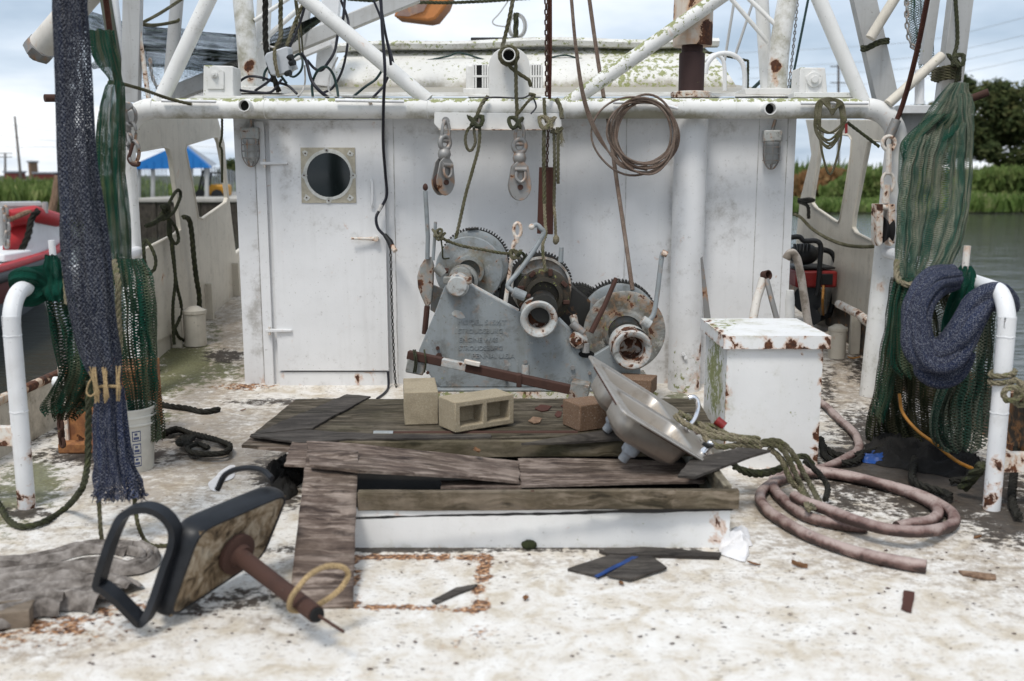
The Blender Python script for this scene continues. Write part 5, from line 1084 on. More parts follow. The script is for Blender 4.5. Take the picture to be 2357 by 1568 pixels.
# ------------------------------------------------------------------ white steel locker
def locker():
    Y0, Y1, x0, x1 = 5.62, 6.26, 1.235, 1.785; t = thing('steel_locker', 'white steel locker with rust-eaten lid edges, right of the sink', 'locker', (x0, Y0, 0))
    gm = imask([(1650, 880, 22, 130, .6), (1650, 760, 40, 20, .3)]); ms = imask([(1645, 860, 24, 120, .92), (1660, 750, 40, 20, .5), (1830, 960, 10, 40, .5)])
    rm = imask(seg(1876, 1000, 1872, 1078, 8, .95, 8) + [(1862, 1072, 16, 8, .9)] + seg(1892, 830, 1886, 870, 5, .6, 4) + [(1845, 812, 6, 6, .7), (1690, 805, 10, 8, .7), (1785, 818, 6, 5, .4), (1885, 815, 10, 10, .8)] + seg(1617, 850, 1640, 1000, 6, .4, 6))
    def edge(p, a, b, zb, zt, k, w):
        dx = min(abs(p.x-a), abs(p.x-b)); dz = min(abs(p.z-zb), abs(p.z-zt)); dy = abs(p.y-Y0)
        return k*max(math.exp(-max(dx, dy)/w), math.exp(-max(dz, dy)/w), math.exp(-max(dx, dz)/w))
    rm0 = rm; rm = lambda p: max(1.25*rm0(p), .55*edge(p, x0, x1, 0, .72, 1, .02), .85*math.exp(-abs(p.x-x1)/.03-abs(p.y-Y0)/.05) if p.z < .25 or p.z > .62 else 0)
    MB().gbox((x0, Y0, 0), (x1, Y1, .72), .02).build('body', 'locker', t, masks=dict(rust=rm, moss=ms, grime_shade=gm))
    lm = imask(seg(1690, 800, 1905, 806, 6, .72, 18) + seg(1632, 740, 1690, 795, 7, .85, 8) + [(1770, 790, 12, 12, .85), (1820, 790, 22, 12, .95), (1895, 800, 18, 14, 1.0), (1835, 800, 30, 16, .55), (1905, 785, 10, 14, .9), (1700, 795, 16, 12, .8), (1660, 770, 8, 12, .8)])
    lm0 = lm; lm = lambda p: max(1.3*lm0(p), .72*edge(V(p.x, p.y+.035, p.z), x0-.03, x1+.03, .715, 9, 1, .018), .5*edge(V(p.x, p.y+.035, p.z), x0-.03, x1+.03, -9, .79, 1, .014))
    lms = imask([(1665, 745, 35, 14, .72), (1645, 730, 16, 8, .5), (1660, 760, 14, 10, .4)])
    MB().gbox((x0-.03, Y0-.035, .715), (x1+.03, Y1+.03, .79), .02).build('lid', 'locker', t, bevel=.004, masks=dict(rust=lm, moss=lms, grime_shade=lambda p: .3 if p.z > .78 else 0))
locker()
# ------------------------------------------------------------------ broken helm chair on its side
def chair():
    z4 = Zc(0, 1200, 2357/900)
    t = thing('helm_chair', 'broken black helm chair lying on its side with bare wooden seat bottom', 'chair', G(420, 1420, 0))
    # seat underside as a board facing the camera and slightly right
    c4 = [z4(*q) for q in ((1090, 885), (1290, 330), (1850, 90), (1690, 490))]
    LB, LT, RT, RB = P(*c4[0], 3.55), P(*c4[1], 3.60), P(*c4[2], 4.05), P(*c4[3], 4.02)
    nrm = ((RT-LB).cross(LT-RB)).normalized()
    if nrm.y > 0: nrm = -nrm
    rows = []
    for i in range(21):
        a, b = LB.lerp(LT, i/20), RB.lerp(RT, i/20); rows.append([a.lerp(b, j/20) for j in range(21)])
    wd = MB().sheet(rows).build('seat_board', 'seatwood', t, masks=dict(muck=imask([z4(1560, 450)+(40, 34, .6), z4(1250, 800)+(110, 26, .7), z4(1840, 150)+(30, 26, .5)]))); md = wd.modifiers.new('s', 'SOLIDIFY'); md.thickness = .02; md.offset = 1 if False else -1
    # padded vinyl rim: fat cushion behind the board, edges bulging
    back = -nrm
    ring = [LB, LB.lerp(LT, .5), LT, LT.lerp(RT, .5), RT, RT.lerp(RB, .5), RB, RB.lerp(LB, .5)]
    ctr = sum(ring, Vector())/8; mb = MB(); prof = [(.97, -.002), (1.0, -.022), (1.06, -.026), (1.115, .0), (1.13, .04), (1.10, .075), (1.0, .10), (.8, .11), (.4, .115), (.03, .115)]
    loop = []
    for k in range(4):
        a, b = ring[2*k], ring[(2*k+2) % 8]
        for j in range(8): loop.append(a.lerp(b, j/8))
    # round the corners a little
    n = len(loop); loop = [(loop[i-1]+loop[i]*2+loop[(i+1) % n])/4 for i in range(n)]
    rings = [[ctr + (p-ctr)*f + back*d for p in loop] for f, d in prof]
    vs = [p for r_ in rings for p in r_]; fs = [(i*n+k, i*n+(k+1) % n, (i+1)*n+(k+1) % n, (i+1)*n+k) for i in range(len(rings)-1) for k in range(n)] + [tuple((len(rings)-1)*n+k for k in range(n))]
    o = mb.add(vs, fs).build('cushion', 'seat', t, smooth=70); md = o.modifiers.new('sub', 'SUBSURF'); md.levels = md.render_levels = 1
    # armrest loop of flat bar
    def strap(nm, pts, wdt, th, mat='seat'):
        pp = cr([P(*z4(x, y), Y) for x, y, Y in pts], 6, closed=True); m = len(pp); rows = []; cc = sum(pp, Vector())/m; ax = V(.25, .95, .1).normalized()
        vs, fs = [], []
        for i in range(m):
            tg = (pp[(i+1) % m]-pp[i-1]).normalized(); nn = tg.cross(ax).normalized()
            for sx, sy in ((-1, -1), (1, -1), (1, 1), (-1, 1)): vs.append(pp[i] + ax*sx*wdt/2 + nn*sy*th/2)
        for i in range(m):
            j = (i+1) % m
            for k in range(4): fs.append((i*4+k, i*4+(k+1) % 4, j*4+(k+1) % 4, j*4+k))
        return MB().add(vs, fs).build(nm, mat, t, bevel=.006, smooth=50)
    strap('armrest', [(660, 640, 3.5), (700, 500, 3.5), (760, 330, 3.52), (830, 215, 3.54), (960, 180, 3.56), (1070, 220, 3.57), (1140, 310, 3.58), (1140, 420, 3.57), (1090, 560, 3.55), (1030, 740, 3.52), (970, 890, 3.48), (930, 925, 3.47), (880, 880, 3.47), (770, 770, 3.48), (690, 705, 3.49), (655, 690, 3.5)], .055, .028)
    z3_ = Zc(580, 900, 2.851)
    pp = [P(500, 1128, 4.2), P(520, 1092, 4.2), P(560, 1078, 4.15), P(602, 1082, 4.1), P(625, 1102, 4.05)]
    MB().tube(cr(pp, 6), .013, 10).build('far_armrest', 'seat', t)
    # flange and post
    fc = P(*z4(1560, 490), 3.78); pd = (P(*z4(2060, 870), 3.30) - fc).normalized()
    MB().lathe([(.085, -.01), (.085, .010), (.075, .014), (.05, .018), (.045, .04)], fc - pd*.01, nrm*.75+pd*.25, 24).build('flange', 'rust', t)
    e_ = P(*z4(2070, 880), 3.34)
    MB().tube([fc, fc.lerp(e_, .5), e_], [.035, .033, .032], 18).build('post', 'rust', t)
    MB().cyl(e_, e_+pd*.012, .027, 16).build('post_bore', 'hole', t)
    MB().tube([e_-pd*.02, P(*z4(2250, 995), 3.25)], .006, 6).build('bent_rod', 'rust', t)
    ringp = [P(*z4(x, y), Y) for x, y, Y in ((1905, 850, 3.38), (1900, 790, 3.36), (1940, 720, 3.36), (2030, 620, 3.4), (2140, 565, 3.45), (2240, 570, 3.48), (2280, 620, 3.5), (2230, 710, 3.48), (2130, 790, 3.44), (2000, 850, 3.42))]
    MB().tube(cr(ringp, 5, closed=True), .0105, 8, closed=True).build('hoop_strap', 'twine', t)
chair()
# ------------------------------------------------------------------ bucket, rusty box, rags on the left
def bucket():
    c = G(306, 1078, 0); b = V(c.x, c.y+.0, 0); s_ = 1/ppm(b.y, .2)
    t = thing('bucket', 'grubby white plastic bucket with faded blue label behind the blue net', 'bucket', b)
    r0, r1, H = .118, .142, .375
    MB().lathe([(0, .004), (r0*.97, 0), (r0, .01), (r0+(r1-r0)*.75, H*.72), (r1+.004, H*.74), (r1+.004, H*.76), (r1-.002, H*.77), (r1, H*.85), (r1+.006, H*.86), (r1+.006, H*.88), (r1, H*.89), (r1+.002, H*.97), (r1+.008, H*.975), (r1+.008, H), (r1-.004, H), (r1-.008, H*.9), (r0-.006, .02), (0, .015)], b, (0, 0, 1), 36).build('shell', 'bucket', t, smooth=30, masks=None)
    def lab(a0, a1, z0, z1, nm, mat, out=.0015):
        rows = []
        for z in (z0, z1):
            rr = r0+(r1-r0)*.75*(z/(H*.72))+out; rows.append([b+V(math.sin(a0+(a1-a0)*k/8)*rr, -math.cos(a0+(a1-a0)*k/8)*rr, z) for k in range(9)])
        MB().sheet(rows).build(nm, mat, t)
    for i, z in enumerate((.04, .115, .19)):
        lab(.42, .78, z, z+.062, 'label_picture', 'print'); lab(.455, .745, z+.007, z+.055, 'label_ground', 'bucket', .0025); lab(.48, .70, z+.012, z+.028, 'label_mark', 'print', .0035); lab(.52, .64, z+.036, z+.050, 'label_mark', 'print', .0035)
    lab(-.05, .22, .12, .13, 'label_line', 'print'); lab(-.05, .20, .15, .175, 'label_line', 'print')
bucket()
def rusty_box():
    b = G(150, 1035, 0); t = thing('rusty_box', 'rust-eaten steel box with white edge, under the green net at left', 'box', V(b.x, b.y, 0))
    x0, x1, Y0 = b.x, b.x+.46, b.y
    MB().gbox((x0+.03, Y0, .05), (x1, Y0+.45, .50), .04).build('box_body', 'rustbox', t, masks=dict(rust=lambda p: .0))
    MB().gbox((x0, Y0-.02, .0), (x0+.035, Y0+.45, .53), .04).build('white_flange', 'rustwhite', t, masks=dict(rust=lambda p: -.1))
    MB().span((x0+.0, Y0-.10, -.0), (x1, Y0-.001, .065)).build('base_angle', 'rustbox', t, bevel=.01)
    MB().cyl(V(x0-.06, Y0+.05, .42), V(x0+.01, Y0+.05, .42), .035, 14).build('pipe_spigot', 'rail', t)
rusty_box()
def heap(name, label, cat, outline, z, hgt, mat, seed, nx=60, ny=40, base=None, fold=9):
    """crumpled cloth-like mound inside an outline given in photo units on the deck"""
    w_ = [G(x, y, 0) for x, y in outline]; c = sum(w_, Vector())/len(w_); n = len(w_); big = cr(w_, 14, closed=True); m = len(big); rows = []; K = 40
    for i in range(K+1):
        f = i/K; row = []
        for k in range(m+1):
            p = c.lerp(big[k % m], f); e_ = (1-f**6)
            p = p + V(.03*nz3(p, 9, seed), .03*nz3(p, 9, seed+1), 0)*(.5+f)
            rd = 1-min(1, 1.7*abs(nz3((p.x*.45+p.y*.35, p.y*1.2-p.x*.3, 0), fold, seed))); rd2 = 1-min(1, 2.4*abs(nz3((p.x, p.y, 0), fold*2.1, seed+3)))
            row.append(V(p.x, p.y, z + .004 + e_*hgt*(.15+.8*rd*rd+.10*rd2*rd2)))
        rows.append(row)
    return solo(name, MB().sheet(rows), mat, label, cat, (c.x, c.y, z), smooth=60)
def rag():
    t = thing('rag', 'crumpled grey rag spread in folds on the deck at lower left', 'rag', G(120, 1350, 0))
    def band(pts, w, z, sd, hgt=.02):
        c = cr([G(x, y, 0) for x, y in pts], 12); n = 22; rows = []; m = len(c)
        for i, p in enumerate(c):
            tg = (c[min(i+1, m-1)]-c[max(i-1, 0)]).normalized(); s_ = V(-tg.y, tg.x, 0); row = []; q = i/(m-1)
            for j in range(n+1):
                u = 2*j/n-1; e_ = 1+.18*nz3((q*6, u, sd), 1)+.06*nz3((q*40, u, sd), 1)
                fold = abs(math.sin(u*4.2+sd+1.6*nz3((q*2.5, u*.8, sd), 1)))**.7
                zz = z*(.55+.45*math.cos(u*1.5)) + hgt*fold*(.5+.9*abs(nz3((q*4, u*1.5, sd+2), 1.2))) + .005*nz3((q*26, u*6, sd), 1)
                row.append(p + s_*u*w*e_ + V(0, 0, max(.003, zz*(1-.75*abs(u)**6))))
            rows.append(row)
        MB().sheet(rows).build('fold', 'cloth', t, smooth=60)
    band([(-120, 1300), (0, 1300), (90, 1290), (180, 1270), (250, 1262), (310, 1270)], .075, .012, 1, .030)
    band([(-120, 1345), (0, 1338), (120, 1322), (230, 1312), (300, 1318), (338, 1306), (342, 1284), (310, 1272)], .05, .03, 2, .034)
    band([(-120, 1385), (-20, 1378), (80, 1362), (180, 1350), (250, 1352), (290, 1372)], .085, .02, 3, .040)
    band([(-120, 1425), (-30, 1420), (60, 1402), (130, 1392), (200, 1390), (245, 1398)], .080, .035, 4, .045)
    band([(-120, 1460), (-40, 1452), (30, 1432), (90, 1412), (150, 1410)], .060, .055, 5, .035)
rag()
heap('plastic_bag', 'crumpled white plastic bag by the right corner of the hatch', 'bag', [(1650, 1255), (1680, 1240), (1710, 1228), (1726, 1240), (1720, 1270), (1722, 1290), (1700, 1292), (1668, 1278)], 0, .075, 'paper', 5, fold=16)
heap('paper_scrap', 'torn white scrap on the deck behind the chair', 'scrap', [(478, 1122), (500, 1090), (530, 1075), (545, 1082), (530, 1110), (495, 1132)], 0, .008, 'paper', 6)
heap('tarp_scrap', 'scrap of shiny blue tarp in the muck at right', 'tarp', [(1978, 1050), (1995, 1040), (2030, 1036), (2052, 1042), (2050, 1060), (2010, 1066), (1984, 1062)], 0, .04, 'blue', 8, fold=18)
heap('charred_scrap', 'black charred scrap on the left side deck', 'scrap', [(470, 822), (500, 805), (545, 797), (562, 796), (562, 815), (520, 828), (490, 832)], .0, .05, 'soot', 9, fold=16)
heap('tar_lump', 'heap of black tarry debris under the left end of the hatch', 'debris', [(612, 1085), (640, 1060), (690, 1062), (700, 1100), (680, 1140), (650, 1150), (630, 1120)], 0, .07, 'soot', 12, fold=20)
solo('timber_offcut', MB().box(G(30, 1450, 0)+V(-.02, .06, .035), (.13, .12, .07), Matrix.Rotation(.25, 3, 'Z')), 'beam', 'short grey timber offcut under the rag, bottom left corner', 'timber', G(30, 1450, 0), bevel=.005)
solo('moss_clump', MB().ball(G(1218, 1262, 0)+V(0, 0, .015), .036, 14, 10, (1, .7, .7), .25, 3), 'mossball', 'round dark moss clump on deck in front of the hatch', 'moss', G(1218, 1265, 0))
def chip(name, label, cat, pts, z, th, mat, grp=None):
    w_ = [G(x, y, z) for x, y in pts]; out = []
    for i, a in enumerate(w_):
        b = w_[(i+1) % len(w_)]
        for k in range(6): p = a.lerp(b, k/6); out.append(p + V(.004*nz3(p, 50), .004*nz3(p, 50, 3), .002*nz3(p, 20)))
    return solo(name, MB().prism(out, (0, 0, -th)), mat, label, cat, w_[0], grp, smooth=30)
chip('wood_scrap', 'dark wood scrap with a blue painted strip, front of hatch', 'wood scrap', [(1306, 1308), (1405, 1276), (1470, 1278), (1380, 1326)], .014, .012, 'plyd')
chip('blue_strip', 'narrow blue painted strip lying on the dark wood scrap', 'strip', [(1368, 1325), (1376, 1327), (1470, 1282), (1455, 1280)], .020, .005, 'blue')
chip('wood_scrap', 'grey grooved wood scrap overlapping the blue strip', 'wood scrap', [(1396, 1322), (1470, 1280), (1496, 1276), (1536, 1306), (1450, 1332)], .020, .010, 'plyd')
chip('wood_scrap', 'long thin dark board lying along the hatch foot', 'wood scrap', [(1378, 1266), (1480, 1258), (1660, 1272), (1655, 1282), (1520, 1278), (1400, 1274)], .016, .014, 'plyd')
chip('wood_scrap', 'thin brown splinter on the rusty hatch outline', 'wood scrap', [(992, 1382), (1050, 1352), (1098, 1344), (1090, 1352), (1040, 1372), (1004, 1388)], .010, .006, 'plyd')
chip('rust_flake', 'dark brown flat scrap on the deck at lower right', 'scrap', [(2074, 1400), (2080, 1358), (2106, 1362), (2098, 1408)], .010, .006, 'rustplate')
chip('wood_scrap', 'pale curved splinter on the deck at far right', 'wood scrap', [(2205, 1312), (2250, 1316), (2292, 1322), (2294, 1332), (2260, 1330), (2215, 1320)], .012, .008, 'stake')
for x, y, s_, L, lab in ((1098, 1040, .29, .036, 'pale curled dry leaf on the middle timber of the hatch'), (205, 1305, 0, .03, 'brown dry leaf on the deck below the rail rope, left'), (165, 1302, 0, .02, 'tiny dry leaf beside the larger one near the left rail'),
        (1735, 1300, 0, .03, 'tan dry leaf on the deck in front of the white bag'), (1840, 1306, 0, .036, 'largest brown leaf, left of the hose end'), (1210, 1380, 0, .022, 'small rust-coloured leaf right of the rusty hatch outline'), (640, 1350, 0, .02, 'small dry leaf beside the chair post'),
        (2250, 1240, 0, .022, 'dry leaf on the deck below the right rail foot'), (560, 945, 0, .024, 'dry leaf on the deck left of the plywood'), (1430, 1345, 0, .024, 'dry leaf just in front of the dark wood scraps')):
    p = G(x, y, s_+.004); a = random.random()*6; d = V(math.cos(a), math.sin(a), 0); n_ = V(-d.y, d.x, 0); cu = random.uniform(.2, .6); wd = random.uniform(.3, .6)
    mb = MB(); mb.sheet([[p+d*(f-.5)*2*L + n_*w_*L*wd*(math.sin(math.pi*min(max(f, .02), .98))+.18*math.sin(f*17+x)) + V(0, 0, L*cu*abs(w_)+L*.7*(f-.4)**2) for w_ in (-1, -.4, 0, .4, 1)] for f in [k/9 for k in range(10)]])
    solo('dry_leaf', mb, 'leaf', lab, 'leaf', p, 'dry leaves scattered over the deck')
# flakes of rust and paint: nobody could count them
fl = MB()
rnd = random.Random(4)
def flakes(cx, cy, rx, ry, n, smin=.002, smax=.013):
    for _ in range(int(n*.5)):
        x, y = rnd.gauss(cx, rx), rnd.gauss(cy, ry)
        if y < 830 or y > 1560: continue
        p = G(x, y, .003)
        if -.98 < p.x < 1.02 and 4.35 < p.y < 6.2: continue
        if abs(p.x) > 2.95 or p.y > 7.7: continue
        s_ = smin+(smax-smin)*rnd.random()**3.2; a = rnd.random()*6; z = .001+rnd.random()*.005
        q = [p + V(math.cos(a+k*1.5+rnd.random())*s_, math.sin(a+k*1.5+rnd.random())*s_*.55, z*rnd.random()) for k in range(4)]
        fl.add(q, [(0, 1, 2, 3)])
for a in ((120, 1440, 130, 40, 420), (430, 1400, 120, 40, 300), (1180, 1450, 700, 70, 420), (620, 1350, 200, 60, 160), (2050, 1300, 200, 60, 320), (1950, 1150, 200, 60, 300), (420, 950, 120, 60, 260), (330, 1180, 160, 60, 240), (2250, 1250, 120, 120, 200), (700, 910, 130, 10, 90), (1100, 1300, 300, 14, 140)): flakes(*a)
fo = fl.build('rust_flakes', 'rust', fix=False); struct(fo, 'stuff'); tag(fo, 'scattered rust and paint flakes on the white deck', 'debris')
# ------------------------------------------------------------------ hoses
def hose(name, label, pts, r_, mat, lift=None):
    pp = cr(pts, 10); pp = [p+V(.006*nz3(p, 5), .006*nz3(p, 5, 2), 0) for p in pp]; o = solo(name, MB().tube(pp, lambda q: r_*(1+.05*nz3((q*14, 0, 0), 1)+.03*math.sin(q*37)), 16), mat, label, 'hose', min(pp, key=lambda p: p.z)); return o
zc3 = Zc(1960, 1080, 2240/600); z7 = Zc(1800, 850, 2.613)
h_ = [z7(1345, 1482), z7(1180, 1455), z7(900, 1390), z7(660, 1310), z7(460, 1215), z7(320, 1120), z7(262, 1040), z7(300, 965), z7(420, 905)]
hz = [.03]*9
loop1 = [z7(540, 870), z7(700, 872), z7(900, 905), z7(1150, 965), z7(1350, 1030), z7(1480, 1100), z7(1530, 1165), z7(1480, 1225), z7(1300, 1252), z7(1080, 1235), z7(880, 1180), z7(700, 1110), z7(560, 1060), z7(480, 1020)]
loop2 = [z7(960, 1222), z7(800, 1208), z7(600, 1165), z7(480, 1100), z7(380, 1010), z7(345, 930), z7(380, 870), z7(480, 845), z7(620, 855), z7(850, 890), z7(1100, 955), z7(1290, 1020), z7(1400, 1080), z7(1425, 1140), z7(1360, 1185), z7(1240, 1205), z7(1150, 1222), z7(600, 1165)]
pts = [G(x, y, .032) for x, y in h_] + [G(*loop1[0], .04)] + [G(x, y, .036+.05*(1 if 8 < i < 13 else 0)) for i, (x, y) in enumerate(loop1[1:], 1)]
hose('pink_hose', 'pink rubber hose with its cut end toward the camera', [G(x, y, .032) for x, y in h_] + [G(x, y, .038 if i < 8 else .085) for i, (x, y) in enumerate(loop1)], .0285, 'hoseM')
hose('pink_hose', 'pink rubber hose coil lying under the mossy rope', [G(x, y, .032) for i, (x, y) in enumerate(loop2[:-1])], .0285, 'hoseM')
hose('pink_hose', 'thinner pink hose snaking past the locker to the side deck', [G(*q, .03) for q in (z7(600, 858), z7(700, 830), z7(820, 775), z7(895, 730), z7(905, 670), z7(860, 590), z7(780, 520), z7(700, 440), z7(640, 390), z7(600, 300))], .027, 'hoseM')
zz5 = Zc(1700, 250, 2.412)
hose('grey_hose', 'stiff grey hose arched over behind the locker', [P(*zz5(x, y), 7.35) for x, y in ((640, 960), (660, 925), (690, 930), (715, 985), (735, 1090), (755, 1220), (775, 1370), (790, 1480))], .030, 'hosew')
# ------------------------------------------------------------------ generator and gear on the right side deck
def generator():
    b = P(*zz5(800, 1370), 9.2); Y = 9.2; q = lambda x, y, d=0: P(*zz5(x, y), Y+d); z0 = sheer(9.2)+.02
    t = thing('generator', 'black and red portable generator in a tube frame on the right side deck', 'generator', V(b.x, Y, z0))
    MB().tube(cr([q(660, 830), q(720, 826), q(748, 850), q(820, 850), q(848, 880), q(845, 960), q(832, 1140), q(820, 1180)], 4), .024, 10).build('frame_tube', 'black', t)
    MB().tube(cr([q(800, 905, .3), q(870, 905, .3), q(920, 930, .3), q(945, 1010, .3), q(938, 1120, .3), q(905, 1280, .3), q(870, 1310, .2), q(760, 1350, 0)], 4), .026, 10).build('frame_tube', 'black', t)
    a, c = q(690, 1130, .1), q(945, 1030, .1); MB().span((a.x, Y+.06, a.z), (c.x, Y+.5, c.z)).build('control_panel', 'redplastic', t, bevel=.02)
    a, c = q(850, 1115, .04), q(925, 1050, .04); MB().span((a.x, Y+.045, a.z), (c.x, Y+.06, c.z)).build('panel_socket', 'black', t, bevel=.005)
    MB().ball(q(745, 930, .2), .13, 16, 10, (1.1, .9, .8)).build('engine_cover', 'black', t)
    for i in range(5): c = q(690+i*22, 890, .05); MB().box(c, (.012, .05, .07)).build('cooling_fin', 'black', t)
    MB().cyl(q(770, 1200, .1), q(770, 1200, .5), .135, 20).build('alternator', 'black', t); MB().span(q(700, 1020, .1), q(860, 985, .5)).build('tank_base', 'black', t, bevel=.01)
    MB().cyl(q(800, 1310, -.02), q(800, 1310, .06), .075, 18).build('wheel', 'black', t)
    return t
generator()
solo('white_tube', MB().tube([P(1818, 740, 7.6), P(1818, 690, 7.6), P(1819, 668, 7.6)], [.036, .036, .028], 14), 'whiteplastic', 'white plastic tube with a blue band behind the locker', 'tube', P(1818, 740, 7.6))
t = thing('vent_pipe', 'bent white vent pipe with a rusty open mouth behind the locker', 'pipe', P(1735, 730, 6.9))
MB().tube(cr([P(1732, 742, 6.9), P(1742, 690, 6.95), P(1750, 665, 6.97), P(1757, 640, 6.98)], 4), .030, 14).build('riser', 'rustwhite', t, masks=dict(rust=lambda p: -.25))
MB().lathe([(.033, -.02), (.035, .03), (.028, .03), (.026, -.02)], P(1762, 634, 6.98), V(.5, -.8, .2), 16).build('mouth', 'rust', t)
MB().tube([P(1764, 642, 6.96), P(1776, 690, 6.92), P(1790, 742, 6.9)], .020, 10).build('side_stay', 'galv', t)
solo('galvanised_strip', MB().hexa([P(x, y, Y) for Y in (7.5, 7.52) for x, y in ((1612, 595), (1617, 590), (1636, 732), (1622, 765))]), 'galv', 'galvanised sheet offcut wedged behind the exhaust casing', 'sheet', P(1625, 740, 7.5))
def bollard(label, p, r_, h):
    t = thing('bollard', label, 'bollard', p); MB().lathe([(r_, 0), (r_, h*.8), (r_*1.1, h*.82), (r_*1.1, h*.9), (r_*.7, h*.95), (r_*.4, h), (0, h)], p, (0, 0, 1), 18).build('barrel', 'cream', t); return t
bollard('white mooring bollard below the generator', V(2.85, 8.6, sheer(8.6)), .075, .30)
bollard('white mooring bollard against the left bulwark', V(-2.9, 9.0, sheer(9.0)), .10, .36)
solo('rusty_pipe', MB().tube([P(1930, 700, 8.6), P(1975, 722, 8.2), P(2012, 750, 7.8)], .035, 12), 'rustwhite', 'white pipe with rust band along the right bulwark', 'pipe', P(2012, 750, 7.8))
cable('extension_cord', 'orange extension cord trailing from the generator', 'cord', [P(*zz5(865, 1120), 9.0), P(*zz5(860, 1250), 9.0)] + [G(*zz5(x, y), .1) for x, y in ((880, 1380), (930, 1460), (1000, 1510), (1070, 1530), (1090, 1550), (1040, 1560), (1000, 1545), (1010, 1525))], .012, 'cordo')
cable('extension_cord', 'orange cord running through the muck under the right nets', 'cord', [P(2070, 908, 6.0), P(2078, 950, 5.9), P(2110, 990, 5.8), P(2150, 1020, 5.7), P(2200, 1060, 5.4), P(2245, 1082, 5.2)], .010, 'cordo')
# ------------------------------------------------------------------ nets
def net_rows(rows, seg_=7):
    """rows (x0, x1, y, Y) in photo units -> smooth list of left/right world points"""
    L = cr([P(a, y, Y) for a, b, y, Y in rows], seg_); Rr = cr([P(b, y, Y) for a, b, y, Y in rows], seg_); return L, Rr
def net_curtain(name, label, rows, mat, width, nf, amp, seed, cols=110, bulge=.04, hole=None, group=None, parent=None, rag=.03, drift=1.0):
    L, Rr = net_rows(rows); m = len(L); out, uvs = [], []; v = 0; width = 1.45*max((a-b).length for a, b in zip(L, Rr))
    for i in range(m):
        if i: v += (L[i].lerp(Rr[i], .5)-L[i-1].lerp(Rr[i-1], .5)).length
        row, ur = [], []; t = i/(m-1); w = (Rr[i]-L[i]).length
        for j in range(cols+1):
            s_ = j/cols; p = L[i].lerp(Rr[i], s_)
            ph = 2*math.pi*nf*s_ + drift*2.2*nz3((t*1.6, s_*2.0, 0), 1.0, seed)
            a = amp*min(1, w*4)*(1.9*nz3((s_*nf*1.5+.5*nz3((t*2, s_, 3), 1.2, seed), t*.7, seed), 1)+1.1*nz3((s_*nf*3.7, t*1.1, seed+9), 1)+.35*math.sin(ph))
            p = p + V(.35*amp*math.cos(ph)*min(1, w*4), a + bulge*(2*s_-1)**2, rag*nz3((s_*9, 0, seed), 1)*t**6 + rag*.6*nz3((s_*40, 1, seed), 1)*t**8)
            p += V(.012*nz3(p, 7, seed), .012*nz3(p, 7, seed+2), 0)
            row.append(p); ur.append((s_*width, v))
        out.append(row); uvs.append(ur)
    mb = MB().sheet(out, uvs)
    if parent: return mb.build(name, mat, parent, fix=False, masks=dict(hole=hole) if hole else None)
    return solo(name, mb, mat, label, 'net', L[-1].lerp(Rr[-1], .5), group, fix=False, masks=dict(hole=hole) if hole else None)
def net_bundle(name, label, rows, mat, width, pleats, depth, seed, hole=None, parent=None, amp=.20, n=72, flat=1.0):
    """closed hanging bundle: rows (x0, x1, y, Y)"""
    L, Rr = net_rows(rows, 9); m = len(L); vs, uvs, fs = [], [], []; v = 0; width = 3.6*max((a-b).length for a, b in zip(L, Rr))
    for i in range(m):
        c = L[i].lerp(Rr[i], .5); r_ = (Rr[i]-L[i]).length/2; t = i/(m-1); dx = (Rr[i]-L[i]).normalized()
        if i: v += (c-L[i-1].lerp(Rr[i-1], .5)).length
        for k in range(n+1):
            a = 2*math.pi*(k % n)/n; q = 1 + amp*math.sin(pleats*a + 1.5*nz3((t*3, 0, seed), 1)*3) + .10*nz3((math.cos(a)*1.5, math.sin(a)*1.5, t*7), 1.0, seed) + amp*.5*math.sin(2*pleats*a+2*t*6)
            q *= 1/(1+amp*.9)
            vs.append(c + dx*math.cos(a)*r_*q + V(0, 1, 0)*math.sin(a)*r_*q*depth + V(0, 0, .01*nz3((a, t*5, seed), 2) + (.05*nz3((a*6, 0, seed), 1) if i == m-1 else 0))); uvs.append((k/n*width, v))
    N = n+1
    for i in range(m-1):
        for k in range(n): fs.append((i*N+k, i*N+k+1, (i+1)*N+k+1, (i+1)*N+k))
    mb = MB().add(vs, fs, uvs)
    if parent: return mb.build(name, mat, parent, fix=False, masks=dict(hole=hole) if hole else None)
    return solo(name, mb, mat, label, 'net', L[-1].lerp(Rr[-1], .5), None, fix=False, masks=dict(hole=hole) if hole else None)
# left: blue chafing net hanging from the boom
hole = imask([(175, 520, 18, 26, .75), (172, 600, 14, 40, .85), (165, 690, 12, 14, .8), (185, 250, 22, 130, .42), (195, 130, 10, 50, .5), (205, 200, 8, 80, .4)])
bt = thing('blue_net', 'long dark blue chafing net hanging from the boom, tied near its tail, left', 'net', P(270, 1140, 4.45))
net_bundle('net_body', '', [(118, 200, -30, 4.5), (124, 205, 100, 4.5), (130, 212, 250, 4.5), (132, 224, 400, 4.48), (136, 244, 520, 4.47), (144, 260, 640, 4.46), (165, 272, 760, 4.46), (192, 278, 840, 4.45), (214, 279, 880, 4.45), (222, 276, 900, 4.45)], 'netb', 1.5, 5, .75, 1, hole=hole, parent=bt, amp=.13)
net_bundle('net_tail', '', [(222, 276, 880, 4.45), (219, 287, 910, 4.45), (216, 292, 970, 4.45), (217, 305, 1050, 4.45), (217, 325, 1110, 4.45), (214, 334, 1142, 4.45)], 'netb2', 1.5, 8, .6, 2, parent=bt, amp=.20, hole=lambda p: .35 if p.z < .3 else 0)
ties = MB(); rr_ = random.Random(2)
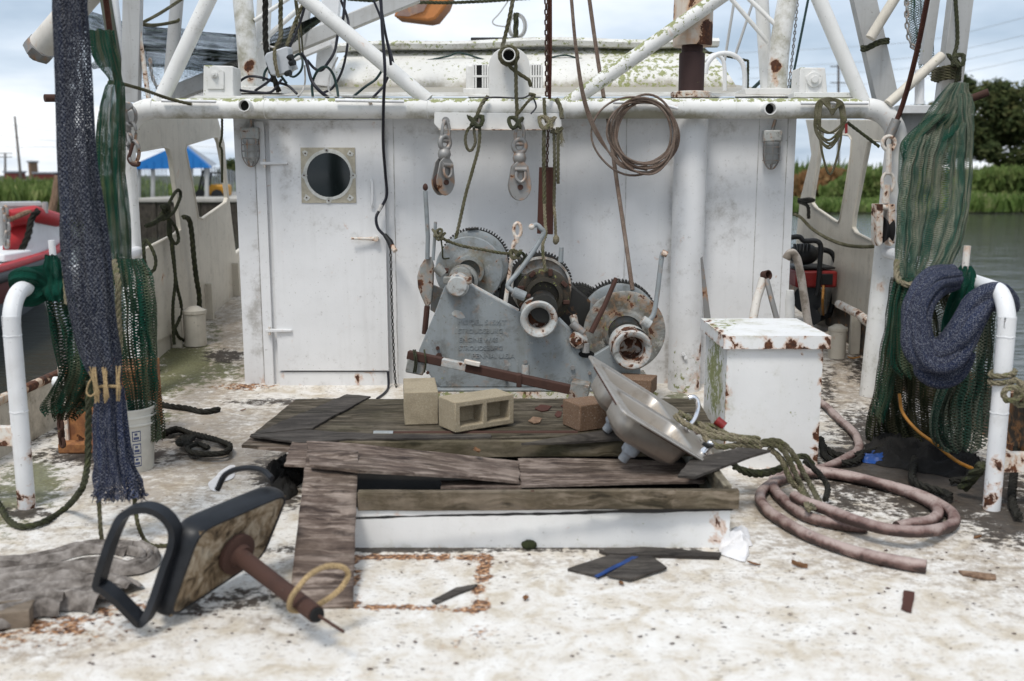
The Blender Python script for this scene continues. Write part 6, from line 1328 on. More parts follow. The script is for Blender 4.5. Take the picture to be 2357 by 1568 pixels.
for k in range(36):
    cx, tilt = rr_.choice([(222, 10), (242, 1), (270, -2)]); x = cx+rr_.gauss(0, 2); y0, y1 = 850+rr_.uniform(-8, 12), 915+rr_.uniform(-12, 14)
    ties.tube(cr([P(x-tilt+rr_.uniform(-6, 6), y0, 4.385), P(x+rr_.uniform(-2, 2), 893, 4.375), P(x+tilt*.4+rr_.uniform(-5, 5), y1, 4.385)], 3), .0028, 4)
ties.tube([P(248+29*math.cos(a), 893+4*math.sin(a), 4.45+.05*math.sin(a)) for a in [2*math.pi*k/20 for k in range(20)]], .008, 6, closed=True)
ties.tube(cr([P(213, 868, 4.39), P(203, 885, 4.38), P(200, 905, 4.38), P(210, 912, 4.38), P(222, 900, 4.38)], 4), .004, 5)
ties.build('twine_ties', 'twine', bt)
fr = MB()
for k in range(150):
    x = rr_.uniform(214, 334); y = 1138+rr_.uniform(-12, 6); a, b = P(x, y, 4.45+rr_.uniform(-.03, .03)), P(x+rr_.gauss(0, 7), y+rr_.uniform(4, 18), 4.45+rr_.uniform(-.03, .03)); fr.tube([a, a.lerp(b, .5)+V(rr_.gauss(0, .004), 0, 0), b], .0018, 3, caps=False)
fr.build('frayed_hem', 'netb2', bt)
cable('hanging_line', 'grey line hanging from the left tail of the blue net', 'rope', [P(226, 1130, 4.45), P(230, 1190, 4.42), P(232, 1225, 4.4), G(236, 1252, .01)], .010, 'rope')
cable('hanging_line', 'grey line hanging from the blue net and trailing on deck', 'rope', [P(306, 1120, 4.45), P(312, 1170, 4.43), P(318, 1210, 4.4), G(333, 1243, .012), G(352, 1256, .01), G(385, 1256, .01)], .010, 'rope')
# left: green nets behind
net_bundle('green_net', 'green trawl net bundle gathered at a rope tie beside the left post', [(205, 262, 70, 5.9), (208, 268, 110, 5.9), (224, 278, 150, 5.9), (250, 282, 185, 5.9), (240, 286, 205, 5.9), (228, 286, 260, 5.9), (222, 286, 340, 5.9), (222, 290, 430, 5.9), (228, 300, 520, 5.9), (240, 302, 600, 5.9), (250, 306, 660, 5.9)], 'netg', 1.6, 7, .6, 5, amp=.15)
net_curtain('green_net', 'green and olive net curtain hanging over the left rail beside the bucket', [(262, 318, 596, 5.7), (255, 338, 640, 5.65), (258, 346, 720, 5.6), (262, 350, 800, 5.6), (282, 356, 900, 5.6), (300, 362, 990, 5.6), (312, 366, 1015, 5.6)], 'netg', 1.3, 6, .045, 7)
net_curtain('green_net', 'sheer olive net edge hanging at the outer side of the left post', [(300, 332, 600, 5.75), (318, 352, 700, 5.75), (322, 356, 850, 5.75), (326, 372, 960, 5.75), (330, 376, 1010, 5.75)], 'netd', .8, 4, .03, 8)
net_curtain('green_net', 'dull green net swag hanging below the left rail', [(124, 226, 672, 5.3), (126, 240, 720, 5.3), (134, 252, 790, 5.3), (142, 252, 850, 5.3), (128, 240, 890, 5.35), (112, 222, 925, 5.4), (118, 190, 945, 5.4)], 'netg', 1.4, 6, .05, 9, bulge=-.05)
net_curtain('green_net', 'ragged olive net corner at the left bulwark above the rusty box', [(150, 240, 820, 5.6), (128, 230, 870, 5.6), (112, 215, 920, 5.6), (116, 170, 965, 5.6)], 'netd', 1.0, 5, .04, 10)
t = thing('green_net_wrap', 'bright teal net knotted around the left pipe rail', 'net', P(140, 665, 5.0))
ra = G(62, 1168, 0); d_ = (V(-2.82, YG, 1.12)-V(ra.x, ra.y, 1.11)).normalized()
def wrap(nm, f, r_, w, mat, sd):
    c = V(ra.x, ra.y, 1.11) + d_*f; u = d_.orthogonal().normalized(); v_ = d_.cross(u); ring = [c + (u*math.cos(a)+v_*math.sin(a))*r_ + d_*.03*math.sin(a*2+sd) for a in [2*math.pi*k/24 for k in range(24)]]
    MB().tube(ring, lambda q: w*(1+.25*math.sin(q*9+sd)), 16, closed=True, uvw=.4, pleat=lambda a, b: 1+.12*math.sin(b*2*math.pi*6)).build(nm, mat, t)
for i, f in enumerate((.26, .34, .42, .5, .60)): wrap('net_turn', f, .062, .040, 'nett', i)
net_bundle('net_knot', '', [(104, 130, 588, 5.25), (100, 146, 615, 5.25), (104, 152, 645, 5.25), (98, 158, 668, 5.2), (110, 160, 690, 5.2)], 'nett', .8, 5, .9, 14, parent=t)
MB().tube(cr([P(147, 590, 5.2), P(152, 640, 5.15), P(155, 700, 5.1)], 5), .016, 8).build('rope_strop', 'ropep', t)
cable('frayed_rope', 'pale frayed rope along the inner edge of the left green net', 'rope', [P(262, 600, 5.6), P(272, 650, 5.5), P(272, 720, 5.5), P(276, 800, 5.5), P(268, 850, 5.45)], .017, 'ropep')
# upper left: net draped like a hammock behind the posts
def hammock(name, label, top, bot, Y, mat, width, nf, amp, seed):
    a, b = cr([P(x, y, Y) for x, y in top], 12), cr([P(x, y, Y) for x, y in bot], 12); n = 26; rows, uvs = [], []
    for j in range(n+1):
        s_ = j/n; row, ur, L = [], [], 0
        for i in range(len(a)):
            p = a[i].lerp(b[i], s_)
            if i: L += (a[i]-a[i-1]).length
            row.append(p + V(0, amp*math.sin(2*math.pi*nf*s_+.8*nz3((i*.12, s_, seed), 2)) , .01*nz3(p, 3, seed))); ur.append((s_*width, L))
        rows.append(row); uvs.append(ur)
    return solo(name, MB().sheet(rows, uvs), mat, label, 'net', a[0], fix=False)
hammock('draped_net', 'grey-green net slung like a hammock behind the left posts', [(200, 22), (300, 52), (430, 68), (560, 78), (650, 66), (742, 34)], [(195, 84), (300, 112), (430, 126), (560, 132), (650, 98), (745, 42)], 9.0, 'netf', 1.6, 4, .06, 3)
hammock('draped_net', 'sheerer lower fold of the net slung behind the left posts', [(205, 66), (300, 95), (430, 110), (560, 116), (650, 90), (738, 42)], [(215, 160), (300, 152), (430, 160), (560, 168), (650, 116), (738, 50)], 9.15, 'netf', 1.0, 3, .05, 4)
M['netx'] = net('sheer_net', (0.10, 0.115, 0.11), (0.14, 0.15, 0.145), .05, .26)
hammock('draped_net', 'nearly transparent net panel below the hammock net', [(318, 140), (400, 150), (500, 155), (555, 150)], [(322, 232), (400, 232), (500, 205), (560, 170)], 9.25, 'netx', 1.2, 1, .02, 5)
# right: nets
net_curtain('green_net', 'see-through green net strip hanging beside the chain, upper right', [(2084, 2140, -20, 8.1), (2092, 2150, 60, 8.1), (2110, 2152, 120, 8.1), (2124, 2158, 175, 8.1)], 'netp', .9, 4, .04, 20)
net_curtain('green_net', 'wide pale green trawl net draped from the right channel down to its tie', [(2192, 2228, 190, 7.3), (2158, 2240, 240, 7.1), (2118, 2242, 300, 6.9), (2088, 2240, 370, 6.7), (2074, 2238, 460, 6.5), (2066, 2216, 550, 6.25), (2064, 2190, 610, 6.1), (2068, 2158, 645, 6.0)], 'netp', 2.0, 8, .06, 21, cols=150)
net_curtain('green_net', 'darker green inner fold of the wide net at the right post', [(2196, 2214, 210, 7.5), (2110, 2180, 300, 7.3), (2074, 2120, 340, 7.2), (2070, 2110, 450, 7.0), (2064, 2124, 560, 6.8), (2062, 2130, 640, 6.6)], 'netg', 1.2, 5, .05, 22)
net_curtain('green_net', 'diagonal green swag of net at the top of the right post', [(2150, 2220, 262, 6.95), (2100, 2205, 300, 6.9), (2080, 2170, 335, 6.85), (2085, 2130, 372, 6.85)], 'netg', .9, 4, .05, 23)
net_curtain('green_net', 'green net loop hanging below the tie, left of the blue roll', [(2066, 2118, 640, 5.9), (2052, 2128, 700, 5.85), (2046, 2132, 780, 5.8), (2050, 2130, 840, 5.8), (2072, 2118, 868, 5.8)], 'netg', 1.1, 5, .05, 24, bulge=-.03)
net_curtain('green_net', 'dark olive fringe of net hanging along the right post', [(2056, 2082, 640, 6.3), (2040, 2072, 740, 6.25), (2026, 2064, 830, 6.2), (2008, 2082, 920, 6.2), (1998, 2092, 990, 6.2), (2000, 2090, 1022, 6.2)], 'netd', 1.3, 6, .05, 25, rag=.06)
net_curtain('green_net', 'pale olive net skirt hanging inside the right pipe rail', [(2212, 2280, 712, 5.35), (2196, 2276, 780, 5.35), (2162, 2268, 860, 5.35), (2134, 2262, 930, 5.35), (2132, 2256, 990, 5.35), (2150, 2248, 1022, 5.35), (2180, 2232, 1036, 5.35)], 'netp', 1.5, 7, .045, 26, bulge=-.03)
net_curtain('green_net', 'shaded olive net panel just inside the right pipe rail', [(2258, 2290, 700, 5.5), (2254, 2288, 820, 5.5), (2246, 2280, 920, 5.5), (2240, 2270, 990, 5.5)], 'netd', .6, 4, .03, 27)
net_bundle('green_net', 'teal net bunched over the white pin behind the blue roll', [(2212, 2238, 612, 5.35), (2196, 2248, 640, 5.35), (2186, 2240, 680, 5.35), (2170, 2226, 740, 5.4), (2176, 2216, 840, 5.4)], 'nett', .9, 5, .7, 28)
net_curtain('green_net', 'long ragged green net falling behind the blue roll almost to the deck', [(2066, 2160, 630, 6.15), (2050, 2200, 700, 6.15), (2040, 2230, 800, 6.15), (2034, 2240, 900, 6.15), (2040, 2236, 980, 6.15), (2060, 2220, 1030, 6.15)], 'netd', 2.2, 9, .07, 31, cols=150, rag=.09)
net_curtain('green_net', 'torn green net strip hanging in front of the dark fringe, right post', [(2062, 2096, 650, 5.95), (2048, 2086, 740, 5.95), (2034, 2076, 830, 5.95), (2020, 2062, 900, 5.95), (2008, 2044, 960, 5.95)], 'netg', 1.0, 5, .05, 32, rag=.08)
net_curtain('green_net', 'narrow pale fold of net running down the right edge of the wide drape', [(2206, 2240, 215, 7.0), (2214, 2246, 320, 6.8), (2204, 2244, 440, 6.5), (2176, 2222, 560, 6.15), (2130, 2186, 640, 5.9)], 'netp', 1.0, 4, .05, 33)
t = thing('blue_net_roll', 'thick blue net roll looped in a U over the right pipe rail', 'net', P(2150, 870, 5.15))
pl_ = lambda a, b: 1+.10*math.sin(b*2*math.pi*4+a*4)+.08*math.sin(b*2*math.pi*7+a*9)+.10*nz3((math.cos(b*6.283), math.sin(b*6.283), a*6), 1.6)
core = cr([P(2196, 638, 5.3), P(2152, 656, 5.22), P(2122, 696, 5.14), P(2112, 750, 5.1), P(2122, 800, 5.08), P(2156, 818, 5.06), P(2196, 786, 5.05), P(2228, 734, 5.05), P(2258, 698, 5.06), P(2292, 686, 5.12), P(2316, 704, 5.2)], 9)
for k in range(6):
    ph = k*1.05; pth = []
    for i, p in enumerate(core):
        q = i/(len(core)-1); rr2 = (.036+.030*math.sin(math.pi*min(1, q*1.15)))*(.8+.4*nz3((q*5, k, 0), 1)); a_ = ph + 2.2*q + .8*nz3((q*3, k, 4), 1); tg = (core[min(i+1, len(core)-1)]-core[max(i-1, 0)]).normalized(); u = tg.orthogonal().normalized(); u = V(0, 1, 0).cross(tg).normalized(); w2 = tg.cross(u)
        pth.append(p + u*math.cos(a_)*rr2 + w2*math.sin(a_)*rr2)
    MB().tube(pth, lambda q, k=k: (.040+.012*math.sin(q*7+k))*(1+.25*nz3((q*8, k, 2), 1)), 24, uvw=.45, pleat=lambda a, b, k=k: 1+.10*math.sin(b*2*math.pi*3+a*6+k)+.10*nz3((math.cos(b*6.283), math.sin(b*6.283), a*9+k), 2)).build('roll_fold', 'netb2', t)
for k in range(3):
    MB().tube(cr([P(2118+k*4, 822, 5.14), P(2124+k*5, 858+k*5, 5.13-.02*k), P(2166, 872+k*6, 5.12-.02*k), P(2208, 860+k*4, 5.14), P(2230, 815, 5.2)], 8), lambda q, k=k: .032+.008*math.sin(q*5+k), 20, uvw=.4, pleat=pl_).build('lower_fold', 'netb2', t)
cable('tie_rope', 'pale rope tying the wide net to the right post', 'rope', [P(2064, 600, 6.0), P(2066, 640, 5.9), P(2085, 655, 5.85), P(2110, 652, 5.8), P(2140, 640, 5.75), P(2180, 630, 5.6), P(2214, 622, 5.45)], .018, 'ropep')
t = thing('rail_knot', 'thick pale rope knotted round the right pipe rail', 'rope', P(2320, 930, 4.78))
c = G(2282, 1172, 0); zk = P(2300, 880, c.y-.06).z
for dz in (0, .035): MB().tube([V(c.x+.055*math.cos(a), c.y+.055*math.sin(a), zk+dz+.012*math.cos(a)) for a in [2*math.pi*k/24 for k in range(24)]], .014, 10, closed=True).build('rope_turn', 'ropep', t)
kp = [P(2318, 882, 4.75), P(2340, 876, 4.72), P(2356, 892, 4.7), P(2345, 915, 4.7), P(2318, 922, 4.69), P(2310, 902, 4.69), P(2330, 892, 4.68), P(2352, 905, 4.7), P(2362, 925, 4.72), P(2340, 932, 4.74), P(2345, 890, 4.76), P(2375, 880, 4.8)]
MB().tube(cr(kp, 8), .015, 10).build('knot', 'ropep', t)
# ------------------------------------------------------------------ blocks, shackles, stays
def pulley(label, top, scale, rot, eye=True):
    t = thing('pulley_block', label, 'pulley', top, local=True, rot=rot); s_ = scale
    ch = lambda y: [V(math.sin(a)*.058*s_ if True else 0, y, -.29*s_+math.cos(a)*.072*s_*(1 if math.cos(a) > 0 else 1.1)) for a in [2*math.pi*k/20 for k in range(20)]]
    for y in (-.026*s_, .020*s_):
        out = ch(y); out = [V(p.x*(1 if p.z < -.27*s_ else .55+.45*max(0, (-.18*s_-p.z)/(.09*s_))), y, p.z + (.05*s_ if p.z > -.25*s_ else 0)) for p in out]
        MB().prism(out, (0, .006*s_, 0)).build('cheek', 'galv', t, bevel=.003)
    MB().lathe([(.045*s_, -.016*s_), (.052*s_, -.016*s_), (.042*s_, 0), (.052*s_, .016*s_), (.045*s_, .016*s_)], V(0, 0, -.30*s_), (0, 1, 0), 24).build('sheave', 'rust', t)
    MB().cyl(V(0, -.036*s_, -.30*s_), V(0, .034*s_, -.30*s_), .014*s_, 10).build('axle', 'rust', t)
    MB().tube(cr([V(-.022*s_, -.034*s_, -.215*s_), V(-.022*s_, -.04*s_, -.255*s_), V(0, -.042*s_, -.275*s_), V(.022*s_, -.04*s_, -.255*s_), V(.022*s_, -.034*s_, -.215*s_)], 4), .008*s_, 8).build('becket', 'galv', t)
    MB().cyl(V(-.03*s_, -.034*s_, -.212*s_), V(.03*s_, -.034*s_, -.212*s_), .013*s_, 10).build('becket_pin', 'galv', t)
    MB().lathe([(.018*s_, -.19*s_), (.030*s_, -.175*s_), (.036*s_, -.155*s_), (.030*s_, -.135*s_), (.018*s_, -.125*s_)], V(0, 0, 0), (0, 0, 1), 16).build('swivel', 'galv', t)
    ring = [V(.030*s_*math.cos(a), 0, -.095*s_+.034*s_*math.sin(a)) for a in [2*math.pi*k/18 for k in range(18)]]
    MB().tube(ring, .014*s_, 10, closed=True).build('swivel_eye', 'galv', t)
    MB().tube(cr([V(-.018*s_, 0, -.085*s_), V(-.022*s_, -.004, -.04*s_), V(-.015*s_, 0, .0), V(0, .006, .018*s_), V(.015*s_, 0, 0), V(.022*s_, -.004, -.04*s_), V(.018*s_, 0, -.085*s_)], 4), .0095*s_, 8).build('shackle', 'galv', t)
    MB().cyl(V(-.03*s_, 0, -.085*s_), V(.03*s_, 0, -.085*s_), .011*s_, 10).build('shackle_pin', 'galv', t)
pulley('galvanised pulley block hanging turned sideways from the left hole of the plate', P(1026, 286, YG-.12), 1.40, (0, R(4), R(38)))
pulley('galvanised pulley block hanging face-on from the middle of the plate', P(1196, 292, YG-.12), 1.45, (0, 0, R(8)))
def stay(label, pts, r_, sock):
    a = [P(*p) for p in pts]; t = thing('wire_stay', label, 'stay', a[-1])
    MB().tube(cr(a, 4), r_, 10).build('wire', 'wirer', t); f = a[-2].lerp(a[-1], sock); MB().tube([f, a[-1]], [r_*1.9, r_*2.1], 12).build('socket', 'galv', t)
    e_ = a[-1]; MB().tube([e_+V(.03*math.cos(q), 0, -.03+.04*math.sin(q)) for q in [2*math.pi*k/14 for k in range(14)]], .011, 8, closed=True).build('end_eye', 'galv', t)
stay('rusty wire stay coming down to the left gallows corner', [(241, -20, 6.9), (258, 110, 7.1), (276, 236, 7.35), (290, 300, 7.42)], .019, .2)
stay('rusty wire stay with a grey socket at the right gallows corner', [(2138, -20, 7.0), (2110, 120, 7.2), (2078, 240, 7.4), (2046, 318, 7.42)], .018, .45)
t = thing('shackle_chain', 'cluster of worn shackles and a hook hanging on the left post', 'rigging', P(310, 375, 7.38))
for (x, y, w, h, r_) in ((300, 268, 13, 22, .013), (304, 308, 9, 26, .012), (308, 350, 12, 26, .014), (296, 322, 8, 14, .010)):
    MB().tube([P(x+w*math.cos(a), y+h*math.sin(a), 7.40+.02*math.sin(a*2)) for a in [2*math.pi*k/20 for k in range(20)]], r_, 8, closed=True).build('shackle', 'galv', t)
MB().prism([P(x, y, 7.36) for x, y in ((262, 242), (280, 232), (300, 236), (306, 246), (284, 262), (276, 282), (262, 284), (258, 264))], (0, .03, 0)).build('block_cheek', 'galv', t, bevel=.006)
MB().prism([P(x, y, 7.43) for x, y in ((258, 240), (276, 230), (296, 234), (302, 246), (280, 262), (268, 280), (252, 278), (252, 256))], (0, .02, 0)).build('block_cheek', 'galv', t, bevel=.006)
MB().tube(cr([P(x, y, 7.38) for x, y in ((306, 330), (300, 352), (296, 366), (304, 378), (318, 380), (320, 372))], 4), .013, 8).build('hook', 'rust', t)
t = thing('post_block', 'long flaking pulley block shackled to the right post', 'pulley', P(2040, 570, 7.36))
for (x, y, w, h, r_) in ((2046, 330, 15, 16, .014), (2044, 420, 14, 22, .013)):
    MB().tube([P(x+w*math.cos(a), y+h*math.sin(a), 7.38) for a in [2*math.pi*k/20 for k in range(20)]], r_, 8, closed=True).build('shackle', 'rustwhite', t)
MB().tube([P(2047, 332, 7.36), P(2045, 400, 7.36)], [.02, .022], 8).build('link_bar', 'rustwhite', t); MB().tube([P(2042, 425, 7.36), P(2038, 468, 7.36)], [.026, .03], 10).build('swivel', 'rustwhite', t)
MB().cyl(P(2020, 478, 7.34), P(2058, 478, 7.34), .022, 10).build('cross_pin', 'rustwhite', t)
for x in (2026, 2054): MB().prism([P(x+q[0], q[1], 7.30) for q in ((-7, 470), (7, 470), (8, 510), (6, 560), (-2, 568), (-8, 556), (-8, 510))], (0, .12, 0)).build('cheek', 'rustwhite', t, bevel=.006)
c = P(2040, 530, 7.36); MB().lathe([(.08, -.025), (.10, -.03), (.075, 0), (.10, .03), (.08, .025)], c, (1, 0, 0), 24).build('sheave', 'hole', t)
chain('rusty_chain', 'rusty chain hanging from above to the crossbar centre', [P(1257, -20, 7.42), P(1258, 110, 7.42), P(1259, 226, 7.42)], .046, .0065, 'rust')
chain('rusty_chain', 'short rusty chain holding the brown steel plate', [P(1262, 300, 7.42), P(1260, 345, 7.42), P(1259, 390, 7.42)], .036, .0055, 'rust')
chain('door_chain', 'thin dark chain hanging down beside the door handle', [P(899, 572, 7.80), P(902, 700, 7.80), P(908, 850, 7.80), P(914, 905, 7.80)], .034, .0042, 'gear')
chain('net_chain', 'dark chain hanging in front of the sheer net, upper left', [P(346, 140, 8.7), P(350, 175, 8.7), P(362, 200, 8.7), P(372, 192, 8.7)], .05, .007, 'galv')
chain('net_chain', 'dark chain hanging beside the net strip, upper right', [P(2086, -20, 7.9), P(2088, 60, 7.9), P(2096, 100, 7.9), P(2108, 112, 7.9)], .055, .008, 'galv')
chain('mast_chain', 'thin dark chain running down beside the right mast leg', [P(1838, -20, 8.4), P(1826, 110, 8.4), P(1814, 210, 8.4)], .035, .005, 'galv')
for k, (x0, x1) in enumerate(((1263, 1264), (1268, 1266))): cable('rusty_line', ('left' if k == 0 else 'right') + ' of two rusty lines hanging beside the centre chain', 'wire', [P(x0, -20, 7.45), P(x0, 120, 7.45), P(x1, 228, 7.45)], .0085, 'wirer')
a = [P(x, y, 7.46) for x, y in ((1241, 385), (1275, 385), (1273, 540), (1236, 538))]
solo('hanging_plate', MB().prism(a, (0, .012, 0)), 'rustplate', 'rectangular red-brown steel plate hanging in front of the wall', 'plate', a[3], bevel=.003)
# ------------------------------------------------------------------ ropes at the centre of the gallows
zb = Zc(1000, 0, 1882/600)
def Rp(pts, Y, zf=zb): return [P(*zf(p[0], p[1]), Y if len(p) < 3 else p[2]) for p in pts]
cable('centre_rope', 'rope rising from behind the upright plate at the centre', 'rope', Rp([(892, -40), (850, 180), (800, 380)], 7.7), .016, 'rope')
t = thing('stub_rope', 'mossy rope wound round the centre pipe stub and dropping to the middle block', 'rope', P(1195, 300, 7.4))
c = P(1171, 126, 7.44)
for k in range(3): MB().tube([c+V(.060*math.cos(a)*(1+.06*k), -.03+.028*k+.006*math.sin(a), -.004+.058*math.sin(a)*(1+.06*k)) for a in [2*math.pi*q/24 for q in range(24)]], .014, 8, closed=True).build('rope_turn', 'rope', t)
MB().tube(cr(Rp([(905, 440, 7.40), (908, 560, 7.40), (912, 740, 7.40), (918, 880, 7.38), (905, 950, 7.36)], 7.4), 5), .014, 8).build('fall', 'rope', t)
MB().tube(cr(Rp([(830, 480, 7.41), (880, 540, 7.41), (950, 590, 7.41), (1010, 630, 7.42), (1025, 680, 7.43)], 7.4), 5), .014, 8).build('tail', 'rope', t)
def knot(t, x, y, Y, r_, rw, sd, mat='ropeg', zf=zb):
    c = P(*zf(x, y), Y); pts = [c + V(math.cos(a*2.0+sd)*r_*(1+.3*math.sin(3*a)), -.02+.02*math.sin(a*3), math.sin(a*3.0)*r_*.9) for a in [2*math.pi*k/18 for k in range(18)]]
    MB().tube(cr(pts, 3, closed=True), rw, 8, closed=True).build('knot', mat, t)
knot(t, 905, 965, 7.36, .045, .014, 1)
MB().tube(cr(Rp([(920, 900), (960, 850), (1010, 790), (1060, 750), (1010, 735)], 7.37), 4), .011, 8).build('strand', 'rope', t)
t = thing('plate_rope', 'mossy rope tied at the second plate hole, looped, then running to the winch', 'rope', P(1050, 545, 7.1))
MB().tube(cr(Rp([(690, 755, 7.45), (640, 820, 7.42), (605, 910, 7.38), (595, 950, 7.37)], 7.4), 5), .015, 8).build('strand', 'rope', t); knot(t, 598, 955, 7.37, .045, .015, 2)
MB().tube(cr(Rp([(585, 970), (530, 1020), (512, 1100), (530, 1170), (560, 1180), (590, 1120), (582, 1040), (580, 1000)], 7.36), 5), .011, 8).build('loop', 'rope', t)
MB().tube(cr([P(*zb(625, 985), 7.36), P(*zb(618, 1150), 7.33), P(*zb(570, 1330), 7.27), P(*zb(510, 1550), 7.2), P(1049, 552, 7.12)], 6), .0125, 8).build('line_to_winch', 'rope', t)
t = thing('fray_ropes', 'group of frayed pale ropes hanging from the right end of the plate', 'rope', P(1280, 555, 7.3)); knot(t, 1150, 965, 7.36, .05, .014, 3, 'ropep')
for pts, w in (([(1130, 770, 7.45), (1135, 880, 7.4), (1150, 960, 7.37)], .013), ([(1128, 990, 7.35), (1128, 1200, 7.35), (1130, 1400, 7.35), (1132, 1600, 7.3)], .015), ([(1205, 1010, 7.37), (1212, 1250, 7.37), (1210, 1500, 7.37), (1208, 1620, 7.37)], .012),
               ([(1235, 1000, 7.36), (1240, 1200, 7.36), (1238, 1440, 7.36)], .013), ([(1225, 775, 7.42), (1260, 850, 7.40), (1268, 930, 7.38)], .017), ([(1180, 1030, 7.36), (1240, 1040, 7.36), (1270, 1000, 7.37)], .015)):
    MB().tube(cr(Rp(pts, 7.4), 4), w, 8).build('strand', 'rope', t)
q2 = lambda x, y, Y: P(*z2(x, y), Y)
MB().tube(cr([P(*zb(1132, 1600), 7.3), q2(1095, 180, 7.2), q2(1100, 260, 7.1), q2(1075, 350, 7.0), q2(1095, 540, 6.98)], 5), .012, 8).build('strand', 'ropep', t)
MB().tube(cr([P(*zb(1208, 1620), 7.35), q2(1168, 120, 7.3), q2(1175, 290, 7.3)], 5), .011, 8).build('strand', 'ropep', t); MB().ball(q2(1176, 300, 7.3), .024, 10, 8, (1, 1, 1.5), .3).build('frayed_end', 'ropep', t)
fr = MB()
for k in range(30): x = rr_.uniform(1240, 1275); a = P(*zb(x, 1000+rr_.uniform(0, 60)), 7.36); fr.tube([a, a+V(rr_.gauss(0, .008), 0, -.03), a+V(rr_.gauss(0, .014), 0, -rr_.uniform(.05, .1))], .0022, 3, caps=False)
fr.build('fray', 'ropep', t)
t = thing('winch_tie_rope', 'mossy rope tied between the left control rod and the bent lever of the winch', 'rope', q2(560, 370, 6.8))
MB().tube(cr([q2(280, 250, 6.76), q2(340, 300, 6.76), q2(460, 345, 6.78), q2(620, 375, 6.78), q2(760, 400, 6.77), q2(850, 405, 6.74)], 6), .0105, 8).build('rope', 'rope', t)
for i in range(2): knot(t, 284+i*20, 248+i*24, 6.76, .028, .009, i, 'rope', z2)
knot(t, 870, 410, 6.74, .032, .010, 5, 'rope', z2); MB().tube(cr([q2(880, 420, 6.7), q2(920, 400, 6.7), q2(940, 440, 6.72), q2(910, 520, 6.7), q2(900, 600, 6.7)], 5), .011, 8).build('tail', 'ropeg', t)
MB().tube(cr([q2(310, 300, 6.75), q2(320, 380, 6.76), q2(325, 440, 6.78), q2(370, 440, 6.85)], 4), .006, 6).build('tail', 'ropeg', t)
cable('hoist_rope', 'brown rope running from above past the wire coil to the right winch drum', 'rope', [P(1354, -20, 7.9), P(1372, 110, 7.85), P(1391, 232, 7.75), P(1402, 290, 7.7), P(1420, 420, 7.5), P(1438, 540, 7.3), P(1452, 640, 7.12), P(1456, 668, 7.08)], .0155, 'wire')
# coil of wire rope on the cleat
t = thing('wire_coil', 'coil of brown wire rope hanging on the crossbar cleat', 'wire', P(1480, 400, 7.35)); rg = random.Random(5)
for k in range(9):
    cx, cy, rx, ry = 1480+rg.uniform(-6, 6), 312+rg.uniform(-8, 6), 74+rg.uniform(-12, 4), 82+rg.uniform(-14, 4)
    if k == 8: cx, cy, rx, ry = 1462, 312, 98, 90
    ph = rg.random()*6; MB().tube([P(cx+rx*math.cos(a)*(1+.04*math.sin(2*a+ph)), cy+ry*math.sin(a)*(1+.03*math.cos(3*a+ph)), 7.40+.04*math.sin(a+ph)) for a in [2*math.pi*q/48 for q in range(48)]], .0085, 6, closed=True).build('wire_turn', 'wire', t)
for dx in (0, 6, 11): MB().tube(cr([P(1312+dx*.3, -20, 7.3), P(1324+dx*.3, 110, 7.3), P(1342+dx*.5, 230, 7.32), P(1375+dx*.6, 315, 7.35), P(1430, 375+dx*.8, 7.38), P(1490, 392-dx, 7.4)], 8), .0075, 6).build('wire_fall', 'wire', t)
t = thing('rope_hank', 'green rope hank hung on the right cleat bar', 'rope', P(1910, 400, 7.35))
for k in range(7):
    x0, x1, yb = 1882+rg.uniform(-6, 5), 1938+rg.uniform(-5, 6), 345+rg.uniform(-40, 12)
    if k == 6: x0, x1, yb = 1888, 1934, 402
    MB().tube(cr([P(x0+6, 236, 7.40), P(x0, 270, 7.37), P(x0+2, (236+yb)/2+20, 7.36), P((x0+x1)/2, yb, 7.36), P(x1, (236+yb)/2+10, 7.36), P(x1+2, 270, 7.37), P(x1-6, 236, 7.40), P((x0+x1)/2, 226+k, 7.42)], 6, closed=True), .0085, 8, closed=True).build('rope_turn', 'rope', t)
for k in range(4): MB().tube(cr([P(1890+k*6, 232, 7.4), P(1915, 252+k*4, 7.36), P(1940-k*4, 238, 7.37)], 5), .0085, 8).build('rope_lashing', 'rope', t)
solo('red_tag', MB().prism([P(x, y, 7.34) for x, y in ((1945, 286), (1951, 284), (1951, 306), (1945, 308))], (0, .004, 0)), 'redplastic', 'small red tag on the rope hank, right', 'tag', P(1948, 306, 7.34))
cable('diagonal_line', 'dark line slanting from the rope hank down to the right post', 'rope', [P(1950, 282, 7.4), P(1990, 312, 7.4), P(2024, 338, 7.4)], .012, 'ropeg')
# lashings around channels
def lashing(label, x0, x1, y, Y, turns, r_, mat='rope', skew=0):
    t = thing('rope_lashing', label, 'rope', P((x0+x1)/2, y, Y)); a, b = P(x0, y, Y), P(x1, y, Y); c = a.lerp(b, .5); w = (b-a).length/2
    for k in range(turns): MB().tube([c+V(w*math.cos(q), .09*math.sin(q), -.02*k+skew*math.cos(q)+.006*math.sin(3*q)) for q in [2*math.pi*i/24 for i in range(24)]], r_, 8, closed=True).build('rope_turn', mat, t)
    return t
t = lashing('grey rope lashing wound round the tall right channel', 2150, 2208, 158, 7.72, 5, .014)
MB().tube(cr([P(2198, -20, 7.7), P(2204, 90, 7.68), P(2196, 130, 7.64), P(2208, 150, 7.62), P(2200, 190, 7.64), P(2192, 220, 7.66)], 6), .015, 8).build('rope_fall', 'ropeg', t); knot(t, 2200, 140, 7.62, .05, .016, 2, 'ropeg', lambda x, y: (x, y))
lashing('dark rope turned round the leaning right channel', 1986, 2042, 100, 7.82, 2, .014, 'ropeg', .03)
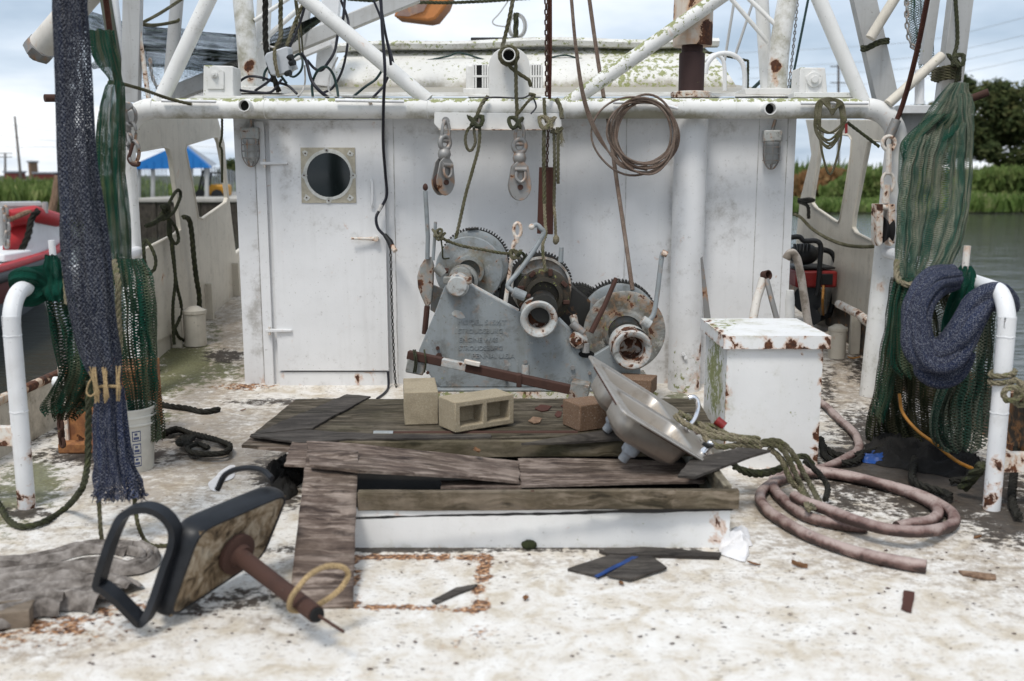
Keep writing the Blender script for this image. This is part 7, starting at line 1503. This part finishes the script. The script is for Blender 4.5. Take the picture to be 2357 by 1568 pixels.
cable('tie_line', 'light rope tied from the green bundle across the left corner', 'rope', [P(252, 190, 6.2), P(275, 192, 6.6), P(330, 207, 7.0), P(390, 228, 7.3), P(440, 240, 7.42)], .012, 'rope')
cable('tie_line', 'dark rope slanting up in front of the hammock net', 'rope', [P(322, 56, 7.9), P(370, 30, 8.2), P(425, -6, 8.6)], .013, 'rope')
cable('tie_line', 'rope tied round the grey strut in front of the hammock net', 'rope', [P(320, 56, 7.9), P(360, 58, 8.4), P(405, 50, 8.8), P(412, 45, 8.82)], .014, 'rope')
cable('sky_line', 'thin mossy line strung across the sky behind the roof', 'rope', [P(800, -2, 11), P(900, 4, 11), P(1050, 6, 11), P(1220, -4, 11)], .018, 'ropeg')
for x0, y0, x1, y1, r_, lab in ((1692, -10, 1668, 140, .012, 'pale stay wire right of the muffler, steeper one'), (1738, -10, 1690, 135, .012, 'pale stay wire right of the muffler, flatter one'), (1862, -10, 1818, 212, .011, 'dark stay wire by the right mast leg'), (1792, 148, 1710, 226, .016, 'dark mossy line sloping down to the roof right of hoops')):
    cable('stay_wire', lab, 'wire', [P(x0, y0, 9), P((x0+x1)/2, (y0+y1)/2, 9), P(x1, y1, 9)], r_, 'cordg' if 'dark' in lab else 'alu', 1)
t = thing('far_wire_coil', 'pale coil of wire hanging in the sky behind the upright plate', 'wire', P(1188, 88, 11))
for k in range(6): rx, ry = 19+rg.uniform(-3, 3), 26+rg.uniform(-3, 3); MB().tube([P(1190+rx*math.cos(a), 60+ry*math.sin(a), 11+.02*k) for a in [2*math.pi*q/24 for q in range(24)]], .010, 5, closed=True).build('wire_turn', 'alu', t)
MB().tube(cr([P(1178, -10, 11), P(1150, 30, 11), P(1134, 48, 11), P(1140, 58, 11), P(1165, 62, 11)], 5), .008, 5).build('wire_tail', 'alu', t); MB().tube([P(1188, 30, 11), P(1186, 108, 11)], .03, 8).build('post', 'ropeg', t)
# ------------------------------------------------------------------ junction box and cable tangle
zt = Zc(500, 0, 3.92)
def junction():
    q = lambda x, y, Y=7.9: P(*zt(x, y), Y-.32); t = thing('junction_box', 'tilted grey plastic junction box hanging in the cable tangle', 'box', q(760, 750))
    MB().prism([q(x, y, 7.86) for x, y in ((625, 560), (650, 520), (838, 455), (860, 470), (880, 690), (860, 715), (745, 745), (690, 735))], (.01, .12, .01)).build('case', 'plastic', t, bevel=.012)
    MB().prism([q(x, y, 7.92) for x, y in ((838, 452), (870, 470), (948, 668), (880, 700))], (.0, .06, .0)).build('lid', 'plastic', t, bevel=.004)
    for x, y in ((880, 568), (900, 620), (860, 722)): MB().cyl(q(x-18, y, 7.88), q(x+26, y-8, 7.86), .022, 10).build('cable_gland', 'black', t)
    MB().tube(cr([q(730, 470, 7.83), q(735, 600, 7.81), q(770, 760, 7.83)], 4), .014, 8).build('rope_strap', 'ropep', t)
junction()
Cb = lambda pts, Y: [P(*zt(x, y), Y+.03*math.sin(i*1.7)) for i, (x, y) in enumerate(pts)]
tang = [([(1035, 40), (960, 280), (840, 540), (700, 770), (540, 890)], .010, 'cord', 'black cable slanting across the front of the junction box'),
        ([(905, 570), (975, 530), (1005, 600), (990, 690), (930, 750), (880, 745)], .009, 'cordg', 'green cable looping out of the junction box'),
        ([(990, 520), (1040, 600), (1090, 780), (1160, 880), (1260, 960)], .013, 'cord', 'thick black cable dropping from the box to the roof edge'),
        ([(1050, 590), (1120, 670), (1190, 690), (1250, 620), (1320, 500), (1355, 320), (1400, 200), (1420, -20)], .011, 'cord', 'black cable sagging and rising to the left of the long brace'),
        ([(1105, 950), (1100, 820), (1150, 700), (1230, 655), (1300, 720), (1340, 850), (1355, 950)], .010, 'cordg', 'green cable arching over to a black plug on the crossbar'),
        ([(1380, 0), (1440, 160), (1455, 260), (1440, 480), (1390, 700), (1300, 860), (1210, 910)], .010, 'cord', 'black cable hanging in a long curve behind the brace'),
        ([(1700, 0), (1780, 200), (1840, 420), (1890, 600), (1885, 640)], .009, 'cord', 'black cable crossing over the top of the long brace'),
        ([(1785, 690), (1720, 780), (1620, 850), (1500, 950)], .010, 'cordg', 'green cable running from the brace down to the crossbar'),
        ([(1850, 740), (1800, 840), (1740, 910), (1695, 955)], .010, 'cord', 'short black cable end below the brace'),
        ([(340, 850), (400, 790), (480, 750), (600, 760), (720, 800), (860, 840), (950, 920)], .010, 'cord', 'black cable lying in loops round the mast foot'),
        ([(350, 870), (420, 890), (560, 905), (700, 900), (800, 780)], .010, 'cord', 'black cable lying along the roof edge at the mast foot'),
        ([(620, 790), (640, 700), (700, 640), (760, 700), (850, 820)], .010, 'cordg', 'green cable looped behind the junction box'),
        ([(930, 0), (960, 250), (980, 520)], .007, 'rope', 'thin cord dropping to the cable joint'), ([(945, 0), (985, 250), (1010, 540)], .007, 'rope', 'second thin cord dropping to the cable joint'),
        ([(1010, 40), (940, 200), (850, 450)], .014, 'ropep', 'yellowed rope running up from the junction box'), ([(790, -20), (790, 200), (790, 360), (740, 470)], .018, 'rope', 'mossy rope holding the junction box from above'),
        ([(640, -20), (640, 200), (650, 480), (700, 700), (770, 900)], .022, 'roped', 'thick dark rope hanging behind the junction box'), ([(1025, 640), (1030, 800), (1000, 900), (960, 950)], .007, 'cordw', 'white cable dropping to the roof edge'),
        ([(600, 420), (660, 450), (730, 468)], .009, 'cordw', 'white cable tied to the mast lattice'), ([(1350, 560), (1280, 720), (1260, 880), (1340, 960)], .007, 'cordw', 'thin pale cord near the white post')]
for i, (pts, r_, m_, lab) in enumerate(tang): cable('loose_cable', lab, 'cable', Cb(pts, 7.85 if i % 2 else 7.78), r_, m_)
t = thing('extension_cord', 'dark purple power cord hanging down the door edge to a plug', 'cord', P(890, 548, 7.72))
MB().tube(cr([P(876, -20, 7.3), P(880, 70, 7.3), P(886, 160, 7.32), P(883, 235, 7.40), P(882, 330, 7.6), P(887, 400, 7.74), P(890, 450, 7.78), P(876, 480, 7.78), P(866, 500, 7.76), P(870, 525, 7.76), P(888, 545, 7.76)], 8), .0115, 8).build('cord', 'cord', t)
MB().tube([P(885, 540, 7.76), P(897, 556, 7.75), P(904, 574, 7.73)], [.016, .024, .026], 10).build('plug', 'black', t); MB().cyl(P(902, 566, 7.73), P(910, 578, 7.70), .020, 10).build('plug_ring', 'rustwhite', t); MB().tube([P(878, 471, 7.76), P(872, 486, 7.76)], .0135, 8).build('tape_wrap', 'cordw', t)
cable('loose_cable', 'second dark cord hanging beside the purple power cord', 'cable', [P(872, -20, 7.35), P(884, 60, 7.35), P(896, 120, 7.38), P(900, 150, 7.4)], .010, 'cord')
cable('loose_cable', 'black cord at the bottom right corner of the door', 'cable', [P(893, 855, 7.8), P(894, 890, 7.78), G(885, 905, .01), G(868, 918, .01)], .010, 'cord')
cable('thin_wire', 'thin black wire wound across the foot of the upright plate', 'wire', [P(1118, 226, 7.4), P(1140, 224, 7.4), P(1200, 226, 7.4), P(1222, 220, 7.4), P(1234, 245, 7.4), P(1222, 262, 7.38)], .006, 'cord')
# ------------------------------------------------------------------ ropes on the left shelter plate and deck
t = thing('hanging_rope', 'dark green rope knotted on the left shelter strut with long hanging loops', 'rope', PX(420, 790, -2.98)); zl = Zc(0, 450, 2007/640)
L_ = lambda pts, X=-3.0: [PX(*zl(x, y), X) for x, y in pts]
for pts in ([(1300, 240), (1360, 120), (1400, 80), (1415, 130), (1370, 240), (1330, 280)], [(1290, 260), (1210, 330), (1140, 360), (1200, 350), (1290, 290)], [(1320, 290), (1330, 420), (1370, 500), (1400, 470), (1380, 380), (1330, 310)],
            [(1325, 300), (1320, 420), (1350, 500), (1365, 640), (1375, 800), (1355, 1000), (1365, 1290)], [(1330, 320), (1350, 560), (1385, 820), (1420, 980), (1410, 1080), (1370, 1170)], [(1370, 1170), (1400, 1230), (1440, 1260)]):
    MB().tube(cr(L_(pts), 6), .015, 8).build('strand', 'ropeg', t)
c = L_([(1290, 255)])[0]
for k in range(3): MB().tube(cr([c+V(.02*math.cos(a), .07*math.cos(2*a+k), .06*math.sin(a+k)) for a in [2*math.pi*q/10 for q in range(10)]], 3, closed=True), .016, 8, closed=True).build('knot', 'ropeg', t)
cable('hanging_rope', 'single frayed rope hanging down the left shelter plate', 'rope', L_([(1440, 290), (1480, 310), (1500, 400), (1520, 600), (1540, 780), (1560, 900), (1565, 1040)]), .024, 'ropeg')
cable('hanging_rope', 'looped rope beside the left gallows post', 'rope', [P(*zl(x, y), 7.45) for x, y in ((1010, 630), (1060, 650), (1130, 700), (1160, 735), (1210, 700), (1220, 620), (1180, 520), (1130, 480), (1135, 700), (1150, 900), (1140, 1000))], .013, 'ropeg')
cable('hanging_rope', 'thin line with a loop hanging left of the deckhouse corner', 'rope', [P(511, 272, 8.3), P(511, 310, 8.3), P(506, 335, 8.3), P(511, 350, 8.3), P(511, 420, 8.3)], .010, 'ropeg')
dp = lambda pts, z=.06: [G(x, y, z) for x, y in pts]
cable('deck_rope', 'thin dark rope wandering along the left side deck to the house', 'rope', dp([(400, 790), (425, 775), (450, 778), (440, 790), (420, 788), (440, 800), (480, 805), (520, 795), (545, 780), (535, 772), (525, 768)], .12), .013, 'roped')
cable('deck_rope', 'dark green rope loop on the algae by the left bulwark', 'rope', dp([(355, 830), (375, 826), (405, 832), (420, 842), (400, 850), (370, 856), (358, 862)], .05), .016, 'ropeg')
cable('deck_rope', 'thick dark rope lying behind the black coil on the left deck', 'rope', dp([(352, 925), (390, 935), (430, 940), (470, 948), (505, 942)], .02), .022, 'roped')
t = thing('rope_coil', 'heap of black rope coiled on the wet deck right of the bucket', 'rope', G(450, 1030, 0)); rg = random.Random(9)
for k in range(3):
    pts = [(375+k*3, 1002-k*4), (410, 992-k*3), (455, 1000+k*2), (500, 1012+k), (530, 1030-k*3), (515, 1042), (470, 1046-k), (440, 1040), (432, 1026+k*3), (455, 1022), (480, 1030)]
    MB().tube(cr(dp(pts, .018+.018*k), 6), .015, 8).build('rope_turn', 'roped', t)
for k in range(4): MB().tube(cr(dp([(430+rg.uniform(-20, 20), 1015+rg.uniform(-12, 12)) for _ in range(6)], .05), 5), .014, 8).build('tangle', 'roped', t)
cable('rail_rope', 'mossy rope hanging from the blue net and sweeping round the left rail foot', 'rope', [P(205, 878, 4.7), P(204, 950, 4.7), P(203, 1020, 4.7), P(200, 1080, 4.65), P(188, 1125, 4.55), G(150, 1170, .02), G(100, 1202, .02), G(50, 1212, .02), G(18, 1195, .02), G(0, 1165, .03), G(-30, 1120, .05)], .016, 'ropeg')
chain('deck_chain', 'rusty chain hanging beside the rusty box at left', [P(138, 940, 5.75), P(140, 990, 5.75), P(145, 1035, 5.75)], .07, .011, 'rust')
# ------------------------------------------------------------------ ropes over the sink and locker
t = thing('sink_ropes', 'bundle of mossy ropes running over the sink edge down to the hose coil', 'rope', G(1868, 1172, .03)); zs = Zc(1380, 860, 3.919)
S_ = lambda pts: [P(*zs(x, y), Y) for x, y, Y in pts]
for pts, w in (([(1200, 700, 5.1), (1290, 770, 5.06), (1400, 830, 5.0), (1560, 900, 4.98), (1750, 930, 4.98), (1900, 945, 5.0), (2040, 975, 5.05)], .016), ([(1240, 670, 5.12), (1400, 760, 5.1), (1600, 870, 5.05), (1800, 910, 5.05), (2030, 930, 5.10)], .016),
               ([(1480, 870, 5.0), (1540, 960, 4.96), (1660, 1010, 4.96), (1850, 990, 5.0), (2050, 1010, 5.04)], .016), ([(1500, 800, 5.2), (1620, 810, 5.2), (1700, 880, 5.15), (1900, 930, 5.1)], .016)):
    MB().tube(cr(S_(pts), 7), w, 8).build('strand', 'ropep', t)
for pts, w, m_ in (([(1735, 1028), (1775, 1022), (1805, 1040), (1830, 1090), (1850, 1130), (1872, 1170)], .016, 'rope'), ([(1740, 1020), (1790, 1015), (1825, 1045), (1850, 1090), (1868, 1120), (1888, 1160)], .015, 'rope'), ([(1770, 1030), (1800, 1060), (1822, 1110), (1845, 1128), (1862, 1172)], .017, 'ropep'),
                   ([(1850, 1060), (1880, 1085), (1905, 1120), (1900, 1150)], .016, 'roped'), ([(1690, 1075), (1740, 1088), (1790, 1080), (1820, 1060), (1850, 1050), (1870, 1070)], .017, 'ropeg'), ([(1680, 1040), (1690, 1070), (1720, 1090), (1760, 1092), (1810, 1075)], .016, 'ropeg')):
    n = len(pts); MB().tube(cr([P(x, y, 5.05-.10*i/(n-1)*(1 if m_ != 'ropeg' else -2)) if i < n-1 or m_ == 'ropeg' else G(x, y, .09) for i, (x, y) in enumerate(pts)], 7), w, 8).build('fall', m_, t)
MB().tube(S_([(1610, 745, 5.2), (1690, 810, 5.18)]), .025, 10).build('red_whipping', 'redplastic', t)
solo('iron_rod', MB().tube([P(862, 999, 5.36), P(1000, 998, 5.36), P(1330, 997, 5.36)], .0145, 10), 'rust', 'thin rusty rod with a grey sleeve lying across the plywood', 'rod', P(1000, 998, 5.36))
solo('rod_sleeve', MB().tube([P(860, 999, 5.355), P(905, 999, 5.355)], .018, 10), 'grey', 'grey sleeve on the left end of the rusty rod', 'sleeve', P(880, 999, 5.355))
for i, (x, y, a) in enumerate(((1250, 938, 20), (1308, 932, 17), (1285, 952, 9), (1232, 966, 16))):
    chip('rust_scrap', ['largest flat rust scrap on the plywood near the block', 'dark rust scrap on the plywood nearest the winch bar', 'smallest rust scrap on the plywood', 'pale chip of wood on the plywood beside the block'][i], 'scrap', [(x-a, y+2), (x-a*.3, y-7), (x+a, y-4), (x+a*.6, y+6), (x-a*.2, y+8)], .292, .005, 'rustplate' if i < 3 else 'stake')
# ------------------------------------------------------------------ muck and ropes under the right nets
for lab, pts, r_ in (('black rope snaking through the muck in front of the right nets', [(2095, 1010), (2105, 1060), (2100, 1100), (2120, 1118), (2160, 1130), (2185, 1140), (2178, 1150)], .022), ('black rope loop in the muck under the pale net skirt', [(2110, 1045), (2150, 1035), (2195, 1045), (2225, 1075), (2230, 1100), (2190, 1108)], .020),
                     ('black rope heap against the right foot of the locker', [(1885, 1020), (1920, 1045), (1960, 1050), (2000, 1040), (2040, 1030), (2080, 1040), (2110, 1050)], .022), ('black rope curled behind the pink hose', [(1890, 1010), (1900, 1050), (1930, 1065), (1970, 1062), (1985, 1045)], .02),
                     ('dark rope hanging at the far right edge behind the rail', [(2345, 1000), (2335, 1080), (2330, 1150), (2345, 1190)], .022)):
    cable('muck_rope', lab, 'rope', dp(pts, .03), r_, 'roped')
heap('muck_heap', 'heap of black rotting net and muck under the right nets', 'debris', [(1985, 1030), (2040, 1000), (2130, 1005), (2220, 1030), (2262, 1075), (2240, 1105), (2170, 1095), (2090, 1085), (2020, 1065)], 0, .10, 'soot', 15, fold=12)
cable('pipe_offcut', 'short mossy pipe leaning at the right rail foot', 'pipe', [G(2216, 1122, .05), P(2262, 1070, 4.95)], .03, 'ropeg', 1)
cable('plate_rope', 'rope sagging along the right shelter plate', 'rope', [PX(*zz5(x, y), 2.98) for x, y in ((690, 690), (730, 710), (800, 780), (900, 840), (1000, 875), (1100, 885), (1180, 882))], .016, 'rope')
solo('strut_tie', MB().tube(cr([PX(*zz5(x, y), 2.97) for x, y in ((716, 600), (760, 612), (805, 605), (770, 598), (716, 612), (770, 640), (776, 715))], 5), .018, 8), 'roped', 'dark rope tied round the first strut of the right shelter plate', 'rope', PX(*zz5(776, 715), 2.97))
# ------------------------------------------------------------------ neighbouring red and white boat
def redboat():
    t = thing('red_boat', 'red and white wooden workboat moored off the left side', 'boat', P(0, 700, 15)); zr = Zc(0, 380, 1870/620)
    K = 1.62; q = lambda x, y, Y: P(*zr(x, y), Y*K)
    gun = [q(-700, 1130, 7.2), q(-300, 1030, 8.4), q(0, 945, 9.5), q(200, 880, 10.4), q(380, 815, 11.4), q(470, 765, 12.2), q(530, 700, 13.2)]
    g = cr(gun, 6); keel = [p + V(-.10 - .35*(1-i/len(g)), .1, 0) for i, p in enumerate(g)]
    rows = []
    for f in range(9):
        s_ = f/8; rows.append([V(p.x-1.1*s_**1.6, p.y+.4*s_, p.z*(1-s_)+(-1.2)*s_) for p in g])
    MB().sheet(rows[:4]).build('topsides', 'maroon', t); MB().sheet(rows[3:]).build('lower_hull', 'shedwall', t)
    MB().tube(g, .06*K, 10).build('rub_rail', 'black', t); MB().tube([p+V(-.03, 0, .11) for p in g], .05*K, 10).build('red_cap', 'redpaint', t)
    deck_ = [[p+V(-.05, .03, .10) for p in g], [p+V(-1.5, 1.0, .16) for p in g]]; MB().sheet(deck_).build('side_deck', 'rubwhite', t, fix=False)
    cab = [q(150, 800, 10.9), q(240, 535, 11.2), q(420, 540, 12.6), q(430, 780, 12.6)]
    MB().add([q(150, 835, 10.7), q(255, 520, 11.2), q(450, 530, 12.8), q(470, 770, 12.4)], [(0, 1, 2, 3)]).build('white_side', 'rubwhite', t, fix=False)
    MB().tube([q(60, 505, 11.0), q(250, 470, 11.3), q(440, 520, 13.0)], .10*K, 10).build('red_rim', 'redpaint', t)
    MB().add([q(20, 520, 11.1), q(250, 480, 11.4), q(165, 800, 10.9), q(20, 740, 10.9)], [(0, 1, 2, 3)]).build('red_inner_side', 'redpaint', t, fix=False)
    a, b = q(-200, 830, 10.2), q(105, 760, 10.4); MB().span((a.x, 10.2*K, a.z), (b.x, 10.8*K, b.z)).build('white_box', 'rubwhite', t, bevel=.03)
    MB().tube(cr([q(290, 440, 11.0), q(240, 500, 11.0), q(210, 640, 10.9), q(130, 800, 10.8), q(110, 830, 10.7)], 5), .035*K, 8).build('bow_rope', 'roped', t)
    MB().tube([q(50, 520, 10.9), q(180, 465, 11.1), q(260, 440, 11.3)], .03*K, 8).build('wood_rail', 'stake', t)
    MB().tube([q(10, 420, 10.8), q(10, 700, 10.8)], .07*K, 10).build('post', 'alu', t); MB().tube([q(0, 405, 11.2), q(300, 400, 11.6)], .045*K, 8).build('top_rail', 'alu', t); MB().tube([q(340, 380, 11.6), q(340, 460, 11.6)], .035*K, 8).build('rail_post', 'alu', t)
    MB().tube([q(-20, 440, 11.4), q(300, 430, 11.8)], .06*K, 8).build('net_bar', 'galv', t)
    return t
redboat()
def zgr(x, y): return Zc(0, 380, 1870/620)(x, y)
chain('boat_chain', 'pale chain hanging inside the red boat', [P(*zgr(40, 440), 17.4), P(*zgr(55, 560), 17.4), P(*zgr(50, 700), 17.4)], .19, .028, 'galv')
# ------------------------------------------------------------------ far shores
WZ = -1.0
def shore(name, xs, near, far, hfun, mat='ground'):
    rows = []; n = 30
    for i in range(n+1):
        f = i/n; rows.append([V(x*(near(x)*(1-f)+far*f)/80, near(x)*(1-f)+far*f, WZ-.3+hfun(x, f)) for x in xs])
    o = MB().sheet(rows).build(name, mat, fix=False); struct(o); return o
xsR = [14+3*i for i in range(60)]
shore('right_bank', xsR, lambda x: 74-.18*max(0, x-24), 700, lambda x, f: .5+1.0*min(1, f*14))
xsL = [-190+4*i for i in range(48)]
shore('left_bank', xsL, lambda x: 60 if x < -30 else 46, 700, lambda x, f: .4+1.3*min(1, f*16))
def blades(name, label, n, place, hgt, wid, mat, seed):
    r_ = random.Random(seed); vs, fs = [], []
    for _ in range(n):
        p, sc = place(r_); h = hgt*sc*r_.uniform(.5, 1.2)*(.75+.9*nz3((p.x*.10, p.y*.10, seed), 1)+.5*nz3((p.x*.35, p.y*.3, seed), 1)); a = r_.uniform(0, 6.28); w = wid*r_.uniform(.6, 1.4); lean = V(r_.gauss(0, .22)*h, r_.gauss(0, .22)*h, h); d = V(math.cos(a)*w, math.sin(a)*w, 0); k = len(vs)
        m_ = p + lean*.55 + V(0, 0, .06*h); vs += [p-d*.6, p+d*.6, m_+d, m_-d, p+lean]; fs += [(k, k+1, k+2, k+3), (k+3, k+2, k+4)]
    o = MB().add(vs, fs).build(name, mat, smooth=0, fix=False); struct(o, 'stuff'); tag(o, label, 'vegetation'); return o
def plR(xa, xb, ya, yb, Ya, Yb, z=-.9, rise=0):      # scatter between photo columns at given distances
    def f(r_):
        x = r_.uniform(xa, xb); Y = r_.uniform(Ya, Yb); q = P(x, 480, Y); return V(q.x, Y, z+rise*(Y-Ya)), 1.0
    return f
blades('hyacinth_mat', 'bright green water plants along the right water edge', 9000, plR(1800, 2450, 0, 0, 69, 82), .95, .16, 'hyac', 1)
blades('reeds', 'tall dull green reeds on the right bank', 9000, plR(1800, 2450, 0, 0, 95, 130, .2), 2.3, .16, 'grass', 2)
def mound(x0, x1, Y0, Y1, top):
    def f(r_):
        x = r_.uniform(x0, x1); Y = r_.uniform(Y0, Y1); t_ = (x-x0)/(x1-x0); q = P(x, 470, Y); return V(q.x, Y, -.6 + r_.random()**.7*top*math.sin(math.pi*min(.98, max(.05, t_)))**.6), .5
    return f
blades('dry_brush', 'orange dry brush on the right bank', 5200, mound(1790, 2030, 88, 94, 2.3), 1.5, .2, 'dry', 3)
blades('green_mound', 'dense green bushes on the right bank', 6000, mound(1890, 2100, 82, 88, 2.2), 1.6, .2, 'grass', 4)
blades('green_mound', 'dense green bushes right of the nets on the far bank', 6500, mound(2150, 2480, 80, 88, 2.4), 1.7, .2, 'grass', 5)
blades('marsh_grass', 'green marsh grass on the left bank', 9000, plR(-80, 560, 0, 0, 62, 95, -.2), 1.25, .15, 'grass', 6)
def tree(label, x, ytop, ybase, Y, spread, seed, n=5200, parent=None):
    r_ = random.Random(seed); b = P(x, ybase, Y); b.z = -.2; top = P(x, ytop, Y).z; H = top-b.z; t = thing('tree', label, 'tree', b)
    tr = MB().tube(cr([b, b+V(.1, 0, H*.3), b+V(.05, 0, H*.6), b+V(0, 0, H*.92)], 4), lambda q: .34*(1-q*.8), 10); blobs = []
    for k in range(16):
        z = b.z+H*(.30+.62*k/15); rad = spread*(1.05-.75*(k/15))*r_.uniform(.6, 1.1); a = r_.uniform(0, 6.28); e_ = V(b.x+math.cos(a)*rad, Y+math.sin(a)*rad, z+r_.uniform(-.1, .5)); tr.tube([V(b.x, Y, z-.4), V(b.x, Y, z-.2).lerp(e_, .5), e_], lambda q: .10*(1-q*.7), 5); blobs.append((e_, r_.uniform(.8, 1.5)*spread/3))
        blobs.append((V(b.x, Y, z).lerp(e_, .5), r_.uniform(.7, 1.3)*spread/3))
    blobs.append((V(b.x, Y, top-.7), .7))
    tr.build('trunk', 'bark', t); vs, fs = [], []
    for _ in range(n):
        c, rad = r_.choice(blobs); d = V(r_.gauss(0, 1), r_.gauss(0, 1), r_.gauss(0, .75)).normalized()*rad*r_.random()**.4; p = c+d; s_ = r_.uniform(.14, .34); u = V(r_.gauss(0, 1), r_.gauss(0, 1), r_.gauss(0, 1)).normalized(); w = u.orthogonal().normalized()*s_*.6; u = u*s_; k = len(vs)
        vs += [p-u, p+w, p+u, p-w]; fs.append((k, k+1, k+2, k+3))
    MB().add(vs, fs).build('crown', 'tree', t, smooth=0, fix=False); return t
tree('dark cypress tree with bare trunk right of the green net', 2290, 190, 398, 92, 3.4, 1, 11000)
tree('dark tree at the right edge of the photo', 2390, 178, 398, 94, 3.6, 2, 9000)
tree('tree partly hidden behind the upper right green net', 2190, 170, 400, 98, 3.4, 3, 9000)
tree('low tree behind the right gallows corner', 2096, 250, 400, 104, 2.6, 4, 3500)
tree('small round tree far behind the left nets', 545, 372, 412, 130, 2.5, 6, 1500)
# blue-roofed shed on the quay at the left
def shed():
    Y = 46; q = lambda x, y, d=0: P(x, y, Y+d); t = thing('quay_shed', 'open quay shed with a bright blue metal roof', 'shed', q(400, 452))
    a, r_, c = q(305, 388), q(418, 332), q(484, 386)
    roof = MB().prism([q(418, 330), q(300, 382), q(300, 390), q(482, 387), q(480, 382)], (0, .4, 0)).build('blue_gable', 'blueroof', t)
    MB().add([q(418, 330, .41), q(482, 385, .41), q(500, 378, 12), q(430, 331, 12)], [(0, 1, 2, 3)]).build('roof_slope', 'shedwall', t, fix=False)
    for i in range(9):
        x = 318+i*18; y = 388-(min(x, 418)-300)/118*52 if x < 418 else 332+(x-418)/64*52
        p0, p1 = q(x, min(y+6, 386), -.02), q(x, 388, -.02); MB().span(p0+V(-.02, -.02, 0), p1+V(.02, 0, 0)).build('gable_seam', 'blueroof', t)
    for x in (320, 352, 440, 476): MB().tube([q(x, 386, .3), q(x, 455, .3)], .10, 8).build('post', 'alu', t)
    for i in range(12):
        x0 = 326+i*5; p0, p1 = q(x0, 388, 5), q(x0+5, 452, 5); MB().span((p0.x, Y+5, p1.z), (p1.x-.02, Y+5.05+.03*(i % 2), p0.z)).build('wall_sheet', 'shedwall', t)
    return t
shed()
Yw = 50; t = thing('corrugated_wall', 'grey corrugated wall right of the blue-roofed shed', 'wall', P(510, 455, Yw))
for i in range(16):
    a, b = P(462+i*6, 378+1.2*i, Yw), P(468+i*6, 452, Yw); MB().span((a.x, Yw, b.z), (b.x-.015, Yw+.06+.05*(i % 2), a.z)).build('wall_sheet', 'shedwall', t)
t = thing('forklift', 'yellow forklift parked under the shed', 'forklift', P(490, 456, 47)); q = lambda x, y, d=0: P(x, y, 47+d)
a, b = q(478, 452), q(520, 425); MB().span((a.x, 47, a.z), (b.x, 48, b.z)).build('body', 'yellow', t, bevel=.1)
MB().tube([q(455, 452), q(468, 392)], .06, 6).tube([q(462, 452), q(476, 392)], .06, 6).build('mast', 'black', t); MB().tube([q(482, 428), q(486, 398), q(512, 398), q(516, 428)], .05, 6).build('overhead_guard', 'black', t)
for x in (462, 500): MB().cyl(q(x, 450, -.2), q(x, 450, .1), .28, 16).build('wheel', 'black', t)
a, b = P(320, 457, 43), P(560, 466, 43); t = thing('quay', 'concrete quay edge with dark timber face below the shed', 'quay', V(b.x, 43, WZ))
MB().span((-16.3, 43, b.z), (-10.5, 60, a.z)).build('quay_slab', 'concrete', t, bevel=.03)
for i in range(6): x = -16.2+i*.95; MB().span((x, 43.06+.04*(i % 2), WZ-.3), (x+.91, 43.2, b.z-.01)).build('face_plank', 'piling', t)
for x, y0, Y, lab in ((34, 268, 150, 'tall leaning utility pole at far left'), (12, 352, 240, 'small utility pole with crossarms at far left'), (1930, 148, 200, 'far utility pole right of the right brace')):
    b = P(x+(14 if x == 34 else 0), 412, Y); a = P(x, y0, Y); t = thing('utility_pole', lab, 'utility pole', b); MB().tube([b, a], [.22, .14] if Y < 180 else [.3, .22], 8).build('pole', 'pole', t)
    for k, f in enumerate((.02, .16) if x != 34 else ()): p = a.lerp(b, f); MB().span(p+V(-1.6, -.08, -.1), p+V(1.6, .08, .1)).build('crossarm', 'pole', t)
for i, (y0, y1) in enumerate(((285, 308), (312, 330), (335, 345))): cable('power_line', ['highest', 'middle', 'lowest'][i]+' power line crossing the sky at far left', 'wire', [P(-40, y0-4, 150), P(34, y0+4, 150), P(130, y1-6, 150), P(520, y1+10, 160)], .03, 'alu')
for i, (y0, y1) in enumerate(((92, 38), (128, 80), (152, 108), (180, 136))): cable('power_line', ['top', 'second', 'third', 'lowest'][i]+' power line sloping across the sky at upper right', 'wire', [P(1700, y0+30, 190), P(1930, y0+18, 200), P(2150, y0-2, 180), P(2400, y1-8, 160)], .035, 'alu')
t = thing('piling', 'dark weathered timber piling at the right edge', 'piling', P(2352, 1100, 5.6)); MB().tube([V(3.18+.02*nz3((0, 0, k), 1), 5.6, -1.5+.25*k) for k in range(20)], lambda q: .16+.006*math.sin(q*40), 14).build('log', 'piling', t)
bz = P(2350, 315, 5.6).z
t = thing('stake', 'leaning bare wooden stake behind the red boat', 'stake', P(120, 500, 24)); MB().tube([P(118, 492, 24), P(126, 455, 24), P(132, 405, 24)], [.10, .09, .075], 8).build('shaft', 'stake', t)
for x, y0, y1, w, Y, m_, lab in ((68, 374, 405, 1.4, 260, 'stake', 'distant thin tan pillar on the left shore'), (100, 400, 410, 22, 240, 'maroon', 'distant dark red building on the left shore'), (25, 398, 410, 14, 230, 'maroon', 'distant maroon trailer on the left shore')):
    a, b = P(x-w, y1, Y), P(x+w, y0, Y); t = thing('far_building', lab, 'building', a); MB().span((a.x, Y, a.z-2), (b.x, Y+4, b.z)).build('wall', m_, t); MB().span((a.x-.3, Y-.2, b.z), (b.x+.3, Y+4.2, b.z+.4)).build('roof', 'shedwall', t)
